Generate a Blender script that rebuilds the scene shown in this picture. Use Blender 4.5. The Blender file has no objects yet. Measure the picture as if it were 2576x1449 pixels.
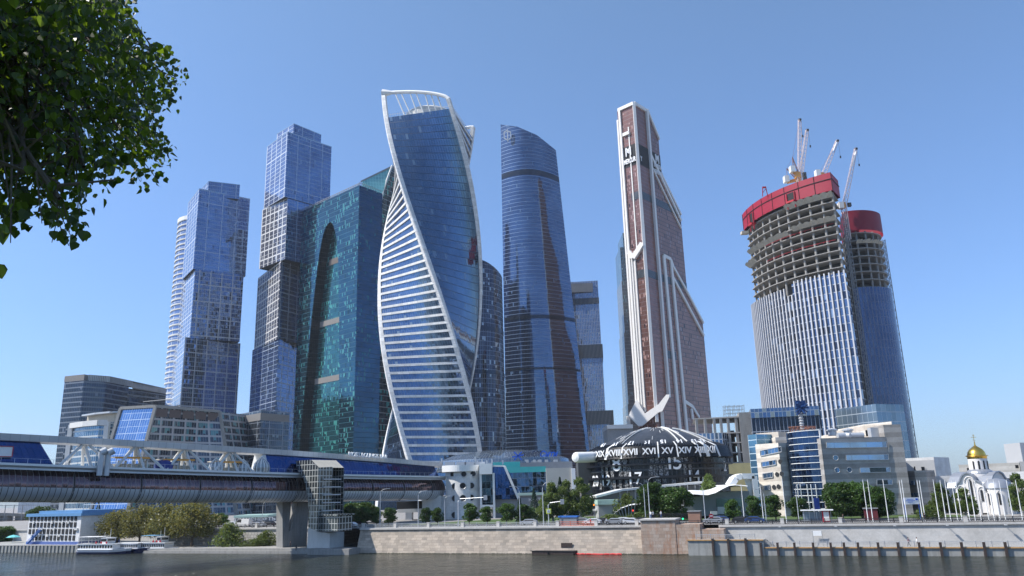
import bpy, math, random
from mathutils import Vector, Matrix
S = bpy.context.scene
R_ = math.radians
# ---------------------------------------------------------------- camera
CAMZ = 14.3
FOC = 1977.0            # focal length in units of the 2576-wide photograph
PITCH, ROLL = R_(14.5), R_(-1.6)
cam = bpy.data.objects.new('Camera', bpy.data.cameras.new('Camera'))
S.collection.objects.link(cam)
ROT = Matrix.Rotation(math.pi/2+PITCH, 3, 'X') @ Matrix.Rotation(ROLL, 3, 'Z')
cam.matrix_world = Matrix.Translation((0, 0, CAMZ)) @ ROT.to_4x4()
cam.data.sensor_width = 36; cam.data.lens = 36*FOC/2576
cam.data.clip_start = .1; cam.data.clip_end = 20000
S.camera = cam
# ---------------------------------------------------------------- light
SUN_EL, SUN_AZ = 48.0, 264.0     # azimuth clockwise from +Y
w = bpy.data.worlds.new('World'); S.world = w; w.use_nodes = True
nt = w.node_tree; bg = nt.nodes['Background']
sky = nt.nodes.new('ShaderNodeTexSky'); sky.sky_type = 'NISHITA'; sky.sun_disc = False
sky.sun_elevation = R_(SUN_EL); sky.sun_rotation = R_(SUN_AZ)
sky.air_density = 1.25; sky.dust_density = 0.6; sky.ozone_density = 3.0; sky.altitude = 100
# colour balance of the clear sky by elevation (less yellow near the horizon)
_tc = nt.nodes.new('ShaderNodeTexCoord'); _sx = nt.nodes.new('ShaderNodeSeparateXYZ'); nt.links.new(_tc.outputs['Generated'], _sx.inputs[0])
_rp = nt.nodes.new('ShaderNodeValToRGB'); _el = _rp.color_ramp.elements
for _p, _c in ((0, (.44, .60, .98)), (.12, (.70, .66, .60)), (.26, (.86, .70, .47)), (.6, (.78, .86, .92))):
    _e = _el.new(_p) if 0 < _p < .6 else _el[0 if _p == 0 else 1]
    _e.position = _p; _e.color = _c+(1,)
_rp.color_ramp.elements[-1].position = .6
nt.links.new(_sx.outputs[2], _rp.inputs[0])
_mx = nt.nodes.new('ShaderNodeMix'); _mx.data_type = 'RGBA'; _mx.blend_type = 'MULTIPLY'; _mx.inputs[0].default_value = 1; _mx.clamp_result = False
nt.links.new(sky.outputs[0], _mx.inputs[6]); nt.links.new(_rp.outputs[0], _mx.inputs[7])
nt.links.new(_mx.outputs[2], bg.inputs[0]); bg.inputs[1].default_value = 0.15
sl = bpy.data.lights.new('Sun', 'SUN'); sl.energy = 4.9; sl.angle = R_(.5); sl.color = (1, .95, .88)
so = bpy.data.objects.new('Sun', sl); S.collection.objects.link(so)
az = R_(SUN_AZ); el = R_(SUN_EL)
SD = Vector((math.sin(az)*math.cos(el), math.cos(az)*math.cos(el), math.sin(el)))
so.rotation_euler = (-SD).to_track_quat('-Z', 'Y').to_euler()
S.view_settings.view_transform = 'Standard'; S.view_settings.look = 'None'
S.view_settings.exposure = 0.38; S.view_settings.gamma = 1
# ---------------------------------------------------------------- picture helpers
def ray(u, v): return ROT @ Vector(((u-1288)/FOC, (724.5-v)/FOC, -1))
O = Vector((0, 0, CAMZ))
def at(u, v, Y): d = ray(u, v); return O + d*(Y/d.y)                  # point seen at (u,v), Y metres away
def gz(u, v, z): d = ray(u, v); return O + d*((z-CAMZ)/d.z)           # ... at height z
def onp(u, v, p, n): d = ray(u, v); return O + d*((p-O).dot(n)/d.dot(n))  # ... on a plane
EM = Vector((.928, -.371, 0)); NM = Vector((.371, .928, 0)); EO = Vector((0, 194.5, 0))
def W(s, t, z): return EO + EM*s + NM*t + Vector((0, 0, z))           # embankment frame: along, inland, up
def ems(p): q = p-EO; return q.dot(EM), q.dot(NM)
def emq(u, v, t):                                                     # seen at (u,v) on the plane t metres inland
    p = onp(u, v, W(0, t, 0), NM); return ems(p)[0], p.z
XY = lambda p: (p.x, p.y)
# ---------------------------------------------------------------- mesh helpers
def tag(o, label=None, cat=None, group=None, kind=None):
    if label: o['label'] = label
    if cat: o['category'] = cat
    if group: o['group'] = group
    if kind: o['kind'] = kind
    return o
def root(name, loc, label, cat, group=None):
    o = bpy.data.objects.new(name, None); o.location = loc; o.empty_display_size = 1
    S.collection.objects.link(o); return tag(o, label, cat, group)
def wloc(o):
    v = Vector((0, 0, 0))
    while o: v = v+o.location; o = o.parent
    return v
class MB:
    def __init__(s): s.v = []; s.f = []; s.uv = []; s.m = []
    def poly(s, pts, m=0, uv=None):
        pts = [Vector(p) for p in pts]; i = len(s.v); s.v += pts
        s.f.append(tuple(range(i, i+len(pts)))); s.m.append(m)
        if uv is None:
            n = Vector((0, 0, 0))
            for a in range(len(pts)):
                p, q = pts[a], pts[(a+1) % len(pts)]; n += p.cross(q)
            if abs(n.z) > .9*n.length or n.length < 1e-9: uv = [(p.x, p.y) for p in pts]
            else:
                h = Vector((-n.y, n.x, 0)).normalized(); uv = [(p.dot(h), p.z) for p in pts]
        s.uv += uv; return s
    def box(s, c, d, rz=0, m=0, ax=None):
        if ax is None: ax = (Vector((math.cos(rz), math.sin(rz), 0)), Vector((-math.sin(rz), math.cos(rz), 0)), Vector((0, 0, 1)))
        c = Vector(c); X, Y, Z = [a*(k/2) for a, k in zip(ax, d)]
        P = [c+X*i+Y*j+Z*k for k in (-1, 1) for j in (-1, 1) for i in (-1, 1)]
        for q in ((0, 2, 3, 1), (4, 5, 7, 6), (0, 1, 5, 4), (2, 6, 7, 3), (0, 4, 6, 2), (1, 3, 7, 5)): s.poly([P[a] for a in q], m)
        return s
    def bar(s, a, b, w, h=None, m=0, up=(0, 0, 1)):
        a = Vector(a); b = Vector(b); h = h or w; z = (b-a); L = z.length
        if L < 1e-6: return s
        z /= L; u = Vector(up)
        if abs(z.dot(u)) > .98: u = Vector((1, 0, 0))
        x = z.cross(u).normalized(); y = x.cross(z)
        return s.box((a+b)/2, (w, h, L), ax=(x, y, z), m=m)
    def tube(s, pts, r, n=6, m=0, cap=True):
        pts = [Vector(p) for p in pts]; rs = r if isinstance(r, (list, tuple)) else [r]*len(pts); rings = []
        for i, p in enumerate(pts):
            d = (pts[min(i+1, len(pts)-1)]-pts[max(i-1, 0)]).normalized()
            u = Vector((0, 0, 1)) if abs(d.z) < .95 else Vector((1, 0, 0))
            x = d.cross(u).normalized(); y = d.cross(x)
            rings.append([p+(x*math.cos(2*math.pi*k/n)+y*math.sin(2*math.pi*k/n))*rs[i] for k in range(n)])
        s.loft(rings, m, closed=True)
        if cap: s.poly(rings[0], m); s.poly(rings[-1][::-1], m)
        return s
    def loft(s, rings, m=0, closed=True, flip=False):
        n = len(rings[0]); per = [0]
        for k in range(n): per.append(per[-1]+(Vector(rings[0][(k+1) % n])-Vector(rings[0][k])).length)
        vl = [0]
        for j in range(1, len(rings)): vl.append(vl[-1]+(Vector(rings[j][0])-Vector(rings[j-1][0])).length)
        for j in range(len(rings)-1):
            A, B = rings[j], rings[j+1]
            for k in range(n if closed else n-1):
                l = (k+1) % n; q = [A[k], A[l], B[l], B[k]]
                uv = [(per[k], vl[j]), (per[k+1], vl[j]), (per[k+1], vl[j+1]), (per[k], vl[j+1])]
                if flip: q.reverse(); uv.reverse()
                s.poly(q, m, uv)
        return s
    def prism(s, pts, z0, z1, m=0, mt=1, zt=None, bottom=False, u0=0):
        pts = [Vector((p[0], p[1], 0)) for p in pts]; n = len(pts); u = u0
        a = sum(pts[i].x*pts[(i+1) % n].y-pts[(i+1) % n].x*pts[i].y for i in range(n))
        if a < 0: pts.reverse(); zt = zt[::-1] if zt else None
        zt = zt or [z1]*n; z0 = z0 if isinstance(z0, (list, tuple)) else [z0]*n
        for i in range(n):
            j = (i+1) % n; p, q = pts[i], pts[j]; L = (q-p).length
            s.poly([(p.x, p.y, z0[i]), (q.x, q.y, z0[j]), (q.x, q.y, zt[j]), (p.x, p.y, zt[i])], m, [(u, z0[i]), (u+L, z0[j]), (u+L, zt[j]), (u, zt[i])]); u += L
        s.poly([(p.x, p.y, zt[i]) for i, p in enumerate(pts)], mt)
        if bottom: s.poly([(p.x, p.y, z0[i]) for i, p in enumerate(pts)][::-1], mt)
        return s
    def lathe(s, c, prof, n=24, m=0, a0=0, a1=2*math.pi):
        c = Vector(c); full = abs(a1-a0-2*math.pi) < 1e-6; k = n if full else n+1
        rings = [[c+Vector((r*math.cos(a0+(a1-a0)*i/n), r*math.sin(a0+(a1-a0)*i/n), z)) for i in range(k)] for r, z in prof]
        s.loft(rings, m, closed=full)
        return s
    def build(s, name, mats, parent=None, smooth=False, loc=None):
        if not isinstance(mats, (list, tuple)): mats = [mats]
        if parent is not None: base = wloc(parent)
        elif loc is not None: base = Vector(loc)
        else:
            xs = [p.x for p in s.v]; ys = [p.y for p in s.v]; zs = [p.z for p in s.v]
            base = Vector(((min(xs)+max(xs))/2, (min(ys)+max(ys))/2, min(zs)))
        me = bpy.data.meshes.new(name); me.from_pydata([tuple(p-base) for p in s.v], [], s.f)
        for mt in mats: me.materials.append(mt)
        ul = me.uv_layers.new(name='UVMap')
        flat = []
        for a in s.uv: flat += [a[0], a[1]]
        ul.data.foreach_set('uv', flat)
        me.polygons.foreach_set('material_index', [min(i, len(mats)-1) for i in s.m])
        if smooth: me.polygons.foreach_set('use_smooth', [True]*len(s.f))
        me.update()
        if smooth:
            import bmesh
            bm = bmesh.new(); bm.from_mesh(me); bmesh.ops.remove_doubles(bm, verts=bm.verts, dist=.0005)
            for e in bm.edges:
                if len(e.link_faces) == 2 and e.calc_face_angle(0) > .6: e.smooth = False
            bm.to_mesh(me); bm.free()
        o = bpy.data.objects.new(name, me); S.collection.objects.link(o)
        if parent is not None: o.parent = parent
        else: o.location = base
        return o
def copy_tree(o, parent=None):
    c = o.copy(); S.collection.objects.link(c)
    if parent is not None: c.parent = parent
    for ch in o.children: copy_tree(ch, c)
    return c
def place(proto, used, loc, rz=0, sc=1.0, label=None):
    o = proto if not used else copy_tree(proto)
    o.location = loc; o.rotation_euler = (0, 0, rz); o.scale = (sc, sc, sc) if not isinstance(sc, (tuple, list)) else sc
    if label: o['label'] = label
    return o
def text_mesh(txt, size, depth=.05, bold=.0, shear=0):
    c = bpy.data.curves.new('letters', 'FONT'); c.body = txt; c.size = size; c.extrude = depth; c.offset = bold
    c.align_x = 'CENTER'; c.align_y = 'BOTTOM'; c.shear = shear
    o = bpy.data.objects.new('letters', c); S.collection.objects.link(o)
    dg = bpy.context.evaluated_depsgraph_get(); me = bpy.data.meshes.new_from_object(o.evaluated_get(dg))
    bpy.data.objects.remove(o); bpy.data.curves.remove(c); return me
def text(name, txt, size, pos, right, up, mat, parent, depth=.05, bold=0, sx=1, shear=0):
    me = text_mesh(txt, size, depth, bold, shear); me.materials.clear(); me.materials.append(mat)
    o = bpy.data.objects.new(name, me); S.collection.objects.link(o)
    r = Vector(right).normalized(); u = Vector(up); u = (u-r*u.dot(r)).normalized(); n = r.cross(u)
    M = Matrix(((r.x*sx, u.x, n.x), (r.y*sx, u.y, n.y), (r.z*sx, u.z, n.z)))
    M4 = M.to_4x4(); me.transform(M4)
    if parent is not None: o.parent = parent; o.location = Vector(pos)-wloc(parent)
    else: o.location = Vector(pos)
    return o
def text_fit(name, txt, cap, width, pos, right, up_, mat, parent, depth=.05):
    me = text_mesh(txt, 1, 0, 0); xs = [v.co.x for v in me.vertices]; w_ = max(xs)-min(xs); bpy.data.meshes.remove(me)
    sz = cap/.7; return text(name, txt, sz, pos, right, up_, mat, parent, depth, .03*sz, sx=width/(w_*sz))
# ---------------------------------------------------------------- materials
def nodes(name):
    m = bpy.data.materials.new(name); m.use_nodes = True; t = m.node_tree; t.nodes.clear()
    out = t.nodes.new('ShaderNodeOutputMaterial')
    return m, t, out
class NG:
    def __init__(s, t): s.t = t
    def n(s, ty, **k):
        x = s.t.nodes.new(ty)
        for a, b in k.items(): setattr(x, a, b)
        return x
    def lk(s, a, b): s.t.links.new(a, b)
    def math(s, op, a, b=None, c=None, clamp=False):
        x = s.n('ShaderNodeMath', operation=op, use_clamp=clamp)
        for i, q in enumerate((a, b, c)):
            if q is None: continue
            if isinstance(q, (int, float)): x.inputs[i].default_value = q
            else: s.lk(q, x.inputs[i])
        return x.outputs[0]
    def mix(s, f, a, b, bt='MIX'):
        x = s.n('ShaderNodeMix', data_type='RGBA', blend_type=bt)
        for i, q in ((0, f), (6, a), (7, b)):
            if isinstance(q, (int, float)): x.inputs[i].default_value = q
            elif isinstance(q, (tuple, list)): x.inputs[i].default_value = tuple(q)+(1,) if len(q) == 3 else q
            else: s.lk(q, x.inputs[i])
        return x.outputs[2]
    def noise(s, vec, scale, detail=3, rough=.5):
        x = s.n('ShaderNodeTexNoise'); x.inputs['Scale'].default_value = scale; x.inputs['Detail'].default_value = detail
        x.inputs['Roughness'].default_value = rough
        if vec is not None: s.lk(vec, x.inputs['Vector'])
        return x
    def ramp(s, f, stops):
        x = s.n('ShaderNodeValToRGB'); e = x.color_ramp.elements
        while len(e) < len(stops): e.new(.5)
        for i, (p, c) in enumerate(stops): e[i].position = p; e[i].color = tuple(c)+(1,) if len(c) == 3 else c
        s.lk(f, x.inputs[0]); return x.outputs[0]
    def bsdf(s, **k):
        x = s.n('ShaderNodeBsdfPrincipled')
        for a, b in k.items():
            a = a.replace('_', ' ')
            if a == 'Color': a = 'Base Color'
            if isinstance(b, (int, float)): x.inputs[a].default_value = b
            elif isinstance(b, (tuple, list)): x.inputs[a].default_value = tuple(b)+(1,) if len(b) == 3 else b
            else: s.lk(b, x.inputs[a])
        return x
def plain(name, col, rough=.6, metal=0, var=.12, scale=.6, spec=.4, bump=0, weather=0):
    m, t, out = nodes(name); g = NG(t); tc = g.n('ShaderNodeTexCoord')
    n = g.noise(tc.outputs['Object'], scale, 5, .6); n2 = g.noise(tc.outputs['Object'], scale*9, 3)
    f = g.math('ADD', g.math('MULTIPLY', n.outputs[0], .65), g.math('MULTIPLY', n2.outputs[0], .35))
    c = g.ramp(f, [(.3, [x*(1-var) for x in col]), (.7, [min(1, x*(1+var)) for x in col])])
    if weather:
        mp = g.n('ShaderNodeMapping'); mp.inputs['Scale'].default_value = (1.2, 1.2, .12); g.lk(tc.outputs['Object'], mp.inputs[0])
        ws = g.noise(mp.outputs[0], 1.3, 4, .65)
        c = g.mix(g.math('MULTIPLY', g.math('GREATER_THAN', ws.outputs[0], .55), weather*.5), c, [x*.55 for x in col])
        c = g.mix(g.math('MULTIPLY', g.math('SMOOTH_MIN', ws.outputs[0], .8, .1), weather*.6), c, [x*.7 for x in col])
    b = g.bsdf(Color=c, Roughness=rough, Metallic=metal); b.inputs['Specular IOR Level'].default_value = spec
    if bump:
        bp = g.n('ShaderNodeBump'); bp.inputs['Strength'].default_value = bump; g.lk(n2.outputs[0], bp.inputs['Height']); g.lk(bp.outputs[0], b.inputs['Normal'])
    g.lk(b.outputs[0], out.inputs[0]); return m
def curtain(name, glass, glass2=None, line=(.3, .33, .36), pw=1.5, ph=3.6, mw=.12, mh=.25, metal=.75, rough=.06, amt=.02, wav=.01,
            band=None, bandh=0, blind=None, thr=.93, every=None, everyc=None, majw=0, majn=0, majc=None, dark=None, dthr=.0, specks=0, rowthr=.0, shear=0.0, linemetal=0.2, diff=0.0):
    """glass curtain wall in UV metres: panes pw x ph, mullions mw, transoms mh, spandrel strip bandh high, drawn blinds"""
    glass2 = glass2 or [x*.8 for x in glass]
    m, t, out = nodes(name); g = NG(t); uv = g.n('ShaderNodeUVMap'); sp = g.n('ShaderNodeSeparateXYZ'); g.lk(uv.outputs[0], sp.inputs[0])
    U, V = sp.outputs[0], sp.outputs[1]
    if shear: U = g.math('ADD', U, g.math('MULTIPLY', V, shear))
    cu = g.math('DIVIDE', U, pw); cv = g.math('DIVIDE', V, ph)
    iu, iv = g.math('FLOOR', cu), g.math('FLOOR', cv)
    fu, fv = g.math('FRACT', cu), g.math('FRACT', cv)
    cb = g.n('ShaderNodeCombineXYZ'); g.lk(iu, cb.inputs[0]); g.lk(iv, cb.inputs[1])
    wn = g.n('ShaderNodeTexWhiteNoise', noise_dimensions='3D'); g.lk(cb.outputs[0], wn.inputs['Vector'])
    r = wn.outputs['Value']; rc = wn.outputs['Color']
    big = g.noise(uv.outputs[0], .045, 4, .6)
    c = g.mix(g.math('MULTIPLY', r, .9), glass, glass2)
    bigf = g.ramp(big.outputs[0], [(.35, (.78, .78, .8)), (.65, (1.15, 1.15, 1.12))])
    c = g.mix(1.0, c, bigf, 'MULTIPLY')
    # clusters of drawn blinds / lit interiors
    if blind:
        cl = g.noise(cb.outputs[0], .09, 3, .7)
        sc = g.n('ShaderNodeVectorMath', operation='MULTIPLY'); g.lk(cb.outputs[0], sc.inputs[0]); sc.inputs[1].default_value = (1, 5, 1); g.lk(sc.outputs[0], cl.inputs['Vector'])
        q = g.math('ADD', g.math('MULTIPLY', r, .5), g.math('MULTIPLY', cl.outputs[0], .7))
        bm = g.math('GREATER_THAN', q, thr)
        part = g.math('GREATER_THAN', fv, g.math('MULTIPLY', g.math('FRACT', g.math('MULTIPLY', r, 37.0)), .7))
        bm = g.math('MULTIPLY', bm, part)
        c = g.mix(bm, c, blind)
    else: bm = None
    if dark:
        dm = g.math('LESS_THAN', g.math('FRACT', g.math('MULTIPLY', r, 91.7)), dthr); c = g.mix(dm, c, dark)
    nrm = g.n('ShaderNodeNewGeometry'); vs = g.n('ShaderNodeVectorMath', operation='SUBTRACT'); g.lk(rc, vs.inputs[0]); vs.inputs[1].default_value = (.5, .5, .5)
    vm = g.n('ShaderNodeVectorMath', operation='SCALE'); g.lk(vs.outputs[0], vm.inputs[0]); vm.inputs['Scale'].default_value = amt*2
    wv = g.noise(uv.outputs[0], .55/pw*1.5, 1); ws = g.n('ShaderNodeVectorMath', operation='SUBTRACT'); g.lk(wv.outputs['Color'], ws.inputs[0]); ws.inputs[1].default_value = (.5, .5, .5)
    wm = g.n('ShaderNodeVectorMath', operation='SCALE'); g.lk(ws.outputs[0], wm.inputs[0]); wm.inputs['Scale'].default_value = wav*2
    va = g.n('ShaderNodeVectorMath', operation='ADD'); g.lk(nrm.outputs['Normal'], va.inputs[0]); g.lk(vm.outputs[0], va.inputs[1])
    vb = g.n('ShaderNodeVectorMath', operation='ADD'); g.lk(va.outputs[0], vb.inputs[0]); g.lk(wm.outputs[0], vb.inputs[1])
    vn = g.n('ShaderNodeVectorMath', operation='NORMALIZE'); g.lk(vb.outputs[0], vn.inputs[0])
    mt = metal
    if bm is not None: mt = g.math('MULTIPLY', g.math('SUBTRACT', 1, g.math('MULTIPLY', bm, .7)), metal)
    G = g.bsdf(Color=c, Metallic=mt, Roughness=rough); g.lk(vn.outputs[0], G.inputs['Normal'])
    mask = g.math('MAXIMUM', g.math('LESS_THAN', fu, mw/pw), g.math('LESS_THAN', fv, mh/ph)) if (mw or mh) else 0
    L = g.bsdf(Color=line, Roughness=.45, Metallic=linemetal)
    ms = g.n('ShaderNodeMixShader'); g.lk(mask, ms.inputs[0]); g.lk(G.outputs[0], ms.inputs[1]); g.lk(L.outputs[0], ms.inputs[2]); cur = ms.outputs[0]
    if band:
        bmk = g.math('MULTIPLY', g.math('GREATER_THAN', fv, mh/ph), g.math('LESS_THAN', fv, (mh+bandh)/ph))
        B = g.bsdf(Color=band, Roughness=.35, Metallic=.4)
        x = g.n('ShaderNodeMixShader'); g.lk(bmk, x.inputs[0]); g.lk(cur, x.inputs[1]); g.lk(B.outputs[0], x.inputs[2]); cur = x.outputs[0]
    if majn:   # heavier grid every majn panes / every[..] floors
        fm = g.math('FRACT', g.math('DIVIDE', U, pw*majn)); k = g.math('LESS_THAN', fm, majw/(pw*majn))
        if every:
            fe = g.math('FRACT', g.math('DIVIDE', V, ph*every)); k = g.math('MAXIMUM', k, g.math('LESS_THAN', fe, majw/(ph*every)))
        B = g.bsdf(Color=majc or line, Roughness=.4, Metallic=.2)
        x = g.n('ShaderNodeMixShader'); g.lk(k, x.inputs[0]); g.lk(cur, x.inputs[1]); g.lk(B.outputs[0], x.inputs[2]); cur = x.outputs[0]
    g.lk(cur, out.inputs[0]); return m
def masonry(name, col, bw, bh, joint=.03, var=.25, stain=None, jc=.5, rough=.8, tint=None, bands=None, bump=.3, stainz=None):
    """blocks in UV metres, running bond, colour varies block by block"""
    m, t, out = nodes(name); g = NG(t); uv = g.n('ShaderNodeUVMap'); sp = g.n('ShaderNodeSeparateXYZ'); g.lk(uv.outputs[0], sp.inputs[0])
    U, V = sp.outputs[0], sp.outputs[1]
    iv = g.math('FLOOR', g.math('DIVIDE', V, bh)); fv = g.math('FRACT', g.math('DIVIDE', V, bh))
    rw = g.n('ShaderNodeTexWhiteNoise', noise_dimensions='1D'); g.lk(iv, rw.inputs['W'])
    uu = g.math('ADD', g.math('DIVIDE', U, bw), g.math('MULTIPLY', rw.outputs['Value'], 7))
    iu = g.math('FLOOR', uu); fu = g.math('FRACT', uu)
    cb = g.n('ShaderNodeCombineXYZ'); g.lk(iu, cb.inputs[0]); g.lk(iv, cb.inputs[1])
    wn = g.n('ShaderNodeTexWhiteNoise', noise_dimensions='3D'); g.lk(cb.outputs[0], wn.inputs['Vector'])
    tint = tint or [x*(1-var) for x in col]
    c = g.mix(wn.outputs['Value'], [min(1, x*(1+var*.6)) for x in col], tint)
    if bands:   # alternate smooth and rough courses
        k = g.math('LESS_THAN', g.math('FRACT', g.math('DIVIDE', V, bands[0])), .5); c = g.mix(k, c, bands[1])
    tc = g.n('ShaderNodeTexCoord'); n = g.noise(tc.outputs['Object'], .35, 5, .65); n2 = g.noise(tc.outputs['Object'], 3, 4, .7)
    c = g.mix(1.0, c, g.ramp(n.outputs[0], [(.3, (.8, .79, .77)), (.7, (1.08, 1.08, 1.08))]), 'MULTIPLY')
    c = g.mix(1.0, c, g.ramp(n2.outputs[0], [(.3, (.86, .86, .86)), (.7, (1.06, 1.06, 1.06))]), 'MULTIPLY')
    if stain:
        mp = g.n('ShaderNodeMapping'); mp.inputs['Scale'].default_value = (1, 1, .25); g.lk(tc.outputs['Object'], mp.inputs[0])
        sn = g.noise(mp.outputs[0], .9, 5, .7); c = g.mix(g.math('MULTIPLY', g.math('SUBTRACT', sn.outputs[0], .5, clamp=True), 4.5, clamp=True), c, stain)
    jm = g.math('MAXIMUM', g.math('LESS_THAN', fu, joint/bw), g.math('LESS_THAN', fv, joint/bh))
    c = g.mix(jm, c, [x*jc for x in col])
    if stainz:   # dark damp tide line
        z = g.math('ADD', V, g.math('MULTIPLY', n2.outputs[0], .5)); c = g.mix(g.math('LESS_THAN', z, stainz), c, (.05, .05, .035))
    b = g.bsdf(Color=c, Roughness=rough)
    bp = g.n('ShaderNodeBump'); bp.inputs['Strength'].default_value = bump; bp.inputs['Distance'].default_value = .05
    hh = g.math('SUBTRACT', n2.outputs[0], jm); g.lk(hh, bp.inputs['Height']); g.lk(bp.outputs[0], b.inputs['Normal'])
    g.lk(b.outputs[0], out.inputs[0]); return m
M = {}
M['white'] = plain('white_paint', (.78, .78, .76), .45, var=.05)
M['offwhite'] = plain('off_white', (.62, .62, .6), .6, var=.08, weather=.25)
M['steel'] = plain('pale_steel', (.5, .52, .54), .4, .3, var=.08)
M['grey'] = plain('mid_grey', (.25, .26, .27), .6)
M['dgrey'] = plain('dark_grey', (.07, .075, .08), .6)
M['black'] = plain('black_metal', (.015, .016, .018), .5)
M['concrete'] = plain('concrete', (.3, .295, .28), .85, var=.18, scale=.3, weather=.5, bump=.1)
M['roof'] = plain('roof_felt', (.22, .22, .23), .85)
M['dark'] = plain('dark_interior', (.02, .022, .025), .8)
M['red'] = plain('red_sheet', (.42, .02, .035), .6, var=.12)
M['gold'] = plain('gilding', (.95, .58, .12), .22, 1.0, var=.05)
M['asphalt'] = plain('asphalt', (.055, .055, .058), .9, var=.15)
M['orange'] = plain('orange_paint', (.75, .32, .05), .6)
M['blue'] = plain('blue_paint', (.04, .16, .5), .5)
M['cloth'] = plain('beige_cloth', (.5, .46, .38), .9)
# ================================================================ SETTING
def zrow(p, v):      # height above ground point p at which a vertical line crosses image row v
    lo, hi = -5, 500
    for _ in range(40):
        z = (lo+hi)/2; d = ROT.transposed() @ (Vector((p[0], p[1], z))-O); r = 724.5-FOC*d.y/-d.z
        if r > v: lo = z
        else: hi = z
    return z
def pix(p):
    d = ROT.transposed() @ (Vector(p)-O); return (1288+FOC*d.x/-d.z, 724.5-FOC*d.y/-d.z)
# river
m, t, out = nodes('river_water'); g = NG(t); tc = g.n('ShaderNodeTexCoord')
mp = g.n('ShaderNodeMapping'); mp.inputs['Rotation'].default_value = (0, 0, -.38); mp.inputs['Scale'].default_value = (.35, 1.1, 1); g.lk(tc.outputs['Object'], mp.inputs[0])
n1 = g.noise(mp.outputs[0], .9, 4, .6); n2 = g.noise(mp.outputs[0], 3.2, 4, .6); n3 = g.noise(tc.outputs['Object'], .022, 3, .5)
gust = g.ramp(n3.outputs[0], [(.42, (.35, .35, .35)), (.6, (1, 1, 1))])
n4 = g.noise(tc.outputs['Object'], .17, 5, .65); h = g.math('ADD', g.math('ADD', g.math('MULTIPLY', n1.outputs[0], .6), g.math('MULTIPLY', n2.outputs[0], .3)), g.math('MULTIPLY', n4.outputs[0], 2.2))
bp = g.n('ShaderNodeBump'); bp.inputs['Distance'].default_value = 1.5; g.lk(h, bp.inputs['Height'])
g.lk(gust, bp.inputs['Strength'])
b = g.bsdf(Color=(.024, .027, .016), Roughness=.13, IOR=1.33); g.lk(bp.outputs[0], b.inputs['Normal']); g.lk(b.outputs[0], out.inputs[0]); M['water'] = m
tag(MB().poly([(-1500, -60, 0), (900, -60, 0), (900, 1200, 0), (-1500, 1200, 0)]).build('river', M['water'], loc=(0, 0, 0)), kind='structure')
tag(MB().poly([(-1500, -60, -4), (900, -60, -4), (900, 1200, -4), (-1500, 1200, -4)]).build('river_bed', M['dgrey'], loc=(0, 0, -4)), kind='structure')
M['grass'] = plain('grass', (.06, .1, .025), .9, var=.3, scale=.8)
M['pave'] = masonry('paving', (.3, .29, .28), .8, .8, .02, .15, bump=.1)
tag(MB().box((0, -24, 6.3), (160, 60, 12.7)).build('near_bank', M['grass']), kind='structure')
# land beyond the embankment wall, street level 6 m
SL = 6.0
L = MB()
L.poly([W(-60, 3.9, SL), W(140, 3.9, SL), W(2500, 3.9, SL), W(2500, 4000, SL), W(-2500, 4000, SL), W(-2500, 60, SL), W(-230, 24, SL), W(-60, 24, SL)], 0)
tag(L.build('ground', M['pave']), kind='structure')
tag(MB().box((0, 0, 0), (215, 9.5, .008)).build('riverside_road', M['asphalt'], loc=(0, 0, 0)), kind='structure')
rd = bpy.data.objects['riverside_road']; rd.location = W(48, 14.0, SL+.012); rd.rotation_euler = (0, 0, math.atan2(-.371, .928))
lm = MB()
for k in range(26): lm.box((-100+8*k, 0, 0), (3.2, .14, .004))
lm.box((0, 4.4, 0), (215, .14, .004)); lm.box((0, -4.4, 0), (215, .14, .004))
o = lm.build('road_markings', M['white'], loc=(0, 0, 0)); o.location = W(48, 14.0, SL+.024); o.rotation_euler = rd.rotation_euler; tag(o, kind='structure')
kb = MB(); kb.box((0, 0, 0), (215, .3, .15))
o = kb.build('kerb', M['concrete'], loc=(0, 0, 0)); o.location = W(48, 19.0, SL+.075); o.rotation_euler = rd.rotation_euler; tag(o, kind='structure')
g2 = MB()
def epoly(mb, pts, z, mt=0): return mb.poly([W(s, t_, z) for s, t_ in pts], mt)
epoly(g2, [(-45, 21.5), (100, 21.5), (98, 40), (60, 52), (20, 80), (-30, 52)], SL+.015)
tag(g2.build('lawn', M['grass'], loc=(0, 0, 0)), kind='structure')
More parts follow.
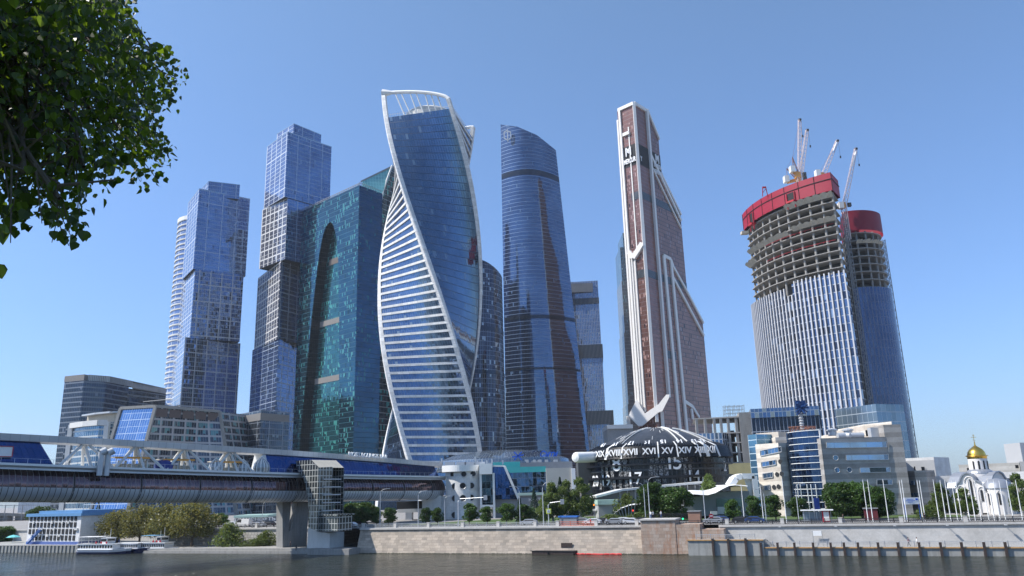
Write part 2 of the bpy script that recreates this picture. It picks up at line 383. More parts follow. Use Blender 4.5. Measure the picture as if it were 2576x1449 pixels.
# ---------------------------------------------------------------- embankment walls
M['granite'] = masonry('granite_blocks', (.43, .36, .29), 1.5, .62, .035, .22, tint=(.31, .27, .225), stainz=.35)
M['granite_pink'] = masonry('pink_granite', (.44, .36, .3), 1.3, .7, .04, .2, tint=(.4, .29, .22), stain=(.34, .14, .06), stainz=.35)
M['granite_pale'] = masonry('pale_granite_slabs', (.42, .41, .395), 1.9, .85, .02, .06, tint=(.39, .385, .375), jc=.8, bump=.15)
M['quay'] = plain('quay_concrete', (.34, .34, .32), .85, var=.2, scale=.5, weather=.8, bump=.2)
M['ochre'] = plain('ochre_timber', (.5, .29, .12), .8, var=.3, scale=2)
M['rust'] = plain('rusty_steel', (.05, .035, .03), .7, var=.5, scale=3)
def wall_seg(name, s0, s1, t0, z0, t1, z1, depth, mat, label, cop=True, coph=.4, n=1):
    r_ = root(name, W((s0+s1)/2, (t0+t1)/2, z0), label, 'embankment wall')
    w_ = MB()
    w_.poly([W(s0, t0, z0), W(s1, t0, z0), W(s1, t1, z1), W(s0, t1, z1)], 0, [(s0, z0), (s1, z0), (s1, z1), (s0, z1)])
    for s in (s0, s1):
        q = [W(s, t0, z0), W(s, t1, z1), W(s, t1+depth, z1), W(s, t1+depth, z0)]
        if s == s1: q.reverse()
        w_.poly(q, 0)
    w_.poly([W(s0, t1, z1), W(s1, t1, z1), W(s1, t1+depth, z1), W(s0, t1+depth, z1)], 0)
    w_.poly([W(s0, t1+depth, z0), W(s0, t1+depth, z1), W(s1, t1+depth, z1), W(s1, t1+depth, z0)], 0)
    w_.build('wall_face', mat, r_)
    if cop:
        c = MB(); ax = (EM, NM, Vector((0, 0, 1)))
        c.box(W((s0+s1)/2, t1+depth/2-.2, z1+coph/2-.1), (s1-s0, depth+.5, coph), ax=ax)
        c.box(W((s0+s1)/2, t1+.05, z1-.28), (s1-s0, .22, .2), ax=ax)
        c.build('coping', M['stone_trim'], r_)
    return r_
M['stone_trim'] = plain('stone_trim', (.52, .5, .47), .75, var=.1, weather=.4)
AXE = (EM, NM, Vector((0, 0, 1)))
wall_seg('embankment_wall', -45.2, 29.5, 0, -1, 2.2, 5.75, 2.2, M['granite'], 'long sloping river wall of beige granite blocks under the pale lattice railing')
# stepped buttress with stairs
r_ = root('wall_buttress', W(34, 0, 0), 'stepped buttress of rust stained pink granite between the beige and the pale river wall', 'buttress')
b_ = MB()
for s0, s1, t0, z1 in ((29.5, 37.2, -.5, 7.2), (37.2, 42.5, -.4, 6.3), (42.5, 47.5, -.2, 5.2)): b_.box(W((s0+s1)/2, t0+3, z1/2-.5), (s1-s0, 6, z1+1), ax=AXE)
b_.build('stone_blocks', M['granite_pink'], r_)
c_ = MB(); c_.box(W(33.35, 2.4, 7.35), (8.1, 6.4, .3), ax=AXE); c_.build('coping', M['stone_trim'], r_)
wall_seg('embankment_wall', 46.0, 150, 2.6, 1, 3.6, 5.6, 1.2, M['granite_pale'], 'smooth pale grey river wall behind the lower walkway')
# lower quays
def quay(name, s0, s1, t0, z, label, dz=-1.2):
    r_ = root(name, W((s0+s1)/2, t0+2, dz), label, 'quay')
    q = MB(); q.box(W((s0+s1)/2, t0+3, (z+dz)/2), (s1-s0, 6, z-dz), ax=AXE); q.build('quay_wall', M['quay'], r_)
    k = MB(); k.box(W((s0+s1)/2, t0-.08, z+.02), (s1-s0+.1, .3, .22), ax=AXE); k.build('edge_beam', M['ochre'], r_)
    return r_
quay('quay', 40.0, 55.6, -2.6, 3.1, 'raised stained concrete quay with ochre edge beam beside the pink buttress')
quay('quay', 55.6, 150, -2.2, 1.55, 'long low concrete quay with ochre edge beam and dark fender posts')
st = MB()
for k in range(7): st.box(W(55.75+.28*k, .5, (3.0-.22*k)/2+.3), (.3, 1.8, 2.7-.22*k), ax=AXE)
tag(st.build('quay_steps', M['concrete']), 'short dark steps joining raised quay to low walkway', 'steps')
# fender posts
fp = root('fender_post', (0, 0, 0), '', 'fender post', 'dark fender posts along the quay')
MB().box((0, 0, 1.4), (.45, .5, 4.2)).build('timber', M['rust'], fp); MB().box((0, 0, 3.53), (.3, .3, .06)).build('cap', M['stone_trim'], fp)
fx = [1796, 1835, 1879, 1916, 1958.5, 2001, 2048.5, 2093, 2126.6, 2162, 2213, 2263, 2317, 2371, 2424, 2481, 2535]
nms = ['first', 'second', 'third', 'fourth', 'fifth', 'sixth', 'seventh', 'eighth', 'ninth', 'tenth', 'eleventh', 'twelfth', 'thirteenth', 'fourteenth', 'fifteenth', 'sixteenth', 'seventeenth', 'eighteenth']
for i, u in enumerate(fx):
    hi = i < 3; s_, z_ = emq(u, 1390, -2.9); p = W(s_, -2.95 if hi else -2.5, 0 if hi else -.9)
    lab = ('tall dark fender post on the raised quay, %s from the pink buttress' % nms[i]) if hi else 'dark fender post on the low quay, %s from its steps' % nms[i-3]
    place(fp, i > 0, p, math.atan2(-.371, .928), 1, lab)
# left: low embankment terraces
M['terrace'] = plain('terrace_stone', (.33, .32, .3), .85, var=.15, weather=.6)
r_ = root('river_terrace', W(-90, 0, 0), 'low stone river terrace with steps below the willow row and the bridge pier', 'quay')
a_ = MB(); a_.box(W(-89, 11, .1), (70, 24, 2.4), ax=AXE); a_.box(W(-89, -1.2, -.3), (70, .9, 2), ax=AXE); a_.build('terrace', M['terrace'], r_)
a_ = MB(); a_.box(W(-50.5, -.9, .1), (12.5, 7, 2.6), ax=AXE); a_.build('end_block', M['concrete'], r_)
r_ = root('sheet_pile_quay', W(-170, 0, 0), 'ribbed sheet pile quay in front of the white office building', 'quay')
a_ = MB(); a_.box(W(-170, 12.5, .4), (92, 25, 3.4), ax=AXE)
for k in range(58): a_.box(W(-215.5+1.6*k, -.1, .3), (.8, .35, 3.3), ax=AXE)
a_.build('piles', M['quay'], r_)
a_ = MB(); a_.box(W(-170, 0, 2.15), (92, .6, .25), ax=AXE); a_.build('edge_beam', M['stone_trim'], r_)
tag(MB().poly([W(-700, -2, 1.2), W(-216, 0, 1.2), W(-216, 80, 1.2), W(-700, 80, 1.2)]).build('far_bank', M['terrace'], loc=(0, 0, 0)), kind='structure')
M['rustic'] = masonry('rusticated_stone', (.42, .41, .39), 1.1, .8, .12, .15, jc=.45, bump=.8)
wall_seg('retaining_wall', -124, -58, 12, 1.2, 12.6, 5.7, 8, M['rustic'], 'rusticated grey retaining wall behind the riverside bushes', True)
wall_seg('retaining_wall', -232, -124.2, 21.5, 1.2, 22, 5.7, 3, M['stone_trim'], 'plain pale retaining wall behind the white riverside office', True)
# ================================================================ TOWERS
GB = dict(line=(.32, .38, .46))
M['f_blue'] = curtain('blue_curtain_wall', (.14, .22, .38), (.11, .18, .32), (.3, .38, .5), 1.5, 3.6, .1, .3, metal=.9, amt=.010, wav=.006, majw=.55, majn=8, every=12, majc=(.42, .48, .58), blind=(.22, .31, .48), thr=.86, dark=(.06, .10, .2), dthr=.02)
M['f_blue2'] = curtain('dark_blue_curtain_wall', (.10, .16, .30), (.07, .12, .24), (.35, .37, .40), 1.5, 3.6, .16, .42, metal=.9, amt=.03, wav=.03, majw=.9, majn=6, every=4, majc=(.42, .42, .44), blind=(.16, .22, .32), thr=.84, dark=(.04, .05, .08), dthr=.06)
M['f_grid'] = curtain('white_grid_glass', (.12, .14, .2), (.07, .09, .14), (.55, .53, .5), 1.6, 3.8, .2, .3, metal=.85, amt=.03, wav=.02, majw=1.1, majn=4, every=2, majc=(.66, .64, .61), blind=(.3, .33, .36), thr=.85)
M['f_dark'] = curtain('dark_glass_wall', (.05, .08, .12), (.025, .04, .065), (.2, .22, .25), 1.5, 3.4, .14, .35, metal=.8, amt=.02, wav=.02, blind=(.16, .2, .24), thr=.85, majw=.5, majn=7, every=100, majc=(.25, .27, .3))
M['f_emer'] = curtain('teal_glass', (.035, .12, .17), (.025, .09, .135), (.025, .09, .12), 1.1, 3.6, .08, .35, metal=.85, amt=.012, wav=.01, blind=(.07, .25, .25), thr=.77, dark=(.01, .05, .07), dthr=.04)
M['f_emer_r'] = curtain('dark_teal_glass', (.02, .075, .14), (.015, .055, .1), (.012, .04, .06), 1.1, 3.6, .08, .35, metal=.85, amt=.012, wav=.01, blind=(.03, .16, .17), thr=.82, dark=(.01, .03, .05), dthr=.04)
M['f_emer_arch'] = curtain('recessed_teal_glass', (.04, .17, .19), (.03, .12, .15), (.02, .1, .12), 1.1, 3.6, .08, .35, metal=.7, amt=.02, wav=.01, blind=(.07, .29, .26), thr=.75, dark=(.01, .06, .07), dthr=.1)
M['tealroof'] = curtain('pale_teal_roof_glass', (.2, .5, .5), (.16, .42, .44), (.25, .5, .5), 2.2, 3, .2, .2, metal=.3, rough=.25, amt=.02)
M['plant'] = plain('louvre_grey', (.2, .19, .18), .7, var=.1)

def blk(b, name, Mp, Lp, Rp, Z, zb, mat, parent, Y=None, roof=None, soffit=False):
    """box whose top outline shows its near corner at Mp and side corners at Lp, Rp; returns its height and footprint"""
    if Y is not None: Z = at(Mp[0], Mp[1], Y).z
    m_, l_, r = [gz(q[0], q[1], Z) for q in (Mp, Lp, Rp)]; bk = l_+r-m_
    b.prism([XY(l_), XY(m_), XY(r), XY(bk)], zb, Z, 0, 1, bottom=soffit)
    if name: b.build(name, [mat, roof or M['roof']], parent)
    return Z, [l_, m_, r, bk]
def top_parapet(mb, pts, z, h=1.2, th=.35, m=0):
    pts = [Vector((p[0], p[1], 0)) for p in pts]
    for i in range(len(pts)):
        a, b = pts[i], pts[(i+1) % len(pts)]; mb.bar((a.x, a.y, z+h/2), (b.x, b.y, z+h/2), th, h, m)

# ---- stacked blue tower, left (A) and its taller sister (B)
def stacked(label, blocks, Y0, zb=SL):
    p0 = at(blocks[0][1][0], blocks[0][1][1], Y0)
    r_ = root('skyscraper', (p0.x, p0.y+15, zb), label, 'skyscraper'); prevM = None; Z = None
    for i, (nm, Mp, Lp, Rp, vb, mat, mat2) in enumerate(blocks):
        if Z is None: Zt = at(blocks[0][1][0], blocks[0][1][1], Y0+8).z
        else: Zt = Z
        m_, l_, r = [gz(q[0], q[1], Zt) for q in (Mp, Lp, Rp)]
        bk = l_+r-m_
        Z = zb if vb is None else (at(blocks[1][1][0], blocks[1][1][1], Y0).z-3 if i == 0 else zrow(m_, vb))
        pts = [l_, m_, r, bk]; b = MB(); u = 0
        for a in range(4):
            p, q = pts[a], pts[(a+1) % 4]; Lg = (q-p).length
            b.poly([(p.x, p.y, Z), (q.x, q.y, Z), (q.x, q.y, Zt), (p.x, p.y, Zt)], 1 if a in (0, 3) else 0, [(u, Z), (u+Lg, Z), (u+Lg, Zt), (u, Zt)]); u += Lg
        b.poly([(p.x, p.y, Zt) for p in pts], 2); b.poly([(p.x, p.y, Z) for p in pts][::-1], 3)
        b.build(nm, [mat, mat2, M['roof'], M['dark']], r_)
        if nm in ('penthouse', 'upper_block'):
            c = MB(); top_parapet(c, pts, Zt, .6 if nm == 'penthouse' else .8, .2); c.build('parapet', M['glassrail'], r_)
        if i == 0: Z = at(blocks[1][1][0], blocks[1][1][1], Y0).z; zpen = Z
    return r_
M['glassrail'] = curtain('glass_parapet', (.4, .5, .6), (.35, .45, .55), (.5, .55, .6), 1.5, 3, .1, .1, metal=.6, rough=.15)
M['f_blueL'] = curtain('blue_side_wall', (.2, .28, .44), (.15, .22, .38), (.5, .53, .58), 1.5, 3.6, .16, .4, metal=.85, amt=.02, wav=.012, majw=.9, majn=6, every=9, majc=(.6, .62, .65))
stacked('shorter blue skyscraper of stacked shifted blocks, right of the rounded white banded tower', [
    ('penthouse', (525, 457), (503, 480), (603.5, 466), 490, M['f_blue'], M['f_blueL']),
    ('upper_block', (501.5, 476), (473.5, 512), (629, 502), 676, M['f_blue'], M['f_blueL']),
    ('middle_block', (491, 677), (458, 712), (613, 692), 850, M['f_blue2'], M['f_blueL']),
    ('lower_block', (466, 848), (435, 880), (605, 864), None, M['f_blue2'], M['f_blueL'])], 625)
stacked('tall blue glass skyscraper of stacked shifted blocks, just left of the teal arch tower', [
    ('penthouse', (739, 312), (697, 338), (808, 340), 350, M['f_blue'], M['f_blueL']),
    ('upper_block', (724, 333), (672, 371), (834, 371), 495, M['f_blue'], M['f_blueL']),
    ('middle_block', (723.5, 498), (660, 528), (830, 528), 652, M['f_blue'], M['f_grid']),
    ('lower_middle_block', (707, 655), (649, 700), (815, 690), 853, M['f_blue2'], M['f_grid']),
    ('lower_block', (701, 853), (635, 881), (800, 885), None, M['f_blue2'], M['f_blue'])], 600)
# ---- round banded tower behind, far left
def ringpts(c, r, a0, a1, n, ry=None):
    ry = ry or r
    return [(c[0]+r*math.cos(a0+(a1-a0)*i/n), c[1]+ry*math.sin(a0+(a1-a0)*i/n)) for i in range(n+1)]
c0 = at(505, 700, 690); rr = 22.5; ztop = at(500, 545, 668).z
r_ = root('skyscraper', (c0.x, c0.y, SL), 'rounded tower with thin white floor bands, half hidden behind the shorter blue stacked skyscraper', 'skyscraper')
b = MB(); P_ = ringpts(c0, rr, 0, 2*math.pi, 40)[:-1]; b.prism(P_, SL, ztop, 0, 1); b.build('glazing', [M['f_blueL'], M['roof']], r_)
b = MB(); z = 20
while z < ztop-1:
    b.lathe((c0.x, c0.y, 0), [(rr+.05, z), (rr+.75, z), (rr+.75, z+1.15), (rr+.05, z+1.15)], 40); z += 4.6
b.build('floor_bands', M['offwhite'], r_)
b = MB(); b.lathe((c0.x, c0.y, 0), [(rr+.1, ztop-2), (rr+.9, ztop-2), (rr+.9, ztop+1.6), (rr-1, ztop+1.6)], 40); b.build('crown_ring', M['white'], r_)
# ---- dark tower far left
Z = at(214, 941, 560).z
p = [gz(164, 946, Z), gz(213, 941, Z), gz(268, 945, Z), gz(325, 957, Z), gz(327, 963, Z), gz(352, 975, Z)]
r_ = root('office_tower', (p[2].x, p[2].y+20, SL), 'dark banded office tower with a curved roof line at the far left', 'office tower')
back = Vector((12, 38, 0)); fp_ = [XY(q) for q in p[:5]]; fp_ += [XY(p[4]+back), XY(p[0]+back)]
M['f_band'] = curtain('banded_dark_wall', (.04, .06, .09), (.03, .045, .07), (.17, .19, .22), 1.6, 3.5, .12, .9, metal=.8, amt=.02, wav=.01, blind=(.12, .14, .18), thr=.85)
b = MB(); b.prism(fp_, SL, Z-4.5, 0, 1); b.build('shaft', [M['f_band'], M['roof']], r_)
b = MB(); q = [XY(p[3]+Vector((.3, .4, 0))), XY(p[5]), XY(p[5]+back), XY(p[3]+back)]; b.prism(q, SL, Z-13, 0, 1); b.build('side_wing', [M['f_band'], M['roof']], r_)
b = MB(); i_ = [XY(Vector((x_, y_, 0))+Vector((1, 3, 0))) for x_, y_ in fp_[1:5]]+[XY(p[4]+back), XY(p[1]+back)]; b.prism(i_, Z-4.5, Z, 0, 1); b.build('louvred_crown', [curtain('crown_louvre', (.28, .27, .25), (.2, .2, .2), (.45, .44, .42), 1.2, 9, .3, .4, metal=.2), M['roof']], r_)
b = MB(); b.prism([XY(p[0]+Vector((-.2, -.2, 0))), XY(p[1]+Vector((0, -.2, 0))), XY(p[1]+Vector((1, 9, 0))), XY(p[0]+Vector((1, 9, 0)))], Z-4.5, Z-.2, 0, 1); b.build('plant_room', [M['plant'], M['roof']], r_)
# ---- low rounded block
Z = at(192, 1048, 470).z
p = [gz(160, 1071, Z-8), gz(180, 1061, Z-4), gz(192, 1048, Z), gz(230, 1043, Z), gz(272, 1043.5, Z), gz(300, 1050, Z)]
r_ = root('office_building', (p[3].x, p[3].y+15, SL), 'low rounded office block with white frame and blue bay glass below the dark tower', 'building')
M['f_bluebay'] = curtain('blue_bay_glass', (.1, .2, .32), (.07, .15, .26), (.5, .52, .52), 1.7, 3.6, .16, .9, metal=.75, amt=.02, wav=.01)
a0 = gz(181, 1069, at(181, 1069, 462).z); zz = a0.z
q = [gz(181, 1069, zz), gz(215, 1064, zz), gz(250, 1061, zz), gz(272, 1061, zz)]; bk = Vector((10, 40, 0))
b = MB(); b.prism([XY(k) for k in q]+[XY(q[-1]+bk), XY(q[0]+bk)], SL, zz, 0, 1); b.build('glass_bay', [M['f_bluebay'], M['roof']], r_)
b = MB()
for k in (q[0], q[-1]): b.box((k.x, k.y-.7, (SL+zz)/2), (2.6, 2, zz-SL))
for k in range(3): b.bar(q[k]+Vector((0, -.8, -.6)), q[k+1]+Vector((0, -.8, -.6)), 2, 3)
b.build('frame', M['offwhite'], r_)
b = MB(); e = [Vector((k.x+3, k.y+10, 0)) for k in q]; b.prism([XY(k) for k in e]+[XY(e[-1]+bk), XY(e[0]+bk)], zz, zz+5.5, 0, 1); b.build('set_back_storey', [M['cloth'], M['roof']], r_)
b = MB()
for k in range(3): b.bar(e[k]+Vector((0, -1.5, zz+6)), e[k+1]+Vector((0, -1.5, zz+6)), 5, .9)
b.build('roof_edge', M['steel'], r_)
wl = [gz(159, 1070, zz), gz(181.5, 1069.5, zz)]
b = MB(); b.prism([XY(wl[0]+Vector((0, 3, 0))), XY(wl[1]+Vector((0, 1, 0))), XY(wl[1]+bk), XY(wl[0]+bk)], SL, zz, 0, 1); b.build('side_wing', [M['f_band'], M['roof']], r_)
# ---- sloped glass atrium block
Z = at(392, 1021.5, 425).z
A, B_, C_ = gz(304.5, 1027, Z), gz(392, 1022, Z), gz(553, 1035, Z)
z2 = SL
A2, B2, C2 = gz(232, 1268, z2+2), gz(324, 1266, z2+2), gz(590, 1268, z2+2)
A2, B2, C2 = [Vector((A2.x*.0+k.x, k.y, z2)) for k in (at(224, 1290, A.y-8), at(318, 1290, B_.y-8), at(596, 1280, C_.y-2))]
bk = Vector((15, 45, 0)); D_ = C_+bk; E_ = A+bk; D2 = C2+bk*1.1; E2 = A2+bk*1.1
r_ = root('office_building', (B_.x, B_.y+15, SL), 'office block with leaning blue glass front and grey gridded side wall', 'building')
M['f_skyblue'] = curtain('leaning_blue_glass', (.22, .36, .58), (.19, .32, .52), (.5, .6, .75), 1.6, 3.9, .14, .2, metal=.85, amt=.008, wav=.006, majw=.35, majn=5, every=2, majc=(.5, .6, .75))
M['f_stonegrid'] = curtain('stone_grid_wall', (.07, .1, .13), (.04, .06, .08), (.36, .35, .35), 1.5, 3.9, .12, 1.1, metal=.75, amt=.04, wav=.03, majw=1.1, majn=5, every=500, majc=(.38, .37, .37), blind=(.1, .25, .26), thr=.72)
b = MB(); b.poly([A2, B2, B_, A], 0, [(0, 0), (24, 0), (24, 62), (0, 62)]); b.build('leaning_glass', M['f_skyblue'], r_)
b = MB()
Lb, Lt = (C2-B2).length, (C_-B_).length; hgt = Z-SL
b.poly([B2, C2, C_, B_], 0, [(0, 0), (Lb, 0), (Lb-(Lb-Lt)*.35, hgt), ((Lb-Lt)*.65, hgt)])
b.poly([C2, D2, D_, C_], 0); b.poly([E2, A2, A, E_], 0); b.poly([A, B_, C_, D_, E_], 1); b.build('side_walls', [M['f_stonegrid'], M['roof']], r_)
b = MB(); up = Vector((0, 0, 1))
for p_, q_ in ((A, B_), (B_, C_), (A2, A), (B2, B_), (C2, C_)): b.bar(p_+Vector((0, -.3, 0)), q_+Vector((0, -.3, 0)), 1.5, 1.5)
n_ = Vector((0, -.45, 0))
b.build('stone_frame', M['concrete'], r_)
b = MB()
for i in range(5):
    f0, f1 = (i+.07)/5, (i+.93)/5; p_, q_ = B_.lerp(C_, f0)+n_, B_.lerp(C_, f1)+n_
    b.poly([p_-up*5.5, q_-up*5.5, q_-up*1.2, p_-up*1.2])
b.build('louvre', plain('brown_louvre', (.12, .09, .08), .7), r_)
b = MB()
for f in (.05, .3, .6): b.box(A.lerp(C_, f)+Vector((2, 12, 1.2)), (6, 5, 2.4))
b.tube([A.lerp(B_, .5)+Vector((0, 5, 0)), A.lerp(B_, .5)+Vector((0, 5, 3.5)), A.lerp(B_, 1.3)+Vector((0, 5, 4))], .2, 5)
b.build('roof_plant', M['grey'], r_)
# ---- podium between the stacked towers
r_ = root('podium_building', at(660, 1100, 480)*1, 'dark glass podium with pale band at the foot of the taller stacked skyscraper', 'building')
Zp, pp = blk(MB(), 'glazed_walls', (656.6, 1031.7), (566, 1048), (729, 1038), None, SL, M['f_dark'], r_, Y=470)
b = MB()
for a in (0, 1):
    u1, u2 = pp[a], pp[a+1]; n_ = Vector((0, -.35, 0)); b.poly([u1+n_-up*6, u2+n_-up*6, u2+n_-up*1.6, u1+n_-up*1.6])
b.build('louvre_band', M['plant'], r_)
# ---- teal arch tower
r_ = root('skyscraper', at(905, 1100, 575)*1, 'teal glass skyscraper with a dark pointed arch recessed in its front', 'skyscraper')
mc = at(904, 465.5, 560); Z = mc.z
lc, rc = gz(760.6, 531, Z), gz(962, 487, Z)
lc.z = rc.z = Z
bkc = lc+(rc-mc)
nA = (mc-lc).cross(Vector((0, 0, 1))).normalized(); nA = -nA if nA.y > 0 else nA
dA = (mc-lc).normalized(); LA = (mc-lc).length
def onA(u, v): p = onp(u, v, lc, nA); return ((p-lc).dot(dA), p.z)
arch_l = [(830, 558), (820, 570), (812, 593), (803, 640), (794, 712), (785, 789), (771, 939), (762, 1030), (754, 1118), (750, 1200)]
arch_r = [(830, 558), (836, 562), (841, 576), (847, 604), (851, 660), (853.5, 789), (853, 900), (853, 1030), (852, 1118), (852, 1200)]
al = [onA(*q) for q in arch_l]; ar = [onA(*q) for q in arch_r]
def fp3(s, z, d=0): q = lc+dA*s-nA*d; return Vector((q.x, q.y, z))
b = MB()
def uvq(*q): return [(s, z) for s, z in q]
zs = sorted(set([round(z, 2) for s, z in al]+[round(z, 2) for s, z in ar]), reverse=True)
def interp(lst, z):
    for i in range(len(lst)-1):
        (s0, z0), (s1, z1) = lst[i], lst[i+1]
        if z0 >= z >= z1: return s0+(s1-s0)*((z0-z)/(z0-z1) if z0 != z1 else 0)
    return lst[0][0] if z >= lst[0][1] else lst[-1][0]
zmax = max(al[0][1], ar[0][1]); zs = [z for z in zs if z < zmax-.01]; zs = [zmax]+zs+[SL]
b.poly([fp3(0, zmax), fp3(LA, zmax), fp3(LA, Z), fp3(0, Z)], 0, [(0, zmax), (LA, zmax), (LA, Z), (0, Z)])
rec = MB(); DEP = 7.0
for i in range(len(zs)-1):
    z1, z0 = zs[i], zs[i+1]; a1, a0 = interp(al, z1), interp(al, z0); c1, c0_ = interp(ar, z1), interp(ar, z0)
    b.poly([fp3(0, z0), fp3(a0, z0), fp3(a1, z1), fp3(0, z1)], 0, [(0, z0), (a0, z0), (a1, z1), (0, z1)])
    b.poly([fp3(c0_, z0), fp3(LA, z0), fp3(LA, z1), fp3(c1, z1)], 0, [(c0_, z0), (LA, z0), (LA, z1), (c1, z1)])
    d1 = DEP; 
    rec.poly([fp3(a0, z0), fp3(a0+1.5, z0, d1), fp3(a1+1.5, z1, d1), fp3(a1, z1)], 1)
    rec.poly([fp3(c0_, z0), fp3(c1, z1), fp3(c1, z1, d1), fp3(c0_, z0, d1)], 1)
    rec.poly([fp3(a0+1.5, z0, d1), fp3(c0_, z0, d1), fp3(c1, z1, d1), fp3(a1+1.5, z1, d1)], 0, [(a0, z0), (c0_, z0), (c1, z1), (a1, z1)])
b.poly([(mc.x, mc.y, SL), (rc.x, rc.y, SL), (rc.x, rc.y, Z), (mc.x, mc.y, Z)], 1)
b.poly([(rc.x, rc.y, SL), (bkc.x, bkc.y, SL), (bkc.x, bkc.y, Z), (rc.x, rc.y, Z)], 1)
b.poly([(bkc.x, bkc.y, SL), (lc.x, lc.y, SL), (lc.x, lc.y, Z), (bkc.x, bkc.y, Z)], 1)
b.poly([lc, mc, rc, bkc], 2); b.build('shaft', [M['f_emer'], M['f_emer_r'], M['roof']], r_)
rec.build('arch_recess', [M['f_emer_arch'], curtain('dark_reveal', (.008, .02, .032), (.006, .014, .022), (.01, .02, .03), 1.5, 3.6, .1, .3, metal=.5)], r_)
for va, vb in ((795, 812), (940, 957)):
    b = MB()
    (s0, za), (s1, zb_) = onA(790 if va < 900 else 777, (va+vb)/2), onA(852.5, (va+vb)/2)
    zz = onA(825, (va+vb)/2)[1]; b.poly([fp3(interp(al, zz)+2, zz-2.2, DEP-.3), fp3(interp(ar, zz)-.1, zz-2.2, DEP-.3), fp3(interp(ar, zz)-.1, zz+2.2, DEP-.3), fp3(interp(al, zz)+2, zz+2.2, DEP-.3)]); b.build('plant_floor', M['plant'], r_)
b = MB(); zz = onA(835, 648)[1]; b.poly([fp3(interp(al, zz)+5, zz-2.4, DEP-.3), fp3(interp(ar, zz)-.1, zz-2.4, DEP-.3), fp3(interp(ar, zz)-.1, zz+2.4, DEP-.3), fp3(interp(al, zz)+5, zz+2.4, DEP-.3)])
b.build('plant_floor', plain('brown_louvre_floor', (.13, .11, .10), .7), r_)
b = MB()   # roof edge: little railings and canopies
for i in range(26):
    p_ = lc.lerp(mc, i/26)+Vector((.6, 1.5, 0)); b.bar(p_, p_+up*2.6, .25); b.bar(p_+up*2.6, lc.lerp(mc, (i+1)/26)+Vector((.6, 1.5, 2.6)), .3); b.bar(p_+up*1.2, lc.lerp(mc, (i+1)/26)+Vector((.6, 1.5, 1.2)), .2); b.bar(p_+up*.2, lc.lerp(mc, (i+.9)/26)+Vector((.6, 1.5, 2.4)), .2)
for i in range(9):
    p_ = mc.lerp(rc, i/9)+Vector((-.6, 1.5, 0)); b.bar(p_, p_+up*2.6, .25); b.bar(p_+up*2.6, mc.lerp(rc, (i+1)/9)+Vector((-.6, 1.5, 2.6)), .3)
b.build('roof_railing', M['grey'], r_)
q0 = lc.lerp(mc, .58)+Vector((4, 14, 0))
b = MB(); b.lathe((q0.x, q0.y, Z), [(7, 0), (7, 3), (6, 3.8), (0, 4)], 20); b.build('roof_drum', M['offwhite'], r_)
# curved wing of the teal tower: pale ribs, sloping glass roof
rib = [(987, 417), (973, 455), (961, 498), (948, 560), (936, 622), (929, 671), (921, 740), (914.7, 812), (911, 900), (909, 989), (911, 1070), (913, 1131), (916, 1200)]
dR = (rc-mc).normalized(); nR = dR.cross(Vector((0, 0, 1))); nR = -nR if nR.y > 0 else nR
rp = [onp(u, v, rc+Vector((0, 4, 0)), nR) for u, v in rib]
b = MB()
zl = [p_.z for p_ in rp]
for i in range(len(rp)-1):
    p_, q_ = rp[i], rp[i+1]; w0 = 34
    P2, Q2 = p_+dR*w0+Vector((0, 6, 0)), q_+dR*w0+Vector((0, 6, 0))
    s0, s1 = (p_-mc).dot(dR), (q_-mc).dot(dR)
    b.poly([q_, Q2, P2, p_], 0, [(s1, q_.z), (s1+w0, q_.z), (s0+w0, p_.z), (s0, p_.z)])
    P3, Q3 = p_+Vector((-2, 16, 0)), q_+Vector((-2, 16, 0)); b.poly([p_, P3, Q3, q_], 0)
M['f_wing'] = curtain('dark_teal_wing_glass', (.02, .06, .09), (.015, .045, .07), (.3, .3, .29), 1.4, 4.3, .1, .45, metal=.8, amt=.02, blind=(.05, .28, .26), thr=.74)
b.build('wing', [M['f_wing']], r_)
b = MB(); b.tube([p_+Vector((0, -.6, 0)) for p_ in rp], .75, 6); b.build('rib', M['offwhite'], r_)
T0 = rp[0]; b = MB(); e1 = mc.lerp(rc, .1)+Vector((0, 12, 1)); e2 = rc+Vector((-1, 1.5, 0))
e0 = T0+Vector((6, 18, 0)); b.poly([mc+Vector((1, 5, .5)), rc+Vector((0, 4, .5)), T0+Vector((0, .5, 0)), T0+Vector((-1, 1, 0))*1, onp(912, 455, mc+Vector((0, 22, 0)), Vector((0, -1, 0)))])
b.build('sloping_glass_roof', M['tealroof'], r_)
b = MB(); b.bar(onp(908, 457, mc+Vector((0, 22, 0)), Vector((0, -1, 0))), T0+Vector((0, 1, 0)), 1.2); b.build('roof_rim', M['grey'], r_)

# ---- twisted tower
r_ = root('skyscraper', at(1085, 1150, 462)*1, 'twisted spiral skyscraper with white ribbons and an open white crown', 'skyscraper')
cx_, cy_ = at(1083, 700, 462).x, 462.0
r_.location = (cx_, cy_, SL)
ZT, ZB, RAD, TW = 241.0, SL, 31.0, 156.0
A_TOP = -66.0
def tang(z): return A_TOP+TW*(ZT+12-z)/(ZT+12-ZB)
def corner(k, z, r=RAD):        # k=0 is ribbon A; angle 0 faces the camera, positive to the right
    a = R_(tang(z)+90*k); return Vector((cx_+r*math.sin(a), cy_-r*math.cos(a), z))
M['f_twist'] = curtain('deep_blue_twisted_glass', (.11, .185, .29), (.085, .15, .24), (.03, .05, .09), 1.5, 4.5, .16, .35, metal=.92, amt=.014, wav=.008, shear=0, blind=(.15, .23, .34), thr=.84)
M['ribp'] = masonry('white_cladding_panels', (.76, .76, .75), 3.4, 2.3, .14, .12, jc=.6, bump=.03)
M['f_twist2'] = curtain('banded_twisted_glass', (.15, .23, .36), (.1, .17, .28), (.12, .14, .18), 1.5, 4.5, .14, .0, metal=.85, amt=.03, wav=.03, blind=(.2, .27, .36), thr=.84)
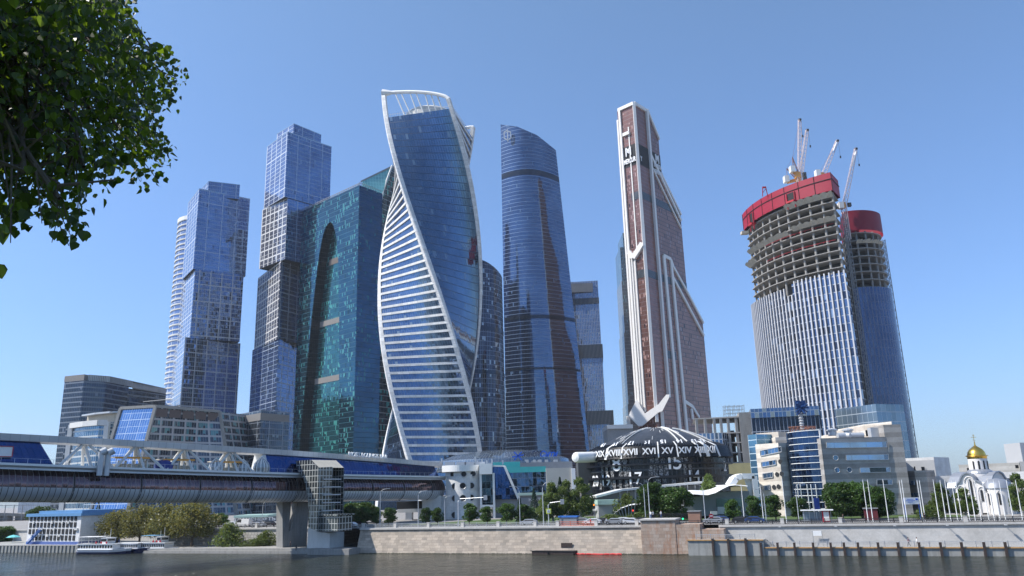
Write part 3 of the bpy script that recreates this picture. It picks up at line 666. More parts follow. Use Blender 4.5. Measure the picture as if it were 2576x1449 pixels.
NF = 52; FH = (ZT-ZB)/NF
sides = [MB() for _ in range(4)]; bands = MB(); K = 10
for f in range(NF):
    z0, z1 = ZB+f*FH, ZB+(f+1)*FH
    for k in range(4):
        zz0, zz1 = (z0, z1)
        a0, b0 = corner(k, z0), corner(k+1, z0); a1, b1 = corner(k, z1), corner(k+1, z1); Ls = (b0-a0).length
        for i in range(K):
            t0, t1 = i/K, (i+1)/K
            sides[k].poly([a0.lerp(b0, t0), a0.lerp(b0, t1), a1.lerp(b1, t1), a1.lerp(b1, t0)], 0, [(t0*Ls, f*4.5), (t1*Ls, f*4.5), (t1*Ls, f*4.5+4.5), (t0*Ls, f*4.5+4.5)])
        if k % 2 == 1 - 0 and False: pass
    for k in (1, 3):     # white floor bands on alternate faces
        zc = z0+FH*.5
        a0, b0 = corner(k, zc, RAD+.5), corner(k+1, zc, RAD+.5); h = 1.35
        d_ = Vector((0, 0, h/2)); nrm = (b0-a0).normalized(); nn = Vector((nrm.y, -nrm.x, 0)); c_ = Vector((cx_, cy_, zc))
        if (a0.lerp(b0, .5)-c_).dot(nn) < 0: nn = -nn
        bands.bar(a0-nn*.05, b0-nn*.05, .6, h)
for k in range(4): sides[k].build('glass_face', M['f_twist2'] if k in (1, 3) else M['f_twist'], r_, smooth=True)
bands.build('floor_bands', M['ribp'], r_)
def ribbon(k, ztop, name, w=.75):
    b = MB(); rings = []; n = 90
    for i in range(n+1):
        z = ZB+(ztop-ZB)*i/n; a = R_(tang(z)+90*k); c_ = Vector((cx_, cy_, z))
        out_ = Vector((math.sin(a), -math.cos(a), 0)); tn = Vector((math.cos(a), math.sin(a), 0))
        dd = (RAD)*1.0
        rings.append([c_+out_*(dd-1.1)-tn*(w+1.1), c_+out_*(dd+.7)-tn*.4, c_+out_*(dd+.7)+tn*.4, c_+out_*(dd-1.1)+tn*(w+1.1), c_+out_*(dd-2.6)])
    b.loft(rings); b.poly(rings[-1]); return b.build(name, M['ribp'], r_)
ZR = at(957, 228, cy_-12).z
cz_ = [ZR-1]
for k, v_ in ((1, 250), (2, 322)):
    q = corner(k, ZT+6); cz_.append(zrow((q.x, q.y), v_))
cz_.append(ZT+3)
for k in range(4): ribbon(k, (ZR-1.5, cz_[1], cz_[2], cz_[3])[k], 'corner_ribbon')
# crown beams from corner to corner, bowed outward and rounded
def crown(ka, kb):
    cr = MB(); za, zb2 = cz_[ka], cz_[kb]; pts = []; n = 22
    for i in range(n+1):
        t_ = i/n; A_, B2_ = corner(ka, za, RAD-.5), corner(kb, zb2, RAD-.5); p_ = A_.lerp(B2_, t_)
        hi = (1-(1-t_)**1.0)*0; rise = (4.0 if ka == 0 else 1.5)*math.sin(math.pi*min(1, t_*1.0))**.5*(t_**.5)
        q = Vector((p_.x, p_.y, za+(zb2-za)*t_+.4+rise)); pts.append(q)
    cr.tube(pts, [1.15+(1.5*(1-min(1, i/3.0)) if ka == 0 else 0) for i in range(n+1)], 8); cr.build('crown_arch', M['white'], r_)
    return pts
pa = crown(0, 1); pc = crown(3, 2)
ang = tang(ZT)
for i in range(1, 8):
    st_ = MB(); tp = pa[int(2+i*2.4)]; A_, B2_ = corner(0, ZT, RAD-6), corner(1, ZT, RAD-6); q = A_.lerp(B2_, min(.96, .12+.115*i)); st_.tube([tp, Vector((q.x, q.y, ZT-1))], .45, 6); st_.build('crown_strut', M['white'], r_); st_ = MB()
    tp = pc[int(2+i*2.4)]; A_, B2_ = corner(3, ZT, RAD-6), corner(2, ZT, RAD-6); q = A_.lerp(B2_, min(.96, .12+.115*i)); st_.tube([tp, Vector((q.x, q.y, ZT-1))], .4, 6); st_.build('crown_strut', M['white'], r_)
b = MB(); b.poly([corner(k, ZT) for k in range(4)]); b.build('roof', M['roof'], r_)
b = MB()
for k in range(4):
    A_, B2_ = corner(k, ZT, RAD-.6), corner(k+1, ZT, RAD-.6)
    for i in range(28):
        p_ = A_.lerp(B2_, i/28); b.bar(p_, p_+up*2.6, .14)
    b.bar(A_+up*2, B2_+up*2, .12)
b.build('roof_railing', M['offwhite'], r_)
b = MB(); b.lathe((cx_, cy_, ZT), [(16, 0), (16, 7.4), (15, 8.6), (12, 8.8), (0, 9)], 32); b.build('roof_drum', M['offwhite'], r_)

M['pband'] = curtain('dark_plant_floor_louvre', (.02, .035, .06), (.015, .025, .045), (.05, .07, .1), 1.2, 50, .2, 0, metal=.7)
# ---- dark curved tower right of the twisted one
r_ = root('skyscraper', at(1230, 1150, 600)*1, 'dark curved tower with pale vertical strips between the twisted tower and the sail tower', 'skyscraper')
M['f_darkv'] = curtain('dark_striped_glass', (.04, .055, .09), (.02, .03, .05), (.22, .25, .3), 1.5, 3.6, .18, .28, metal=.85, amt=.05, wav=.04, majw=.4, majn=4, every=400, majc=(.05, .06, .08), blind=(.3, .36, .42), thr=.82)
Z = at(1222, 650, 590).z
cc = at(1195, 700, 617); R1 = (at(1262, 683, 600).x-cc.x)
b = MB(); P_ = [(cc.x+R1*math.cos(a), cc.y+R1*1.25*math.sin(a)) for a in [2*math.pi*i/48 for i in range(48)]]
zt = []
for x_, y_ in P_: zt.append(Z-9*((x_-cc.x)/R1)**2 if x_ > cc.x else Z)
b.prism(P_, SL, Z, 0, 1, zt=zt); b.build('shaft', [M['f_darkv'], M['roof']], r_)
b = MB()
for v in (828, 938):
    b = MB()
    z = zrow((cc.x, cc.y-R1), v); b.loft([[Vector((x_+(x_-cc.x)*.012, y_+(y_-cc.y)*.012, z_)) for x_, y_ in P_] for z_ in (z-1.4, z+1.4)]); b.build('plant_floor_band', M['pband'], r_)

# ---- tall blue sail tower
r_ = root('skyscraper', at(1370, 1150, 705)*1, 'tall deep blue sail shaped skyscraper with a sloping curved top and white emblem', 'skyscraper')
M['f_oko'] = curtain('deep_blue_glass', (.125, .175, .265), (.105, .15, .235), (.045, .08, .16), 1.6, 3.7, .12, .1, metal=.93, amt=.010, wav=.014, band=(.26, .34, .45), bandh=.3, blind=(.13, .2, .31), thr=.86)
def sail(z, n=24):
    Lx = at(1259, 313, 700); 
    zt_ = Lx.z; f = (zt_-z)/(zt_-SL)
    xl = Lx.x-2.5*f; xr = Lx.x+ (at(1397, 378, 705).x-Lx.x)+22*f
    out_ = []
    for i in range(n+1):
        t_ = i/n; x = xl+(xr-xl)*t_; y = 706-16*math.sin(math.pi*min(1, t_*1.0))**.9+11*t_
        out_.append(Vector((x, y, z)))
    out_ += [Vector((xr-3, 735, z)), Vector((xl+8, 735, z))]
    return out_
ZL = at(1259, 313, 700).z; NR = 24
def stop(i):
    if i > NR: return stop(NR) if i == NR+1 else ZL
    t_ = i/NR
    # roof line drops to the right along a curve
    pts = [(0, 313), (.3, 318), (.66, 340), (1, 378)]
    for (a, va), (b2, vb) in zip(pts, pts[1:]):
        if a <= t_ <= b2: v = va+(vb-va)*((t_-a)/(b2-a)); break
    p_ = sail(ZL-20*t_)[i]; return zrow((p_.x, p_.y), v)
tops = [stop(i) for i in range(NR+3)]
b = MB(); lev = 30
rings = []
for j in range(lev+1):
    ring = []
    for i in range(NR+3):
        z = SL+(tops[i]-SL)*j/lev; q = sail(z)[i]; ring.append(q)
    rings.append(ring)
n = NR+3; per = [0]
for i in range(n): per.append(per[-1]+(rings[0][(i+1) % n]-rings[0][i]).length)
for j in range(lev):
    for i in range(n):
        k = (i+1) % n; q = [rings[j][i], rings[j][k], rings[j+1][k], rings[j+1][i]]
        b.poly(q, 0, [(per[i], q[0].z), (per[i+1], q[1].z), (per[i+1], q[2].z), (per[i], q[3].z)])
b.build('shaft', M['f_oko'], r_, smooth=True)
MB().poly(rings[-1]).build('roof', M['roof'], r_)
for v, h in ((433, 5.2), (797, 3.4), (927, 2)):
    b = MB()
    z = zrow(XY(sail(200)[8]), v); b.loft([[q+(q-Vector((q.x, 722, q.z))).normalized()*.35 for q in sail(z+d)] for d in (-h/2, h/2)], closed=True); b.build('plant_floor_band', M['pband'], r_)
e = MB(); c_ = onp(1276.5, 338, Vector((0, 698, 0)), Vector((0, -1, 0))); c_.y = 693.5; c_.z -= 3
hw, hh = 3.1, 5.2
def es(x, z): return c_+Vector((x*hw, 0, z*hh))
for a, q in (((-1, .6), (-1, -.6)), ((1, .6), (1, -.6)), ((-1, .6), (-.1, .95)), ((1, .6), (.25, .8)), ((-1, -.6), (-.1, -.95)), ((1, -.6), (.1, -.95)), ((.05, 1.1), (.05, -1.25))): e.bar(es(*a), es(*q), .95)
e.build('emblem', M['white'], r_)
# ---- slim stepped tower right of the sail tower
r_ = root('skyscraper', at(1490, 1150, 760)*1, 'slim grey blue tower with three dark ledges, directly right of the sail tower', 'skyscraper')
M['f_slim'] = curtain('striped_blue_glass', (.16, .22, .33), (.1, .15, .24), (.3, .35, .42), 1.6, 3.7, .5, .25, metal=.85, amt=.03, wav=.02, blind=(.28, .34, .42), thr=.85)
M['fins'] = curtain('dark_fins', (.02, .025, .035), (.015, .02, .03), (.16, .18, .2), 1.3, 50, .35, .0, metal=.3)
prev = at(1503, 707, 760).z
for i, (ur, vt, vb) in enumerate(((1503, 707, 867), (1513, 867, 1033), (1530, 1033, None))):
    pr = gz(ur, vt if i == 0 else vt, prev) if i == 0 else Vector((at(ur, vt, 760).x, 760, prev))
    pr.y = 760; zb = SL if vb is None else zrow((pr.x, 760), vb); xl = at(1425, 800, 760).x
    pm = pr.x-9
    b = MB(); b.prism([(xl, 762), (pr.x, 758), (pr.x+4, 800), (xl, 800)], zb, prev, 0, 1, u0=0)
    b.build('shaft_section', [M['f_slim'], M['roof']], r_)
    if vb:
        c = MB(); c.prism([(xl, 761), (at(1514 if i == 0 else 1531, 800, 760).x-1.2, 756.5), (at(1514 if i == 0 else 1531, 800, 760).x+3, 800), (xl, 800)], zb-13, zb, 0, 1, bottom=True); c.build('dark_ledge', [M['fins'], M['roof']], r_); 
    prev = zb
zt_ = at(1503, 707, 760).z; c = MB(); c.box(((xl+at(1490, 707, 760).x)/2, 759, zt_-7), (at(1490, 707, 760).x-xl, 3.2, 9)); c.build('louvred_box', curtain('tan_louvre', (.3, .28, .25), (.27, .25, .23), (.2, .19, .17), .8, 90, .2, 0, metal=.2), r_)
c = MB(); c.prism([(xl, 760.6), (at(1503.5, 707, 760).x, 757.2), (at(1503.5, 707, 760).x, 757.4), (xl, 760.8)], zt_-23.5, zt_-17.5, 0, 1); c.build('dark_floor', [M['fins'], M['roof']], r_)

# ---- teal tower hidden behind the red one
r_ = root('skyscraper', at(1600, 1150, 790)*1, 'narrow teal glass tower peeping out behind the left edge of the copper tower', 'skyscraper')
M['f_teal'] = curtain('teal_strip_glass', (.22, .36, .42), (.14, .26, .33), (.12, .18, .22), 1.5, 3.7, .5, .5, metal=.8, amt=.03, wav=.02, blind=(.35, .5, .5), thr=.85)
M['f_teal2'] = curtain('grey_teal_glass', (.13, .19, .21), (.08, .12, .14), (.25, .26, .26), 1.2, 3.7, .5, .4, metal=.6, amt=.03, wav=.02, blind=(.2, .4, .4), thr=.85)
for i, (u1, v1, v0, mat) in enumerate(((1566, 586, 622, 'f_teal'), (1559.5, 622, 707, 'f_teal'), (1563.5, 707, 837, 'f_teal2'), (1569.5, 837, 1017, 'f_teal2'), (1579, 1017, None, 'f_teal2'))):
    x0 = at(u1, v1, 790).x; zt_ = at(u1, v1, 790).z; zb = SL if v0 is None else at(u1, v0, 790).z-1
    b = MB(); b.prism([(x0, 790), (x0+45, 788), (x0+45, 830), (x0, 830)], zb, zt_, 0, 1, bottom=True); b.build('shaft_section', [M[mat], M['roof']], r_)
# ---- copper tower
M['f_cop'] = curtain('copper_glass', (.34, .155, .12), (.26, .115, .09), (.13, .085, .08), 1.3, 3.7, .22, .55, metal=.7, rough=.2, amt=.03, wav=.01, blind=(.42, .26, .23), thr=.8, dark=(.05, .03, .04), dthr=.03, linemetal=.1)
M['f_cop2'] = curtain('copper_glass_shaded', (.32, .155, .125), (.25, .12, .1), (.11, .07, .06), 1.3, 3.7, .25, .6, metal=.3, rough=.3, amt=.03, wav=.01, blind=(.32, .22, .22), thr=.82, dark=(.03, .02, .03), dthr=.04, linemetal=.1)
mer = root('skyscraper', at(1640, 1150, 650)*1, 'tall copper coloured skyscraper edged in white with diagonal steps down its right side', 'skyscraper')
V2 = at(1594.3, 260.3, 630); Z2 = V2.z; V1 = gz(1555.8, 278, Z2); dr = Vector((.65, .76, 0)).normalized(); nr = Vector((dr.y, -dr.x, 0))
dl = (V1-V2); dl.z = 0; LL = dl.length; dl.normalize(); nl = Vector((dl.y, -dl.x, 0)); nl = -nl if nl.y > 0 else nl
def mR(u, v): p = onp(u, v, V2, nr); return ((p-V2).dot(dr), p.z)
def mL(u, v): p = onp(u, v, V2, nl); return ((p-V2).dot(dl), p.z)
def RP(s, z, o=0): q = V2+dr*s+nr*o; return Vector((q.x, q.y, z))
def LP(s, z, o=0): q = V2+dl*s+nl*o; return Vector((q.x, q.y, z))
prof = [mR(1627, 276), mR(1656.4, 348), mR(1663, 439), mR(1712, 540.6), mR(1728, 736), mR(1768, 813), mR(1789, 1017)]
sR = [p_[0] for p_ in prof]
prof[2] = (prof[1][0], prof[2][1]); prof[4] = (prof[3][0], prof[4][1]); prof[6] = (prof[5][0], SL)
P6 = [(0, SL), prof[6], prof[5], prof[4], prof[3], prof[2], prof[1], (prof[0][0], Z2), (0, Z2)]
b = MB(); EL = dl*(LL+1.5)
b.poly([RP(s, z) for s, z in P6], 1, P6)
b.poly([RP(s, z)+EL for s, z in P6][::-1], 1)
for i in range(1, len(P6)):
    (s0, z0), (s1, z1) = P6[i], P6[(i+1) % len(P6)]
    a_, c_ = RP(s0, z0), RP(s1, z1); b.poly([a_, a_+EL, c_+EL, c_], 0 if i == len(P6)-1 else 2, [(0, z0), (LL, z0), (LL, z1), (0, z1)] if i == len(P6)-1 else None)
b.build('shaft', [M['f_cop'], M['f_cop2'], M['roof']], mer)
b = MB(); s3_ = mR(1622, 274)[0]; z0_ = mR(1655, 1020)[1]; b.poly([RP(.5, z0_, .12), RP(s3_, z0_, .12), RP(s3_, Z2, .12), RP(.5, Z2, .12)]); b.build('front_strip', curtain('copper_glass_sunlit', (.36, .155, .12), (.27, .115, .09), (.12, .075, .07), 1.3, 3.7, .3, .5, metal=.45, rough=.25, amt=.02), mer)  # overlay in brighter copper, sunlight on this strip put into its colour
M['ribw'] = plain('white_cladding', (.74, .72, .69), .5, var=.06)
wr = MB()
def rbar(a, c, w_=3.2, o=.5, f=mR, g_=RP, th=1.4):
    p_, q = f(*a), f(*c); n_ = nr if g_ is RP else nl; wr.bar(g_(p_[0], p_[1], o), g_(q[0], q[1], o), w_, th, up=n_)
wr.bar(V2+Vector((0, -.5, .5)), Vector((V2.x, V2.y-.5, zrow(V2, 1062))), 2.2, 2.4)
wr.bar(RP(0, Z2), RP(prof[0][0], Z2), 3, 3); wr.bar(LP(0, Z2), LP(LL, Z2), 3, 3)
s3, z3 = mR(1624, 274); wr.bar(RP(s3, Z2+1, .8), RP(s3, zrow(RP(s3, 0), 1000), .8), 2.6, 3.0, up=nr)
for f_ in (.9,): wr.bar(LP(LL*f_, Z2-(0 if f_ < 1 else 10), .6), LP(LL*f_, zrow(LP(LL*f_, 0), 1030), .6), 2.0, 2.0, up=nl)
wr.bar(LP(LL+.9, zrow(LP(LL, 0), 302), .4), LP(LL+.9, zrow(LP(LL, 0), 1010), .4), 1.6, 2.4, up=nl)
rbar((1627, 276), (1656.4, 348), 2.2); rbar((1656.4, 348), (1656.9, 352), 1)
rbar((1632, 382), (1712, 556), 2.6, .6); rbar((1663, 439), (1712, 540.6), 2.0); rbar((1636, 415), (1712, 575), 1.6, .4)
rbar((1692, 671), (1730, 740), 2.4, .6); rbar((1728, 736), (1768, 813), 2.2); rbar((1691, 697), (1769, 845), 2.4, .6)
rbar((1667.8, 643), (1686, 653), 3); rbar((1686, 653), (1692, 671), 2.6); 
rbar((1667.8, 643), (1709, 1085), 3.6, .7); rbar((1686, 655), (1727, 1092), 3.2, .7)
rbar((1722, 1010.6), (1741, 1023.6), 3); rbar((1741, 1023.6), (1757, 1050), 2.4); rbar((1738, 1028), (1741, 1055), 2.6); rbar((1674, 690), (1677, 697), .5)
wr.build('white_edging', M['ribw'], mer)
b = MB()   # lower left: pale cladding strips and the small beams
zc = mL(1594, 650)[1]; zq = mL(1594, 1040)[1]
for s_, w_ in ((LL*.58, 1.0), (LL*.76, 1.1)): b.bar(LP(s_, zc+6, .5), LP(s_, zq, .5), w_, 1.2, up=nl)
b.bar(LP(LL*.42, Z2-20, .2), LP(LL*.42, zc, .2), 1.0, 1.0, up=nl)
b.bar(LP(LL*.35, Z2-26, 1), LP(LL*.75, Z2-26, 1), 3, 2.4, up=nl); b.bar(LP(LL*.02, zc+10, 1.2), LP(LL*.62, zc, 1.2), 4.5, 3, up=nl); b.bar(LP(LL*.62, zc, 1.2), LP(LL*.86, zc+6, 1.2), 4, 3, up=nl)
b.build('pale_cladding', M['ribw'], mer)
b = MB()
b.poly([LP(LL*.53, zc-1, .35), LP(LL*.53, zq, .35), LP(LL*1.0, zq, .35), LP(LL*1.0, zc+3, .35)]); b.build('grey_cladding', plain('grey_cladding', (.5, .48, .46), .5), mer)
b = MB()
T2 = lambda c: (1499.5+.3267*c[0], 670.8+.3267*c[1])
pc_ = V2+Vector((0, -2.5, 0)); fr = [onp(*T2(c), pc_, Vector((-.5, -.866, 0))) for c in ((250, 1150), (262, 1118), (305, 1035), (322, 1030), (348, 1085), (376, 1130), (480, 1060), (540, 985), (567, 985), (560, 1012), (510, 1112), (480, 1122), (360, 1224), (330, 1228))]; bk_ = [q+Vector((1, 7, 0)) for q in fr]; b.poly(fr[::1]); b.poly(bk_[::-1])
for i in range(len(fr)): j = (i+1) % len(fr); b.poly([fr[i], bk_[i], bk_[j], fr[j]])
rp_ = [mR(*T2(c)) for c in ((378, 1130), (480, 1060), (540, 985), (567, 985), (560, 1010), (510, 1112), (400, 1200), (345, 1228), (350, 1150))]
lp_ = [mL(*T2(c)) for c in ((376, 1130), (350, 1228), (330, 1228), (250, 1150), (305, 1035), (322, 1030), (348, 1085))]
for pl, g_, n_ in ():
    fr = [g_(s, z, 2.2) for s, z in pl]; bk_ = [g_(s, z, -.2) for s, z in pl]; b.poly(fr); b.poly(bk_[::-1])
    for i in range(len(fr)): j = (i+1) % len(fr); b.poly([fr[i], bk_[i], bk_[j], fr[j]])
for c in ((255, 1150), (495, 1120)):
    s, z = (mL if c[0] < 300 else mR)(*T2(c)); g_ = LP if c[0] < 300 else RP; b.bar(g_(s, z, 1.2), g_(s, SL, 1.2), 2.6)
b.build('base_collar', M['ribw'], mer)
b = MB()
def bandR(v0, v1, s0, s1, o=.25, g_=RP, f=mR, u=1640):
    z0 = f(u, v0)[1]; z1 = f(u, v1)[1]; b.poly([g_(s0, z1, o), g_(s1, z1, o), g_(s1, z0, o), g_(s0, z0, o)])
zt1, zb1 = mR(1612, 365)[1], mR(1612, 415)[1]
b.poly([RP(0, zb1, .25), RP(prof[1][0], zb1, .25), RP(prof[1][0], zt1, .25), RP(0, zt1, .25)])
zt2, zb2 = mL(1580, 372)[1], mL(1580, 424)[1]
b.poly([LP(0, zb1, .25), LP(LL*.88, zb1, .25), LP(LL*.88, zt1, .25), LP(0, zt1, .25)]); b.build('sign_panel', M['dark'], mer)
b = MB()
for v in (495, 694, 885):
    z = mR(1625 if v < 600 else 1650, v)[1]; s1 = prof[3][0] if v < 600 else (prof[4][0] if v < 720 else prof[5][0]); s0 = 0
    if v == 885: s0, s1 = mR(1675, v)[0], mR(1700, v)[0]
    b = MB(); b.poly([RP(s0, z-3.4, .2), RP(s1, z-3.4, .2), RP(s1, z+3.4, .2), RP(s0, z+3.4, .2)])
    if v < 800: b.build('plant_floor', M['fins'], mer); b = MB(); b.poly([LP(0, z-3.4, .2), LP(LL*.55, z-3.4, .2), LP(LL*.55, z+3.4, .2), LP(0, z+3.4, .2)])
    b.build('plant_floor', M['fins'], mer)
M['signw'] = plain('white_letters', (.8, .8, .8), .5, var=.02)
zl = (zt1*.45+zb1*.55)
wR = prof[1][0]-prof[0][0]; mR_ = (prof[1][0]+prof[0][0])/2+1
text_fit('sign_text', 'MERCUR', 4.2, LL*.74, LP(LL*.45, zl-7, 1.2), -dl, up, M['signw'], mer, .2)
text_fit('sign_text', 'Y', 4.2, LL*.12, RP(4, zl-6.5, 1.2), dr, up, M['signw'], mer, .2)
text_fit('sign_text', 'ГРУППА', 3.6, wR*.72, RP(mR_, zl-5, 1.2), dr, up, M['signw'], mer, .2)
text_fit('sign_text', 'МЕРКУРИЙ', 3.6, wR*.86, RP(mR_, zl-11, 1.2), dr, up, M['signw'], mer, .2)
b = MB()
for g_, s0 in ((LP, LL*.5), (RP, mR_)):
    b = MB()
    sg = -1 if g_ is LP else 1
    for x0, h0, h1 in ((-2.4, 0, 8), (-.8, 3, 6), (.8, 2, 6), (2.4, 0, 8)): b.bar(g_(s0+sg*x0, zl+1+h0, 1.2), g_(s0+sg*x0, zl+1+h1, 1.2), 1.0, .6, up=nr if g_ is RP else nl)
    b.bar(g_(s0-2.4*sg, zl+9, 1.2), g_(s0, zl+6, 1.2), 1.0, .6, up=nr if g_ is RP else nl); b.bar(g_(s0+2.4*sg, zl+9, 1.2), g_(s0, zl+6, 1.2), 1.0, .6, up=nr if g_ is RP else nl); b.build('emblem', M['signw'], mer)

# ---- tower under construction: two curved volumes
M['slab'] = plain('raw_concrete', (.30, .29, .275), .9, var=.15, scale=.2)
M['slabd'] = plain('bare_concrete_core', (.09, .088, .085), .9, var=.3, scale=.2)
M['redp'] = plain('red_formwork_panels', (.30, .012, .035), .55, var=.1, scale=.1)
M['f_con'] = curtain('new_blue_glazing', (.15, .20, .30), (.11, .15, .23), (.34, .38, .45), 3.3, 4.0, .1, .5, metal=.85, amt=.035, wav=.02, blind=(.28, .36, .5), thr=.8, dark=(.06, .07, .1), dthr=.12)
con = root('tower_under_construction', at(2060, 1150, 385)*1, 'curved concrete tower under construction with red crown panels above bare floors and striped glass', 'tower')
T3 = lambda c: (1838.8+.3267*c[0], 276.2+.3267*c[1])
C0 = at(2088.7, 433, 370); ZC = C0.z
def smooth_pts(pts, n):
    out_ = []
    for k in range(n+1):
        t_ = k/n*(len(pts)-1); i = min(int(t_), len(pts)-2); f = t_-i
        p0, p1, p2, p3 = pts[max(i-1, 0)], pts[i], pts[i+1], pts[min(i+2, len(pts)-1)]
        out_.append(.5*((2*p1)+(p2-p0)*f+(2*p0-5*p1+4*p2-p3)*f*f+(3*p1-p0-3*p2+p3)*f**3))
    return out_
# circle arc through left, middle, right points of the crown outline
def arc3(a, m_, c, n, ext=0):
    ax, ay, bx, by, cx, cy = a[0], a[1], m_[0], m_[1], c[0], c[1]
    d = 2*(ax*(by-cy)+bx*(cy-ay)+cx*(ay-by))
    ux = ((ax*ax+ay*ay)*(by-cy)+(bx*bx+by*by)*(cy-ay)+(cx*cx+cy*cy)*(ay-by))/d
    uy = ((ax*ax+ay*ay)*(cx-bx)+(bx*bx+by*by)*(ax-cx)+(cx*cx+cy*cy)*(bx-ax))/d
    r = math.hypot(ax-ux, ay-uy); a0 = math.atan2(ay-uy, ax-ux); a1 = math.atan2(cy-uy, cx-ux)
    if a0 < 0 and a1 > a0: pass
    while a1-a0 > math.pi: a1 -= 2*math.pi
    while a1-a0 < -math.pi: a1 += 2*math.pi
    a0 -= (a1-a0)*ext
    return [Vector((ux+r*math.cos(a0+(a1-a0)*i/n), uy+r*math.sin(a0+(a1-a0)*i/n), 0)) for i in range(n+1)], Vector((ux, uy, 0)), r
pl = gz(1876, 529, ZC); pm_ = gz(1969.5, 472, ZC)
ARC, cC, cR = arc3(pl, pm_, C0, 40, .12)
pr2 = gz(2108, 454, ZC); pr2.z = 0
CB = [pr2, pr2+Vector((-16, 22, 0)), ARC[0]+Vector((18, 12, 0))]
def ring(d, extra=True):   # outline shrunk by d towards the arc's centre
    o_ = [p_+(cC-p_).normalized()*d for p_ in ARC]
    o_[-1] = o_[-1]+Vector((-d*.3, d*.3, 0)); e_ = [CB[0]+Vector((-d*.8, d*.5, 0)), CB[1], CB[2]]
    return o_+(e_ if extra else [])
zcb = zrow(C0, 478)
b = MB(); R0, R1_ = ring(0), ring(-.0)
b.loft([[Vector((p_.x, p_.y, z)) for p_ in R0] for z in (zcb, ZC)])
b.build('red_crown', M['redp'], con)
b = MB()
for i in range(0, 41, 5): b.bar(Vector((ARC[i].x, ARC[i].y, zcb))+(ARC[i]-cC).normalized()*.1, Vector((ARC[i].x, ARC[i].y, ZC))+(ARC[i]-cC).normalized()*.1, .25, .25)
for i in range(40): zz = ZC-(ZC-zcb)*.36; b.bar(Vector((ARC[i].x, ARC[i].y, zz))+(ARC[i]-cC).normalized()*.12, Vector((ARC[i+1].x, ARC[i+1].y, zz))+(ARC[i]-cC).normalized()*.12, .35, .3)
p1 = ARC[-1]+Vector((0, 0, ZC-(ZC-zcb)*.36)); b.bar(p1, pr2+Vector((.1, -.1, p1.z)), .35)
b.build('panel_joint', M['dark'], con)
b = MB(); b.poly([Vector((p_.x, p_.y, ZC-1)) for p_ in ring(1)]); b.build('working_deck', M['cloth'], con)
# openings in the crown with red platform
def arcS(t_, d=0):
    x = t_*40; i = min(int(x), 39); p_ = ARC[i].lerp(ARC[i+1], x-i); return p_-(cC-p_).normalized()*d
def arc_t(u, v, z):    # parameter along the arc where picture column u falls at height z
    best = min(range(0, 401), key=lambda k: abs(pix((arcS(k/400).x, arcS(k/400).y, z))[0]-u)); return best/400
for (u0, u1, v0, v1) in ((1981, 2000.5, 485, 506), (1888, 1896.5, 536, 562)):
    ta, tb = arc_t(u0, 0, ZC-8), arc_t(u1, 0, ZC-8); z0, z1 = zrow(arcS((ta+tb)/2), v1), zrow(arcS((ta+tb)/2), v0)
    b = MB(); q = [arcS(ta, .12), arcS(tb, .12)]; b.poly([(q[0].x, q[0].y, z0), (q[1].x, q[1].y, z0), (q[1].x, q[1].y, z1), (q[0].x, q[0].y, z1)]); b.build('crown_opening', M['dark'], con)
    b = MB(); q = [arcS(ta, .4), arcS(tb, .4)]
    b.bar((q[0].x, q[0].y, z0-.5), (q[1].x, q[1].y, z0-.5), 2.6, 1); b.bar((q[1].x, q[1].y, z0-4), (q[1].x, q[1].y, z1), .5); b.bar((q[0].x, q[0].y, z0-4), (q[0].x, q[0].y, z1), .4); b.build('hoist_platform', M['red'], con)
# slabs and columns
ztop_cur = zrow(C0, 684)
FLH = 4.25; nfl = int((zcb-ztop_cur)/FLH)+1
b = MB(); col = MB(); core = MB(); nets = MB()
R15, R35 = ring(1.2), ring(3.0)
zf = [zcb-1-FLH*k for k in range(nfl+1)]
zf = [z for k, z in enumerate(zf) if k not in (10,)]
for z in zf:
    b.prism([XY(p_) for p_ in R15], z-.36, z, 0, 0, bottom=True)
for z in [SL+FLH*k for k in range(1, 40) if SL+FLH*k < ztop_cur]:
    # floors seen on the open right-hand end
    e_ = [R15[-4], CB[0], CB[1], CB[1]+(R15[-4]-CB[1])*.3]; b.prism([XY(p_) for p_ in (R15[-5], R15[-4], R15[-3], CB[1])], z-.45, z, 0, 0, bottom=True)
for i in range(0, 41, 4):
    p_ = R35[i]; col.tube([(p_.x, p_.y, ztop_cur-8), (p_.x, p_.y, zcb)], .62, 8)
for p_ in (ring(3)[-3]+Vector((-1, 0, 0)), ring(3)[-4]+Vector((.5, 1, 0))): col.tube([(p_.x, p_.y, SL), (p_.x, p_.y, zcb)], .6, 8)
b.build('floor_slabs', M['slab'], con); col.build('columns', M['slab'], con)
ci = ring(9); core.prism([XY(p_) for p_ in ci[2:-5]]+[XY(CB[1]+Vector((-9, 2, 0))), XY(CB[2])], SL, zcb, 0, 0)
core.build('core_walls', M['slabd'], con)
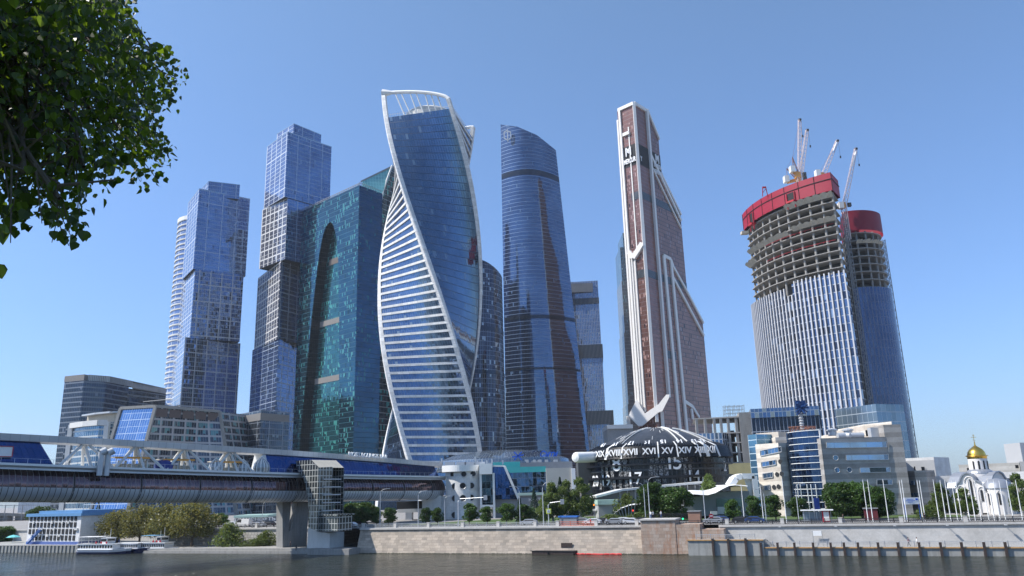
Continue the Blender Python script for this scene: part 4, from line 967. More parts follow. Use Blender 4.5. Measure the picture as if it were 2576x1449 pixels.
# debris nets
random.seed(4)
def net(ta, tb, z, h=1.9, n=26):
    for k in range(n):
        t0, t1 = ta+(tb-ta)*k/n, ta+(tb-ta)*(k+1)/n; f0, f1 = abs(math.sin(k*math.pi/4)), abs(math.sin((k+1)*math.pi/4))
        p_, q = arcS(t0, -.6), arcS(t1, -.6); P2, Q2 = arcS(t0, 1.8), arcS(t1, 1.8)
        nets.poly([(p_.x, p_.y, z-.8), (q.x, q.y, z-.8), (Q2.x, Q2.y, z+h*(.55+.45*f1)), (P2.x, P2.y, z+h*(.55+.45*f0))])
for a_ in ((.62, .995, zcb-2.4), (.66, .995, zf[3]-1, 1.5), (.1, .62, zf[3]-2.2, 1.6), (0.02, .2, zf[5], 2.0, 10)):
    nets = MB(); net(*a_); nets.build('debris_net', M['cloth'], con)
b = MB()
for z in (zf[4]+.1, zf[6]+.1):
    for k in range(14): t0 = .35+.62*k/14; p_, q = arcS(t0, -1.0), arcS(t0+.62/14, -1.0); b.bar((p_.x, p_.y, z+1), (q.x, q.y, z+1), .14); b.bar((p_.x, p_.y, z+.1), (p_.x, p_.y, z+1), .1)
b.build('edge_railing', M['red'], con)
b = MB(); q = arcS(.045, .6); b.box((q.x, q.y, zrow(q, 586)), (4, 3, 1.6)); b.build('cantilever_platform', M['cloth'], con)
# glazing with stepped top, white fins
b = MB(); fin = MB(); NFIN = 29; tot = NFIN*4
steps = lambda t_: 0 if t_ > .93 else (-.0 if t_ > .6 else (-FLH*1.6 if .515 < t_ < .575 else -FLH*.55))
u = 0
for k in range(tot):
    t0, t1 = k/tot, (k+1)/tot; p_, q = arcS(t0, -.4), arcS(t1, -.4); Lg = (q-p_).length; zt_ = ztop_cur+steps(math.floor((t0+t1)/2*NFIN)/NFIN+.5/NFIN)
    b.poly([(p_.x, p_.y, SL), (q.x, q.y, SL), (q.x, q.y, zt_), (p_.x, p_.y, zt_)], 0, [(u, SL), (u+Lg, SL), (u+Lg, zt_), (u, zt_)]); u += Lg
for k in range(NFIN+1):
    t_ = k/NFIN; p_ = arcS(t_, .15); o_ = (p_-cC).normalized(); tn = Vector((-o_.y, o_.x, 0)); zt_ = ztop_cur+steps(max(0, (k-.5)/NFIN))+1
    fin.box((p_.x, p_.y, (SL+zt_)/2), (.62, .8, zt_-SL), ax=(tn, o_, up))
e0, e1 = ARC[-1], ARC[-1].lerp(pr2, .38); zt_ = ztop_cur-FLH*2; b.poly([(e0.x, e0.y, SL), (e1.x, e1.y, SL), (e1.x, e1.y, zt_), (e0.x, e0.y, zt_)])
b.build('glazing', M['f_con'], con); fin.build('vertical_fins', plain('white_fins', (.55, .55, .57), .4, var=.04), con)
# hoist masts
def mast(u0, v0, u1, v1, Y, name, zb=SL, w_=2.0, x=None):
    t_, bb = at(u0, v0, Y), at(u1, v1, Y); b = MB(); x, y = (bb.x if x is None else x), Y; zt_ = t_.z; z = zb; 
    for dx in (-w_/2, w_/2):
        for dy in (-w_/2, w_/2): b.bar((x+dx, y+dy, zb), (x+dx, y+dy, zt_), .3)
    n = int((zt_-zb)/2.2)
    for k in range(n):
        z = zb+2.2*k; s_ = 1 if k % 2 else -1
        b.bar((x-w_/2*s_, y-w_/2, z), (x+w_/2*s_, y-w_/2, z+2.2), .2); b.bar((x-w_/2, y-w_/2, z), (x+w_/2, y-w_/2, z), .2); b.bar((x-w_/2, y-w_/2*s_, z), (x-w_/2, y+w_/2*s_, z+2.2), .2)
    return b
mm = mast(2136, 540, 2190, 1030, 392, 'm', SL, 2.4); mm.build('hoist_mast', M['grey'], con)
c2 = root('tower_under_construction', at(2200, 1150, 405)*1, 'smaller rounded concrete volume with dark red crown behind the big curved tower', 'tower')
T0_ = at(2168, 537.5, 402); Z3 = T0_.z
# second arc
s_l, s_m, s_r = gz(2130, 539, Z3), gz(2172, 539, Z3), gz(2211, 560, Z3)
s_l = Vector((at(2120, 540, 398).x, 398, 0)); s_m = Vector((at(2170, 540, 396).x, 396, 0)); s_r = Vector((at(2211, 560, 412).x, 412, 0))
AR2, cD, rD = arc3(s_l, s_m, s_r, 24); 
def ring2(d): return [p_+(cD-p_).normalized()*d for p_ in AR2]+[AR2[-1]+Vector((-6, 12, 0)), AR2[0]+Vector((8, 24, 0))]
zc2 = zrow(AR2[14], 582)
b = MB(); b.loft([[Vector((p_.x, p_.y, z)) for p_ in ring2(0)] for z in (zc2, Z3)]); b.build('red_crown', plain('dark_red_panels', (.2, .009, .025), .55, var=.1, scale=.1), c2)
zg2 = zrow(AR2[12], 722); b = MB(); z = zc2-1; col = MB(); rg = ring2(1)
while z > zg2-4: b.prism([XY(p_) for p_ in rg], z-.45, z, 0, 0, bottom=True); z -= FLH
z = zg2-4
while z > SL: b.prism([XY(p_) for p_ in (rg[-5], rg[-4], rg[-3], rg[-2]+Vector((2.5, 0, 0)))], z-.45, z, 0, 0, bottom=True); z -= FLH
b.build('floor_slabs', M['slab'], c2)
for i in range(0, 25, 4): p_ = ring2(2.5)[i]; col.tube([(p_.x, p_.y, SL if i > 20 else zg2-6), (p_.x, p_.y, zc2)], .55, 8)
col.build('columns', M['slab'], c2)
b = MB(); b.prism([XY(p_) for p_ in ring2(8)[:22]]+[XY(ring2(8)[-2]+Vector((-6, 0, 0))), XY(ring2(0)[-1])], SL, zc2, 0, 0); b.build('core_walls', M['slabd'], c2)
M['f_con2'] = curtain('shaded_blue_glazing', (.085, .11, .18), (.07, .09, .15), (.14, .16, .23), 1.9, 4.0, .45, .2, metal=.85, amt=.01, wav=.01)
b = MB(); u = 0
for i in range(22):
    p_, q = AR2[i], AR2[i+1]; Lg = (q-p_).length
    if i > 20: break
    b.poly([(p_.x, p_.y, SL), (q.x, q.y, SL), (q.x, q.y, zg2), (p_.x, p_.y, zg2)], 0, [(u, SL), (u+Lg, SL), (u+Lg, zg2), (u, zg2)]); u += Lg
b.build('glazing', M['f_con2'], c2)
b = MB()
for i in range(3, 14): p_, q = AR2[i], AR2[i+1]; f = abs(math.sin(i*.9)); b.poly([(p_.x, p_.y-.5, zc2-7.5), (q.x, q.y-.5, zc2-7.5), (q.x, q.y-2, zc2-5.4-f*.4), (p_.x, p_.y-2, zc2-5.6-f)])
b.build('debris_nets', M['cloth'], c2)
mm = MB(); 
q = AR2[-1]; 
b = mast(2212, 604, 2300, 1155, q.y+1, 'm', SL, 1.6, x=q.x+1.2); b.build('hoist_mast', M['grey'], c2)

# ---- cranes
M['crane_w'] = plain('pinkish_white_steel', (.72, .6, .57), .5, var=.06)
M['crane_o'] = plain('crane_orange', (.75, .36, .12), .5, var=.06)
def crane(label, Y, jb, jt, zb, cw, af, sheet=False, mastshow=True):
    """luffing crane: jib foot and tip, counterweight and A-frame top given in the picture at distance Y"""
    J0, J1 = at(*jb, Y), at(*jt, Y); r_ = root('tower_crane', Vector((J0.x, Y, zb)), label, 'crane', 'luffing cranes on the unfinished tower')
    b = MB(); d_ = (J1-J0); Lj = d_.length; d_.normalize(); sx_ = Vector((0, 1, 0)); sy = d_.cross(sx_).normalized(); n = int(Lj/2.2)
    for k in range(n):
        t0, t1 = k/n, (k+1)/n; w0 = 1.05*(1-.35*t0)
        c0_, c1_ = J0.lerp(J1, t0), J0.lerp(J1, t1)
        q = [(sx_*-1+sy), (sx_+sy), (sx_*0-sy)]
        for e_ in q: b.bar(c0_+e_*w0, c1_+e_*w0, .24)
        for i in range(3): b.bar(c0_+q[i]*w0, c1_+q[(i+1) % 3]*w0, .17)
    b.build('jib', M['crane_w'], r_)
    if sheet: b = MB(); c0_, c1_ = J0.lerp(J1, .66), J0.lerp(J1, .93); b.bar(c0_+Vector((-.4, -1, 0)), c1_+Vector((-.4, -1, 0)), .12, 2.0, up=(0, 1, 0)); b.build('sign_board', M['white'], r_)
    if mastshow:
        b = MB()
        for dx in (-1, 1):
            for dy in (-1, 1): b.bar((J0.x-1+dx, Y+dy, zb), (J0.x-1+dx, Y+dy, J0.z-1), .35)
        k = zb; s_ = 1
        while k < J0.z-3: b.bar((J0.x-1-s_, Y-1, k), (J0.x-1+s_, Y-1, k+2.4), .2); k += 2.4; s_ = -s_
        b.build('mast', M['crane_w'], r_)
        b = MB(); CW = at(*cw, Y); b.bar(J0+Vector((0, 0, -.8)), CW+Vector((0, 0, -.8)), 2.2, 1.2); b.bar(J0+Vector((-1.5, 0, -2.5)), J0+Vector((-1.5, 0, .3)), 2.6); b.build('slewing_platform', M['crane_o'], r_)
        b = MB(); b.box(CW+Vector((-.6, 0, .8)), (2.4, 3, 3.4)); b.build('counterweight', M['white'], r_)
        AF = at(*af, Y); b = MB(); b.bar(AF, J0+Vector((-.8, 0, 0)), .4); b.bar(AF, J0+Vector((-3.4, 0, 0)), .35); b.bar(AF, CW+Vector((0, 0, 1)), .2); b.bar(AF, J1, .09)
        for k in range(5): b.bar(AF.lerp(J0+Vector((-.8, 0, 0)), k/5), AF.lerp(J0+Vector((-3.4, 0, 0)), (k+1)/5), .2)
        b.build('a_frame', plain('brown_steel', (.3, .17, .14), .6), r_)
        b = MB(); b.box(J0+Vector((1.6, -1.2, -1.2)), (1.6, 1.6, 2)); b.build('cab', M['dgrey'], r_)
    b = MB(); tipc = J1+Vector((.4, 0, 0)); b.tube([J1, tipc, tipc+Vector((0, 0, -9))], .06, 4); b.box(J1, (1.4, 1, 1)); b.box(tipc+Vector((0, 0, -9.5)), (.6, .5, 1.2)); b.build('hook_line', M['dgrey'], r_)
    return r_
zd = ZC-1
crane('crane with a near vertical jib, tallest of the four', 384, (2013, 436), (2012, 301), zd, (1996, 430), (1993.5, 396))
crane('crane with a slightly leaning jib right behind the tallest crane', 388, (2014.5, 446), (2031, 327), zd, (1981, 455), (1979, 424))
crane('crane jib with white board at the right corner of the big red crown', 392, (2073, 437), (2106.7, 354), zd-4, (2060, 440), (2062, 432), True, True)
crane('crane with orange cab standing between the two red crowns', 394, (2126, 512), (2153.4, 374), zc2-6, (2118, 521), (2121, 512), True)
b = MB(); q = arcS(arc_t(1930, 0, ZC), 1.5)
for dx in (-1.4, 1.4): b.bar((q.x+dx, q.y, ZC-1), (q.x+dx*.6, q.y, ZC+4.5), .35)
b.bar((q.x-1, q.y, ZC+4.2), (q.x+1, q.y, ZC+4.2), .8); b.bar((q.x-1.2, q.y, ZC+1), (q.x+1, q.y, ZC+3.6), .3)
tag(b.build('lifting_frame', M['red']), 'small red lifting frame on the left shoulder of the red crown', 'lifting frame')
# ================================================================ COVERED FOOTBRIDGE
def flin(p0, p1, t): return p0+(p1-p0)*t
def fb(b, u0, u1, vt, Y0, Y1=None, vb=None, depth=20, zb=SL, m=0, mt=1, vt1=None):
    """block whose front face spans columns u0..u1, top at row vt; Y0/Y1 depths of its two front corners"""
    Y1 = Y1 or Y0; a = at(u0, vt, Y0); c = at(u1, vt1 or vt, Y1)
    if vt1 is None: c2 = gz(u1, vt, a.z); c = Vector((at(u1, vt, Y1).x, Y1, a.z))
    z = a.z; zb = zb if vb is None else at(u0, vb, Y0).z
    d = (c-a); d.z = 0; d.normalize(); n = Vector((-d.y, d.x, 0))
    if n.y < 0: n = -n
    b.prism([XY(a), XY(c), XY(c+n*depth), XY(a+n*depth)], zb, z, m, mt, bottom=True)
    return a, c, z, d, n
brd = root('footbridge', (-60, 215, 0), 'long covered footbridge with bronze glass tube, white deck edge and upper roof beam', 'bridge')
A_, B2_, C2_ = at(0, 1163, 158), at(760, 1190, 216), at(1112, 1197.5, 268)
kB = (B2_-A_).length/((B2_-A_).length+(C2_-B2_).length)
def bp_(t):   # deck edge line (towards the camera), quadratic through the three points, t may go below 0
    L0 = (t-kB)*(t-1)/(kB); L1 = t*(t-1)/(kB*(kB-1)); L2 = t*(t-kB)/(1-kB); return A_*L0+B2_*L1+C2_*L2
def bfr(t): d = (bp_(t+.01)-bp_(t-.01)); d.z = 0; d.normalize(); return bp_(t), d, Vector((d.y, -d.x, 0))   # point, along, outward (camera side)
NB = 150; ts = [-.32+1.34*i/NB for i in range(NB+1)]
def sect(t, prof, o0=-4.2):
    p_, d, n = bfr(t); return [p_+n*(o+o0)+Vector((0, 0, z)) for o, z in prof]
def sweep(prof, a=0, c=NB, m=0, mb=None, closed=False):
    mb = mb or MB(); rings = [sect(ts[i], prof) for i in range(a, c+1)]
    for j in range(len(rings)-1):
        n = len(prof)
        for k in range(n if closed else n-1):
            l = (k+1) % n; L_ = (ts[a+j])*140; L2_ = ts[a+j+1]*140
            mb.poly([rings[j][k], rings[j+1][k], rings[j+1][l], rings[j][l]], m, [(L_, k), (L2_, k), (L2_, k+1), (L_, k+1)])
    return mb
arcp = lambda a0, a1, n, r=3.55, cz=-4.0: [(r*math.cos(R_(a0+(a1-a0)*i/n)), cz+r*math.sin(R_(a0+(a1-a0)*i/n))) for i in range(n+1)]
M['bronze'] = curtain('bronze_tube_glass', (.17, .11, .12), (.10, .075, .09), (.2, .19, .19), 1.15, 100, .1, 0, metal=.85, rough=.12, amt=.03, wav=.02, blind=(.26, .16, .14), thr=.77)
M['tubep'] = curtain('grey_tube_panels', (.66, .69, .73), (.58, .61, .65), (.05, .05, .055), 1.15, 100, .14, 0, metal=.25, rough=.3, amt=.01, wav=.004)
M['soff'] = plain('bridge_soffit', (.45, .41, .34), .5, .3)
sweep(arcp(62, -10, 7)).build('tube_glass', M['bronze'], brd, smooth=True)
sweep(arcp(-10, -75, 8)).build('tube_panels', M['tubep'], brd, smooth=True)
sweep([(.9, -7.42), (-7, -7.42), (-7.2, -1)]).build('soffit', M['soff'], brd)
sweep([(4.2, -.45), (4.2, 0), (-4.2, .05), (-7.2, 0)]).build('deck', M['white'], brd)
b = sweep([(1.6, -.85), (3.75, -1.25), (3.75, -.85), (4.2, -.45)]); b.build('deck_fascia', M['steel'], brd)
b = MB()
for i in range(0, NB, 12):
    q = [sect(ts[i], [(o*1.0, z)])[0] for o, z in arcp(58, -72, 12, 3.7)]; b.tube(q, .1, 5)
b.build('tube_ring', M['dgrey'], brd)
b = MB()
for i in range(NB-4):
    b.bar(sect(ts[i], [(3.9, .95)])[0], sect(ts[i+1], [(3.9, .95)])[0], .045)
    if i % 2 == 0: b.bar(sect(ts[i], [(3.9, 0)])[0], sect(ts[i], [(3.9, 1)])[0], .06)
b.build('deck_railing', M['steel'], brd)
# upper roof beam
RA, RB, RC = at(0, 1087, 159).z, at(760, 1133, 218).z, at(1125, 1162, 272).z
def rz(t):
    kb = kB; L0 = (t-kb)*(t-1)/(kb); L1 = t*(t-1)/(kb*(kb-1)); L2 = t*(t-kb)/(1-kb); return RA*L0+RB*L1+RC*L2
def rpt(t, o, dz=0): p_, d, n = bfr(t); q = p_+n*(o-4.2); q.z = rz(t)+dz; return q
b = MB(); pr_ = [(2.3, -.15), (2.1, -1.5), (1.2, -1.7), (-1.4, -1.7), (-2.4, -.2), (-.2, 0)]
rr_ = [[rpt(t, o, z) for o, z in pr_] for t in ts[:NB+1]]
for j in range(NB):
    for k in range(6): l = (k+1) % 6; b.poly([rr_[j][k], rr_[j+1][k], rr_[j+1][l], rr_[j][l]], 0, [(ts[j]*140, k), (ts[j+1]*140, k), (ts[j+1]*140, k+1), (ts[j]*140, k+1)])
M['beam'] = curtain('pale_roof_panels', (.6, .6, .6), (.55, .55, .56), (.3, .3, .31), 1.9, 100, .07, 0, metal=.1, rough=.4, amt=.005, wav=.002)
b.build('roof_beam', M['beam'], brd)
def tcol(u, z=None):      # parameter where the bridge passes picture column u
    lo, hi = -.34, 1.05
    for _ in range(40):
        m_ = (lo+hi)/2; p_ = bp_(m_)
        if pix(p_)[0] < u: lo = m_
        else: hi = m_
    return lo
for u in (226, 360, 483, 598):
    t0 = tcol(u); b = MB(); L_ = (bp_(t0+.01)-bp_(t0-.01)).length/.02
    for du, o1, o0 in ((-5.6, 3, 1.2), (-2.4, -3.4, -1), (.8, 3, .6), (1.6, -3.2, -.6), (5.4, 3, 1.2), (3.0, -2.0, -1)):
        a_ = rpt(t0+du*.12/L_, o0, -1.6); c_ = bp_(t0+du/L_); n = bfr(t0+du/L_)[2]; c_ = c_+n*(o1-4.2); b.tube([a_, c_], .3, 8)
    b.build('strut_cluster', M['offwhite'], brd)
M['lounge'] = curtain('deep_blue_lounge_glass', (.03, .09, .28), (.02, .06, .2), (.015, .03, .09), 1.3, 2.2, .07, .05, metal=.85, rough=.06, amt=.015, wav=.012, blind=(.1, .25, .45), thr=.9)
for ua, ub, uat, ubt, lab in ((682, 1140, 682, 1140, 0), (-90, 138, -90, 106, 1)):
    ta, tb = tcol(ua), min(tcol(ub), .995); tat, tbt = tcol(uat), min(tcol(ubt), .995); b = MB(); n_ = 30
    for i in range(n_):
        f0, f1 = i/n_, (i+1)/n_; q = []
        for f in (f0, f1):
            tb_, tt_ = ta+(tb-ta)*f, tat+(tbt-tat)*f; p_, d, n = bfr(tb_); q.append((p_+n*(-.9)+Vector((0, 0, .05)), rpt(tt_, 1.6, -1.6), p_+n*(-7.4), rpt(tt_, -1.5, -1.6), tb_*140))
        b.poly([q[0][0], q[1][0], q[1][1], q[0][1]], 0, [(q[0][4], 0), (q[1][4], 0), (q[1][4], 6), (q[0][4], 6)]); b.poly([q[1][2], q[0][2], q[0][3], q[1][3]])
        if i == 0: b.poly([q[0][2], q[0][0], q[0][1], q[0][3]])
        if i == n_-1: b.poly([q[1][0], q[1][2], q[1][3], q[1][1]])
    b.build('glazed_lounge', M['lounge'], brd)
    if lab == 0: c = MB(); e0 = bfr(ta); k0 = tcol(672); e = bfr(k0); c.poly([e[0]+e[2]*-.8, e0[0]+e0[2]*-.7, rpt(tat, 1.6, -1.6), rpt(tat-.008, 1.6, -1.6)]); c.poly([e[0]+e[2]*-7, e[0]+e[2]*-.8, rpt(tat-.008, 1.6, -1.6), rpt(tat-.008, -1.6, -1.6)]); c.build('end_wall', M['offwhite'], brd)
p_, d, n = bfr(tcol(14)); bb_ = MB(); q = p_+n*-1.0+Vector((0, 0, 2.2)); bb_.bar(q-d*1.3, q+d*1.3, .12, 1.9); s_ = bb_.build('picture_board', M['white'], brd)
fr = MB(); q2 = q+n*.1
for s0, s1 in (((-1.3, -1), (1.3, -1)), ((-1.3, 1), (1.3, 1)), ((-1.3, -1), (-1.3, 1)), ((1.3, -1), (1.3, 1))): fr.bar(q2+d*s0[0]+up*s0[1], q2+d*s1[0]+up*s1[1], .14)
fr.build('frame', M['red'], s_)
# letters on the roof beam
t0 = tcol(933); p_ = rpt(t0, 2.6, -.9); d = (rpt(t0+.05, 0)-rpt(t0-.05, 0)).normalized()
e0, e1 = rpt(tcol(882), 3.2, -1.0), rpt(tcol(980), 3.2, -1.0); text_fit('roof_sign', 'MOST LOUNGE BAR', 1.25, (e1-e0).length, (e0+e1)/2, e1-e0, up, M['signw'], brd, .1)
# ventilation pipes through the deck
for u in (248, 265):
    p_, d, n = bfr(tcol(u)); c = p_+n*.75; b = MB(); b.tube([c+up*-2.0, c+up*3.0], .62, 14); b.tube([c+up*2.7-d*.2, c+up*3.3+d*.9+n*.2], .78, 14, cap=False)
    v_ = b.build('vent_pipe', M['steel'], brd, smooth=True)
    k = MB(); cc_ = c+up*3.3+d*.95+n*.25; ax_ = (up*.7+d*.65+n*.45).normalized(); e1 = ax_.cross(Vector((0, 0, 1))).normalized(); e2 = ax_.cross(e1); k.poly([cc_+ax_*.0+(e1*math.cos(2*math.pi*i/14)+e2*math.sin(2*math.pi*i/14))*.82 for i in range(14)]); k.build('pipe_mouth', M['black'], v_)
# things standing on the deck
def ondeck(u, o=-3): p_, d, n = bfr(tcol(u)); return p_+n*o, d, n
q, d, n = ondeck(428); yr = root('yurt', q, 'dark blue domed tent on the footbridge deck', 'tent')
b = MB(); b.lathe(q, [(2.0, 0), (2.1, .8), (1.8, 1.5), (1.1, 2.0), (.25, 2.25), (0, 2.3)], 16); b.build('dome', plain('navy_cloth', (.02, .04, .2), .7), yr, smooth=True); b = MB(); b.tube([q+up*2.2, q+up*2.7], .12, 6); b.build('finial', M['white'], yr)
M['clear'] = curtain('clear_dome_panes', (.4, .42, .42), (.3, .32, .33), (.75, .74, .7), .9, 50, .22, 0, metal=.4, rough=.2)
for u, lab in ((560, 'leftmost of the three glass onion domes on the footbridge deck'), (629, 'middle one of the three glass onion domes on the footbridge deck'), (667, 'largest glass onion dome, against the blue lounge end wall')):
    q, d, n = ondeck(u, -1.6 if u == 667 else -3); o_ = root('glass_dome', q, lab, 'glass dome', 'glass domes on the footbridge deck'); b = MB(); k = 1.25 if u == 667 else 1
    b.lathe(q, [(1.5*k, 0), (1.65*k, .9*k), (1.45*k, 1.7*k), (.8*k, 2.4*k), (.2*k, 2.9*k), (0, 3.2*k)], 14); b.build('panes', M['clear'], o_)
    b = MB()
    for a in range(10): an = 2*math.pi*a/10; b.tube([q+Vector((r_*math.cos(an), r_*math.sin(an), z_)) for r_, z_ in ((1.54*k, 0), (1.7*k, .9*k), (1.5*k, 1.7*k), (.85*k, 2.45*k), (0, 3.25*k))], .06, 4)
    b.build('ribs', M['white'], o_)
for u, lab in ((345, 'first'), (462, 'second'), (590, 'third')):
    q, d, n = ondeck(u, -4); o_ = root('terrace_canopy', q, 'orange edged terrace canopy on the deck, %s from the left' % lab, 'canopy', 'canopies on the footbridge deck'); b = MB(); b.bar(q-d*4+up*2.4, q+d*4+up*2.4, 3.4, .18, up=up); b.build('roof_sheet', M['cloth'], o_)
    b = MB(); b.bar(q-d*4+n*1.8+up*2.25, q+d*4+n*1.8+up*2.25, .12, .42, up=up); b.build('valance', M['orange'], o_); b = MB()
    for f in (-3.6, 0, 3.6): b.bar(q+d*f+n*1.5, q+d*f+n*1.5+up*2.3, .12)
    b.build('posts', M['white'], o_)
    b = MB()
    for f in (-3, -1.5, .3, 1.8, 3.2): b.box(q+d*f+up*.5, (1, .9, 1)); b.box(q+d*(f+.6)+up*.9+n*.3, (.4, .4, 1.6))
    b.build('furniture', M['cloth'], o_)
# ---- pier
T8 = lambda x, y: (631.4+.2647*x, 1065.4+.2647*y)
E0 = gz(*T8(300, 1180), 1.3); nS = Vector((.82, -.57, 0)); nF = Vector((-.57, -.82, 0)); dB = Vector((.57, .82, 0))
def plate(mb, outline, p0, n, thick, m=0, T=T8, ms=None):
    q = [onp(*T(x, y), p0, n) for x, y in outline]; bk = [k-n*thick for k in q]; mb.poly(q, m); mb.poly(bk[::-1], m)
    for i in range(len(q)): j = (i+1) % len(q); mb.poly([q[i], bk[i], bk[j], q[j]], m if ms is None else ms)
    return q
b = MB(); plate(b, [(300, 728), (385, 728), (358, 1030), (372, 1022), (452, 722), (570, 695), (560, 800), (535, 985), (530, 1186), (300, 1186)], E0, nS, 2.6); b.build('pier', M['concrete'], brd)
b = MB(); E1 = gz(*T8(745, 1180), 1.3)-Vector((.57,.82,0))*2.5; plate(b, [(532, 1184), (745, 1184), (750, 1040), (640, 1032), (545, 980)], E1, nF, 5); b.build('pier_base', M['offwhite'], brd)
M['lattice'] = curtain('stair_tower_glazing', (.10, .115, .115), (.055, .065, .07), (.52, .53, .5), 1.05, 1.5, .17, .17, metal=.5, rough=.15, amt=.03, blind=(.2, .22, .21), thr=.8)
E2 = onp(*T8(640, 418), E1-dB*3.5, nF); b = MB()
plate(b, [(425, 355), (565, 345), (640, 418), (628, 1026), (545, 985), (548, 840), (540, 700), (500, 520), (440, 440)], E2, nF, .3)
plate(b, [(640, 418), (777, 412), (765, 640), (760, 900), (725, 905), (725, 1022), (628, 1026)], E2, nS, .3)
q = [onp(*T8(x, y), E2, nF) for x, y in ((425, 355), (565, 345), (640, 418), (628, 1026), (545, 985), (548, 840), (540, 700), (500, 520))]
bk = dB*9
for i in range(len(q)-1, len(q)): pass
b.poly([k+bk for k in q][::-1]); b.poly([q[7], q[0], q[0]+bk, q[7]+bk]); b.poly([q[6], q[7], q[7]+bk, q[6]+bk]); b.poly([q[4], q[6], q[6]+bk, q[4]+bk])
b.build('stair_tower', M['lattice'], brd)
b = MB(); b.poly([q[1], q[2], q[2]+bk, q[1]+bk]); b.build('stair_roof', M['cloth'], brd)
b = MB(); b.poly([q[0], q[1], q[1]+bk, q[0]+bk])
for k in range(6):
    f = (k+.5)/6; zc_ = q[4].z+1+(q[2].z-q[4].z-3)*f; e = q[3]+dB*.6+nF*-.8; e.z = 0
    b.bar(Vector((e.x, e.y, zc_))-nS*.2, Vector((e.x, e.y, zc_))+dB*6-nS*.2, 1.2, .25)
b.build('stair_flats', M['steel'], brd)
b = MB(); e = gz(*T8(770, 1022), 5.7); b.box(e+Vector((0, 2, 1.9)), (8, 5, 3.8), rz=math.atan2(-.57, .82)); b.box(e+Vector((0, 2, 4.0)), (9, 6, .35), rz=math.atan2(-.57, .82)); b.build('entrance_lobby', M['lattice'], brd)

# ---- white building at the bridge head
YH = 268
hd = root('bridge_head_building', at(1150, 1310, YH)*1, 'white rounded building with portholes at the far end of the footbridge', 'building')
M['wpan'] = masonry('white_panels', (.74, .74, .73), 1.6, 2.2, .05, .05, jc=.7, bump=.05)
zA = at(1160, 1197, YH).z
def bow(u0, u1, Y, bulge, n=16): 
    x0, x1 = at(u0, 1240, Y).x, at(u1, 1240, Y).x; return [(x0+(x1-x0)*i/n, Y-bulge*math.sin(math.pi*i/n)) for i in range(n+1)]
fpA = bow(1122, 1209, YH, 3); b = MB(); b.prism(fpA+[(fpA[-1][0], YH+18), (fpA[0][0], YH+18)], SL, zA+.3, 0, 1); 
x0 = at(1066, 1250, YH+3).x; b.prism([(x0, YH+4), (fpA[0][0]+.5, YH+1), (fpA[0][0]+.5, YH+18), (x0, YH+18)], SL, at(1080, 1249, YH).z, 0, 1); b.build('drum_wall', [M['wpan'], M['roof']], hd)
b = MB(); fpC = bow(1112, 1204, YH-1, 3.4); b.prism(fpC+[(fpC[-1][0], YH+16), (fpC[0][0], YH+16)], at(1150, 1187, YH).z, at(1150, 1171, YH).z, 0, 1, bottom=True)
fpD = bow(1121, 1205, YH-.2, 2.6); b.prism(fpD+[(fpD[-1][0], YH+16), (fpD[0][0], YH+16)], zA, at(1150, 1187, YH).z, 0, 1); b.build('upper_storey', [M['white'], M['roof']], hd)
def arcY(u): x = at(u, 1240, YH).x; t = (x-fpA[0][0])/(fpA[-1][0]-fpA[0][0]); return YH-3*math.sin(math.pi*min(1, max(0, t)))
for cx2, cy2, rr2 in [(1935, 597, 1.05), (2013, 592, 1.05), (2095, 590, 1.05), (1935, 712, 1.05), (2015, 708, 1.05), (2095, 705, 1.05), (1935, 870, 1.1), (2022, 481, .95), (2112, 477, .95)]:
    u, v = T8(cx2, cy2); Yp = arcY(u)-.08; c = at(u, v, Yp); b = MB(); b.poly([c+Vector((rr2*math.cos(2*math.pi*k/18), 0, rr2*math.sin(2*math.pi*k/18))) for k in range(18)]); pt_ = b.build('porthole', M['black'], hd)
    b = MB(); b.tube([c+Vector((rr2*math.cos(2*math.pi*k/18), -.05, rr2*math.sin(2*math.pi*k/18))) for k in range(19)], .12, 5, cap=False); b.build('rim', M['steel'], pt_)
b = MB(); u, v = T8(1925, 483); c = at(u, v, arcY(u)-.1); b.box(c, (2, .12, 1.2)); b.build('window', M['dark'], hd)
b = MB(); fb(b, 1209, 1241, 1190, YH-2, depth=6, vb=1273); b.build('lift_shaft', curtain('lift_glass', (.04, .09, .14), (.03, .06, .1), (.12, .16, .18), 1.6, 2.2, .12, .12, metal=.8), hd)
b = MB()
for u in (1209, 1241.5): p0 = at(u, 1190, YH-2.2); b.bar(p0, (p0.x, p0.y, SL), .7)
p0, p1 = at(1206, 1180, YH-3), at(1238, 1180, YH-3); b.box(((p0.x+p1.x)/2, YH, p0.z), (p1.x-p0.x, 7, 3.4)); p0, p1 = at(1209, 1273, YH-2.2), at(1241, 1273, YH-2.2); b.bar(p0, p1, .8); b.build('lift_frame', M['white'], hd)
b = MB(); plate(b, [(2285, 405), (2410, 405), (2460, 470), (2534, 700), (2534, 720), (2312, 720)], Vector((0, YH+2, 0)), Vector((0, -1, 0)), 18); b.build('blue_wedge', M['lounge'], hd)
b = MB(); e0, e1 = [onp(*T8(*k), Vector((0, YH+1.6, 0)), Vector((0, -1, 0))) for k in ((2410, 405), (2545, 720))]; b.bar(e0, e1, .8); e0, e1 = [onp(*T8(*k), Vector((0, YH+1.6, 0)), Vector((0, -1, 0))) for k in ((2285, 404), (2412, 404))]; b.bar(e0, e1, .5); b.build('wedge_edge', M['white'], hd)
b = MB(); fb(b, 1238, 1330, 1256, YH+3, depth=16); b.build('wedge_base', [M['grey'], M['roof']], hd)
b = MB()
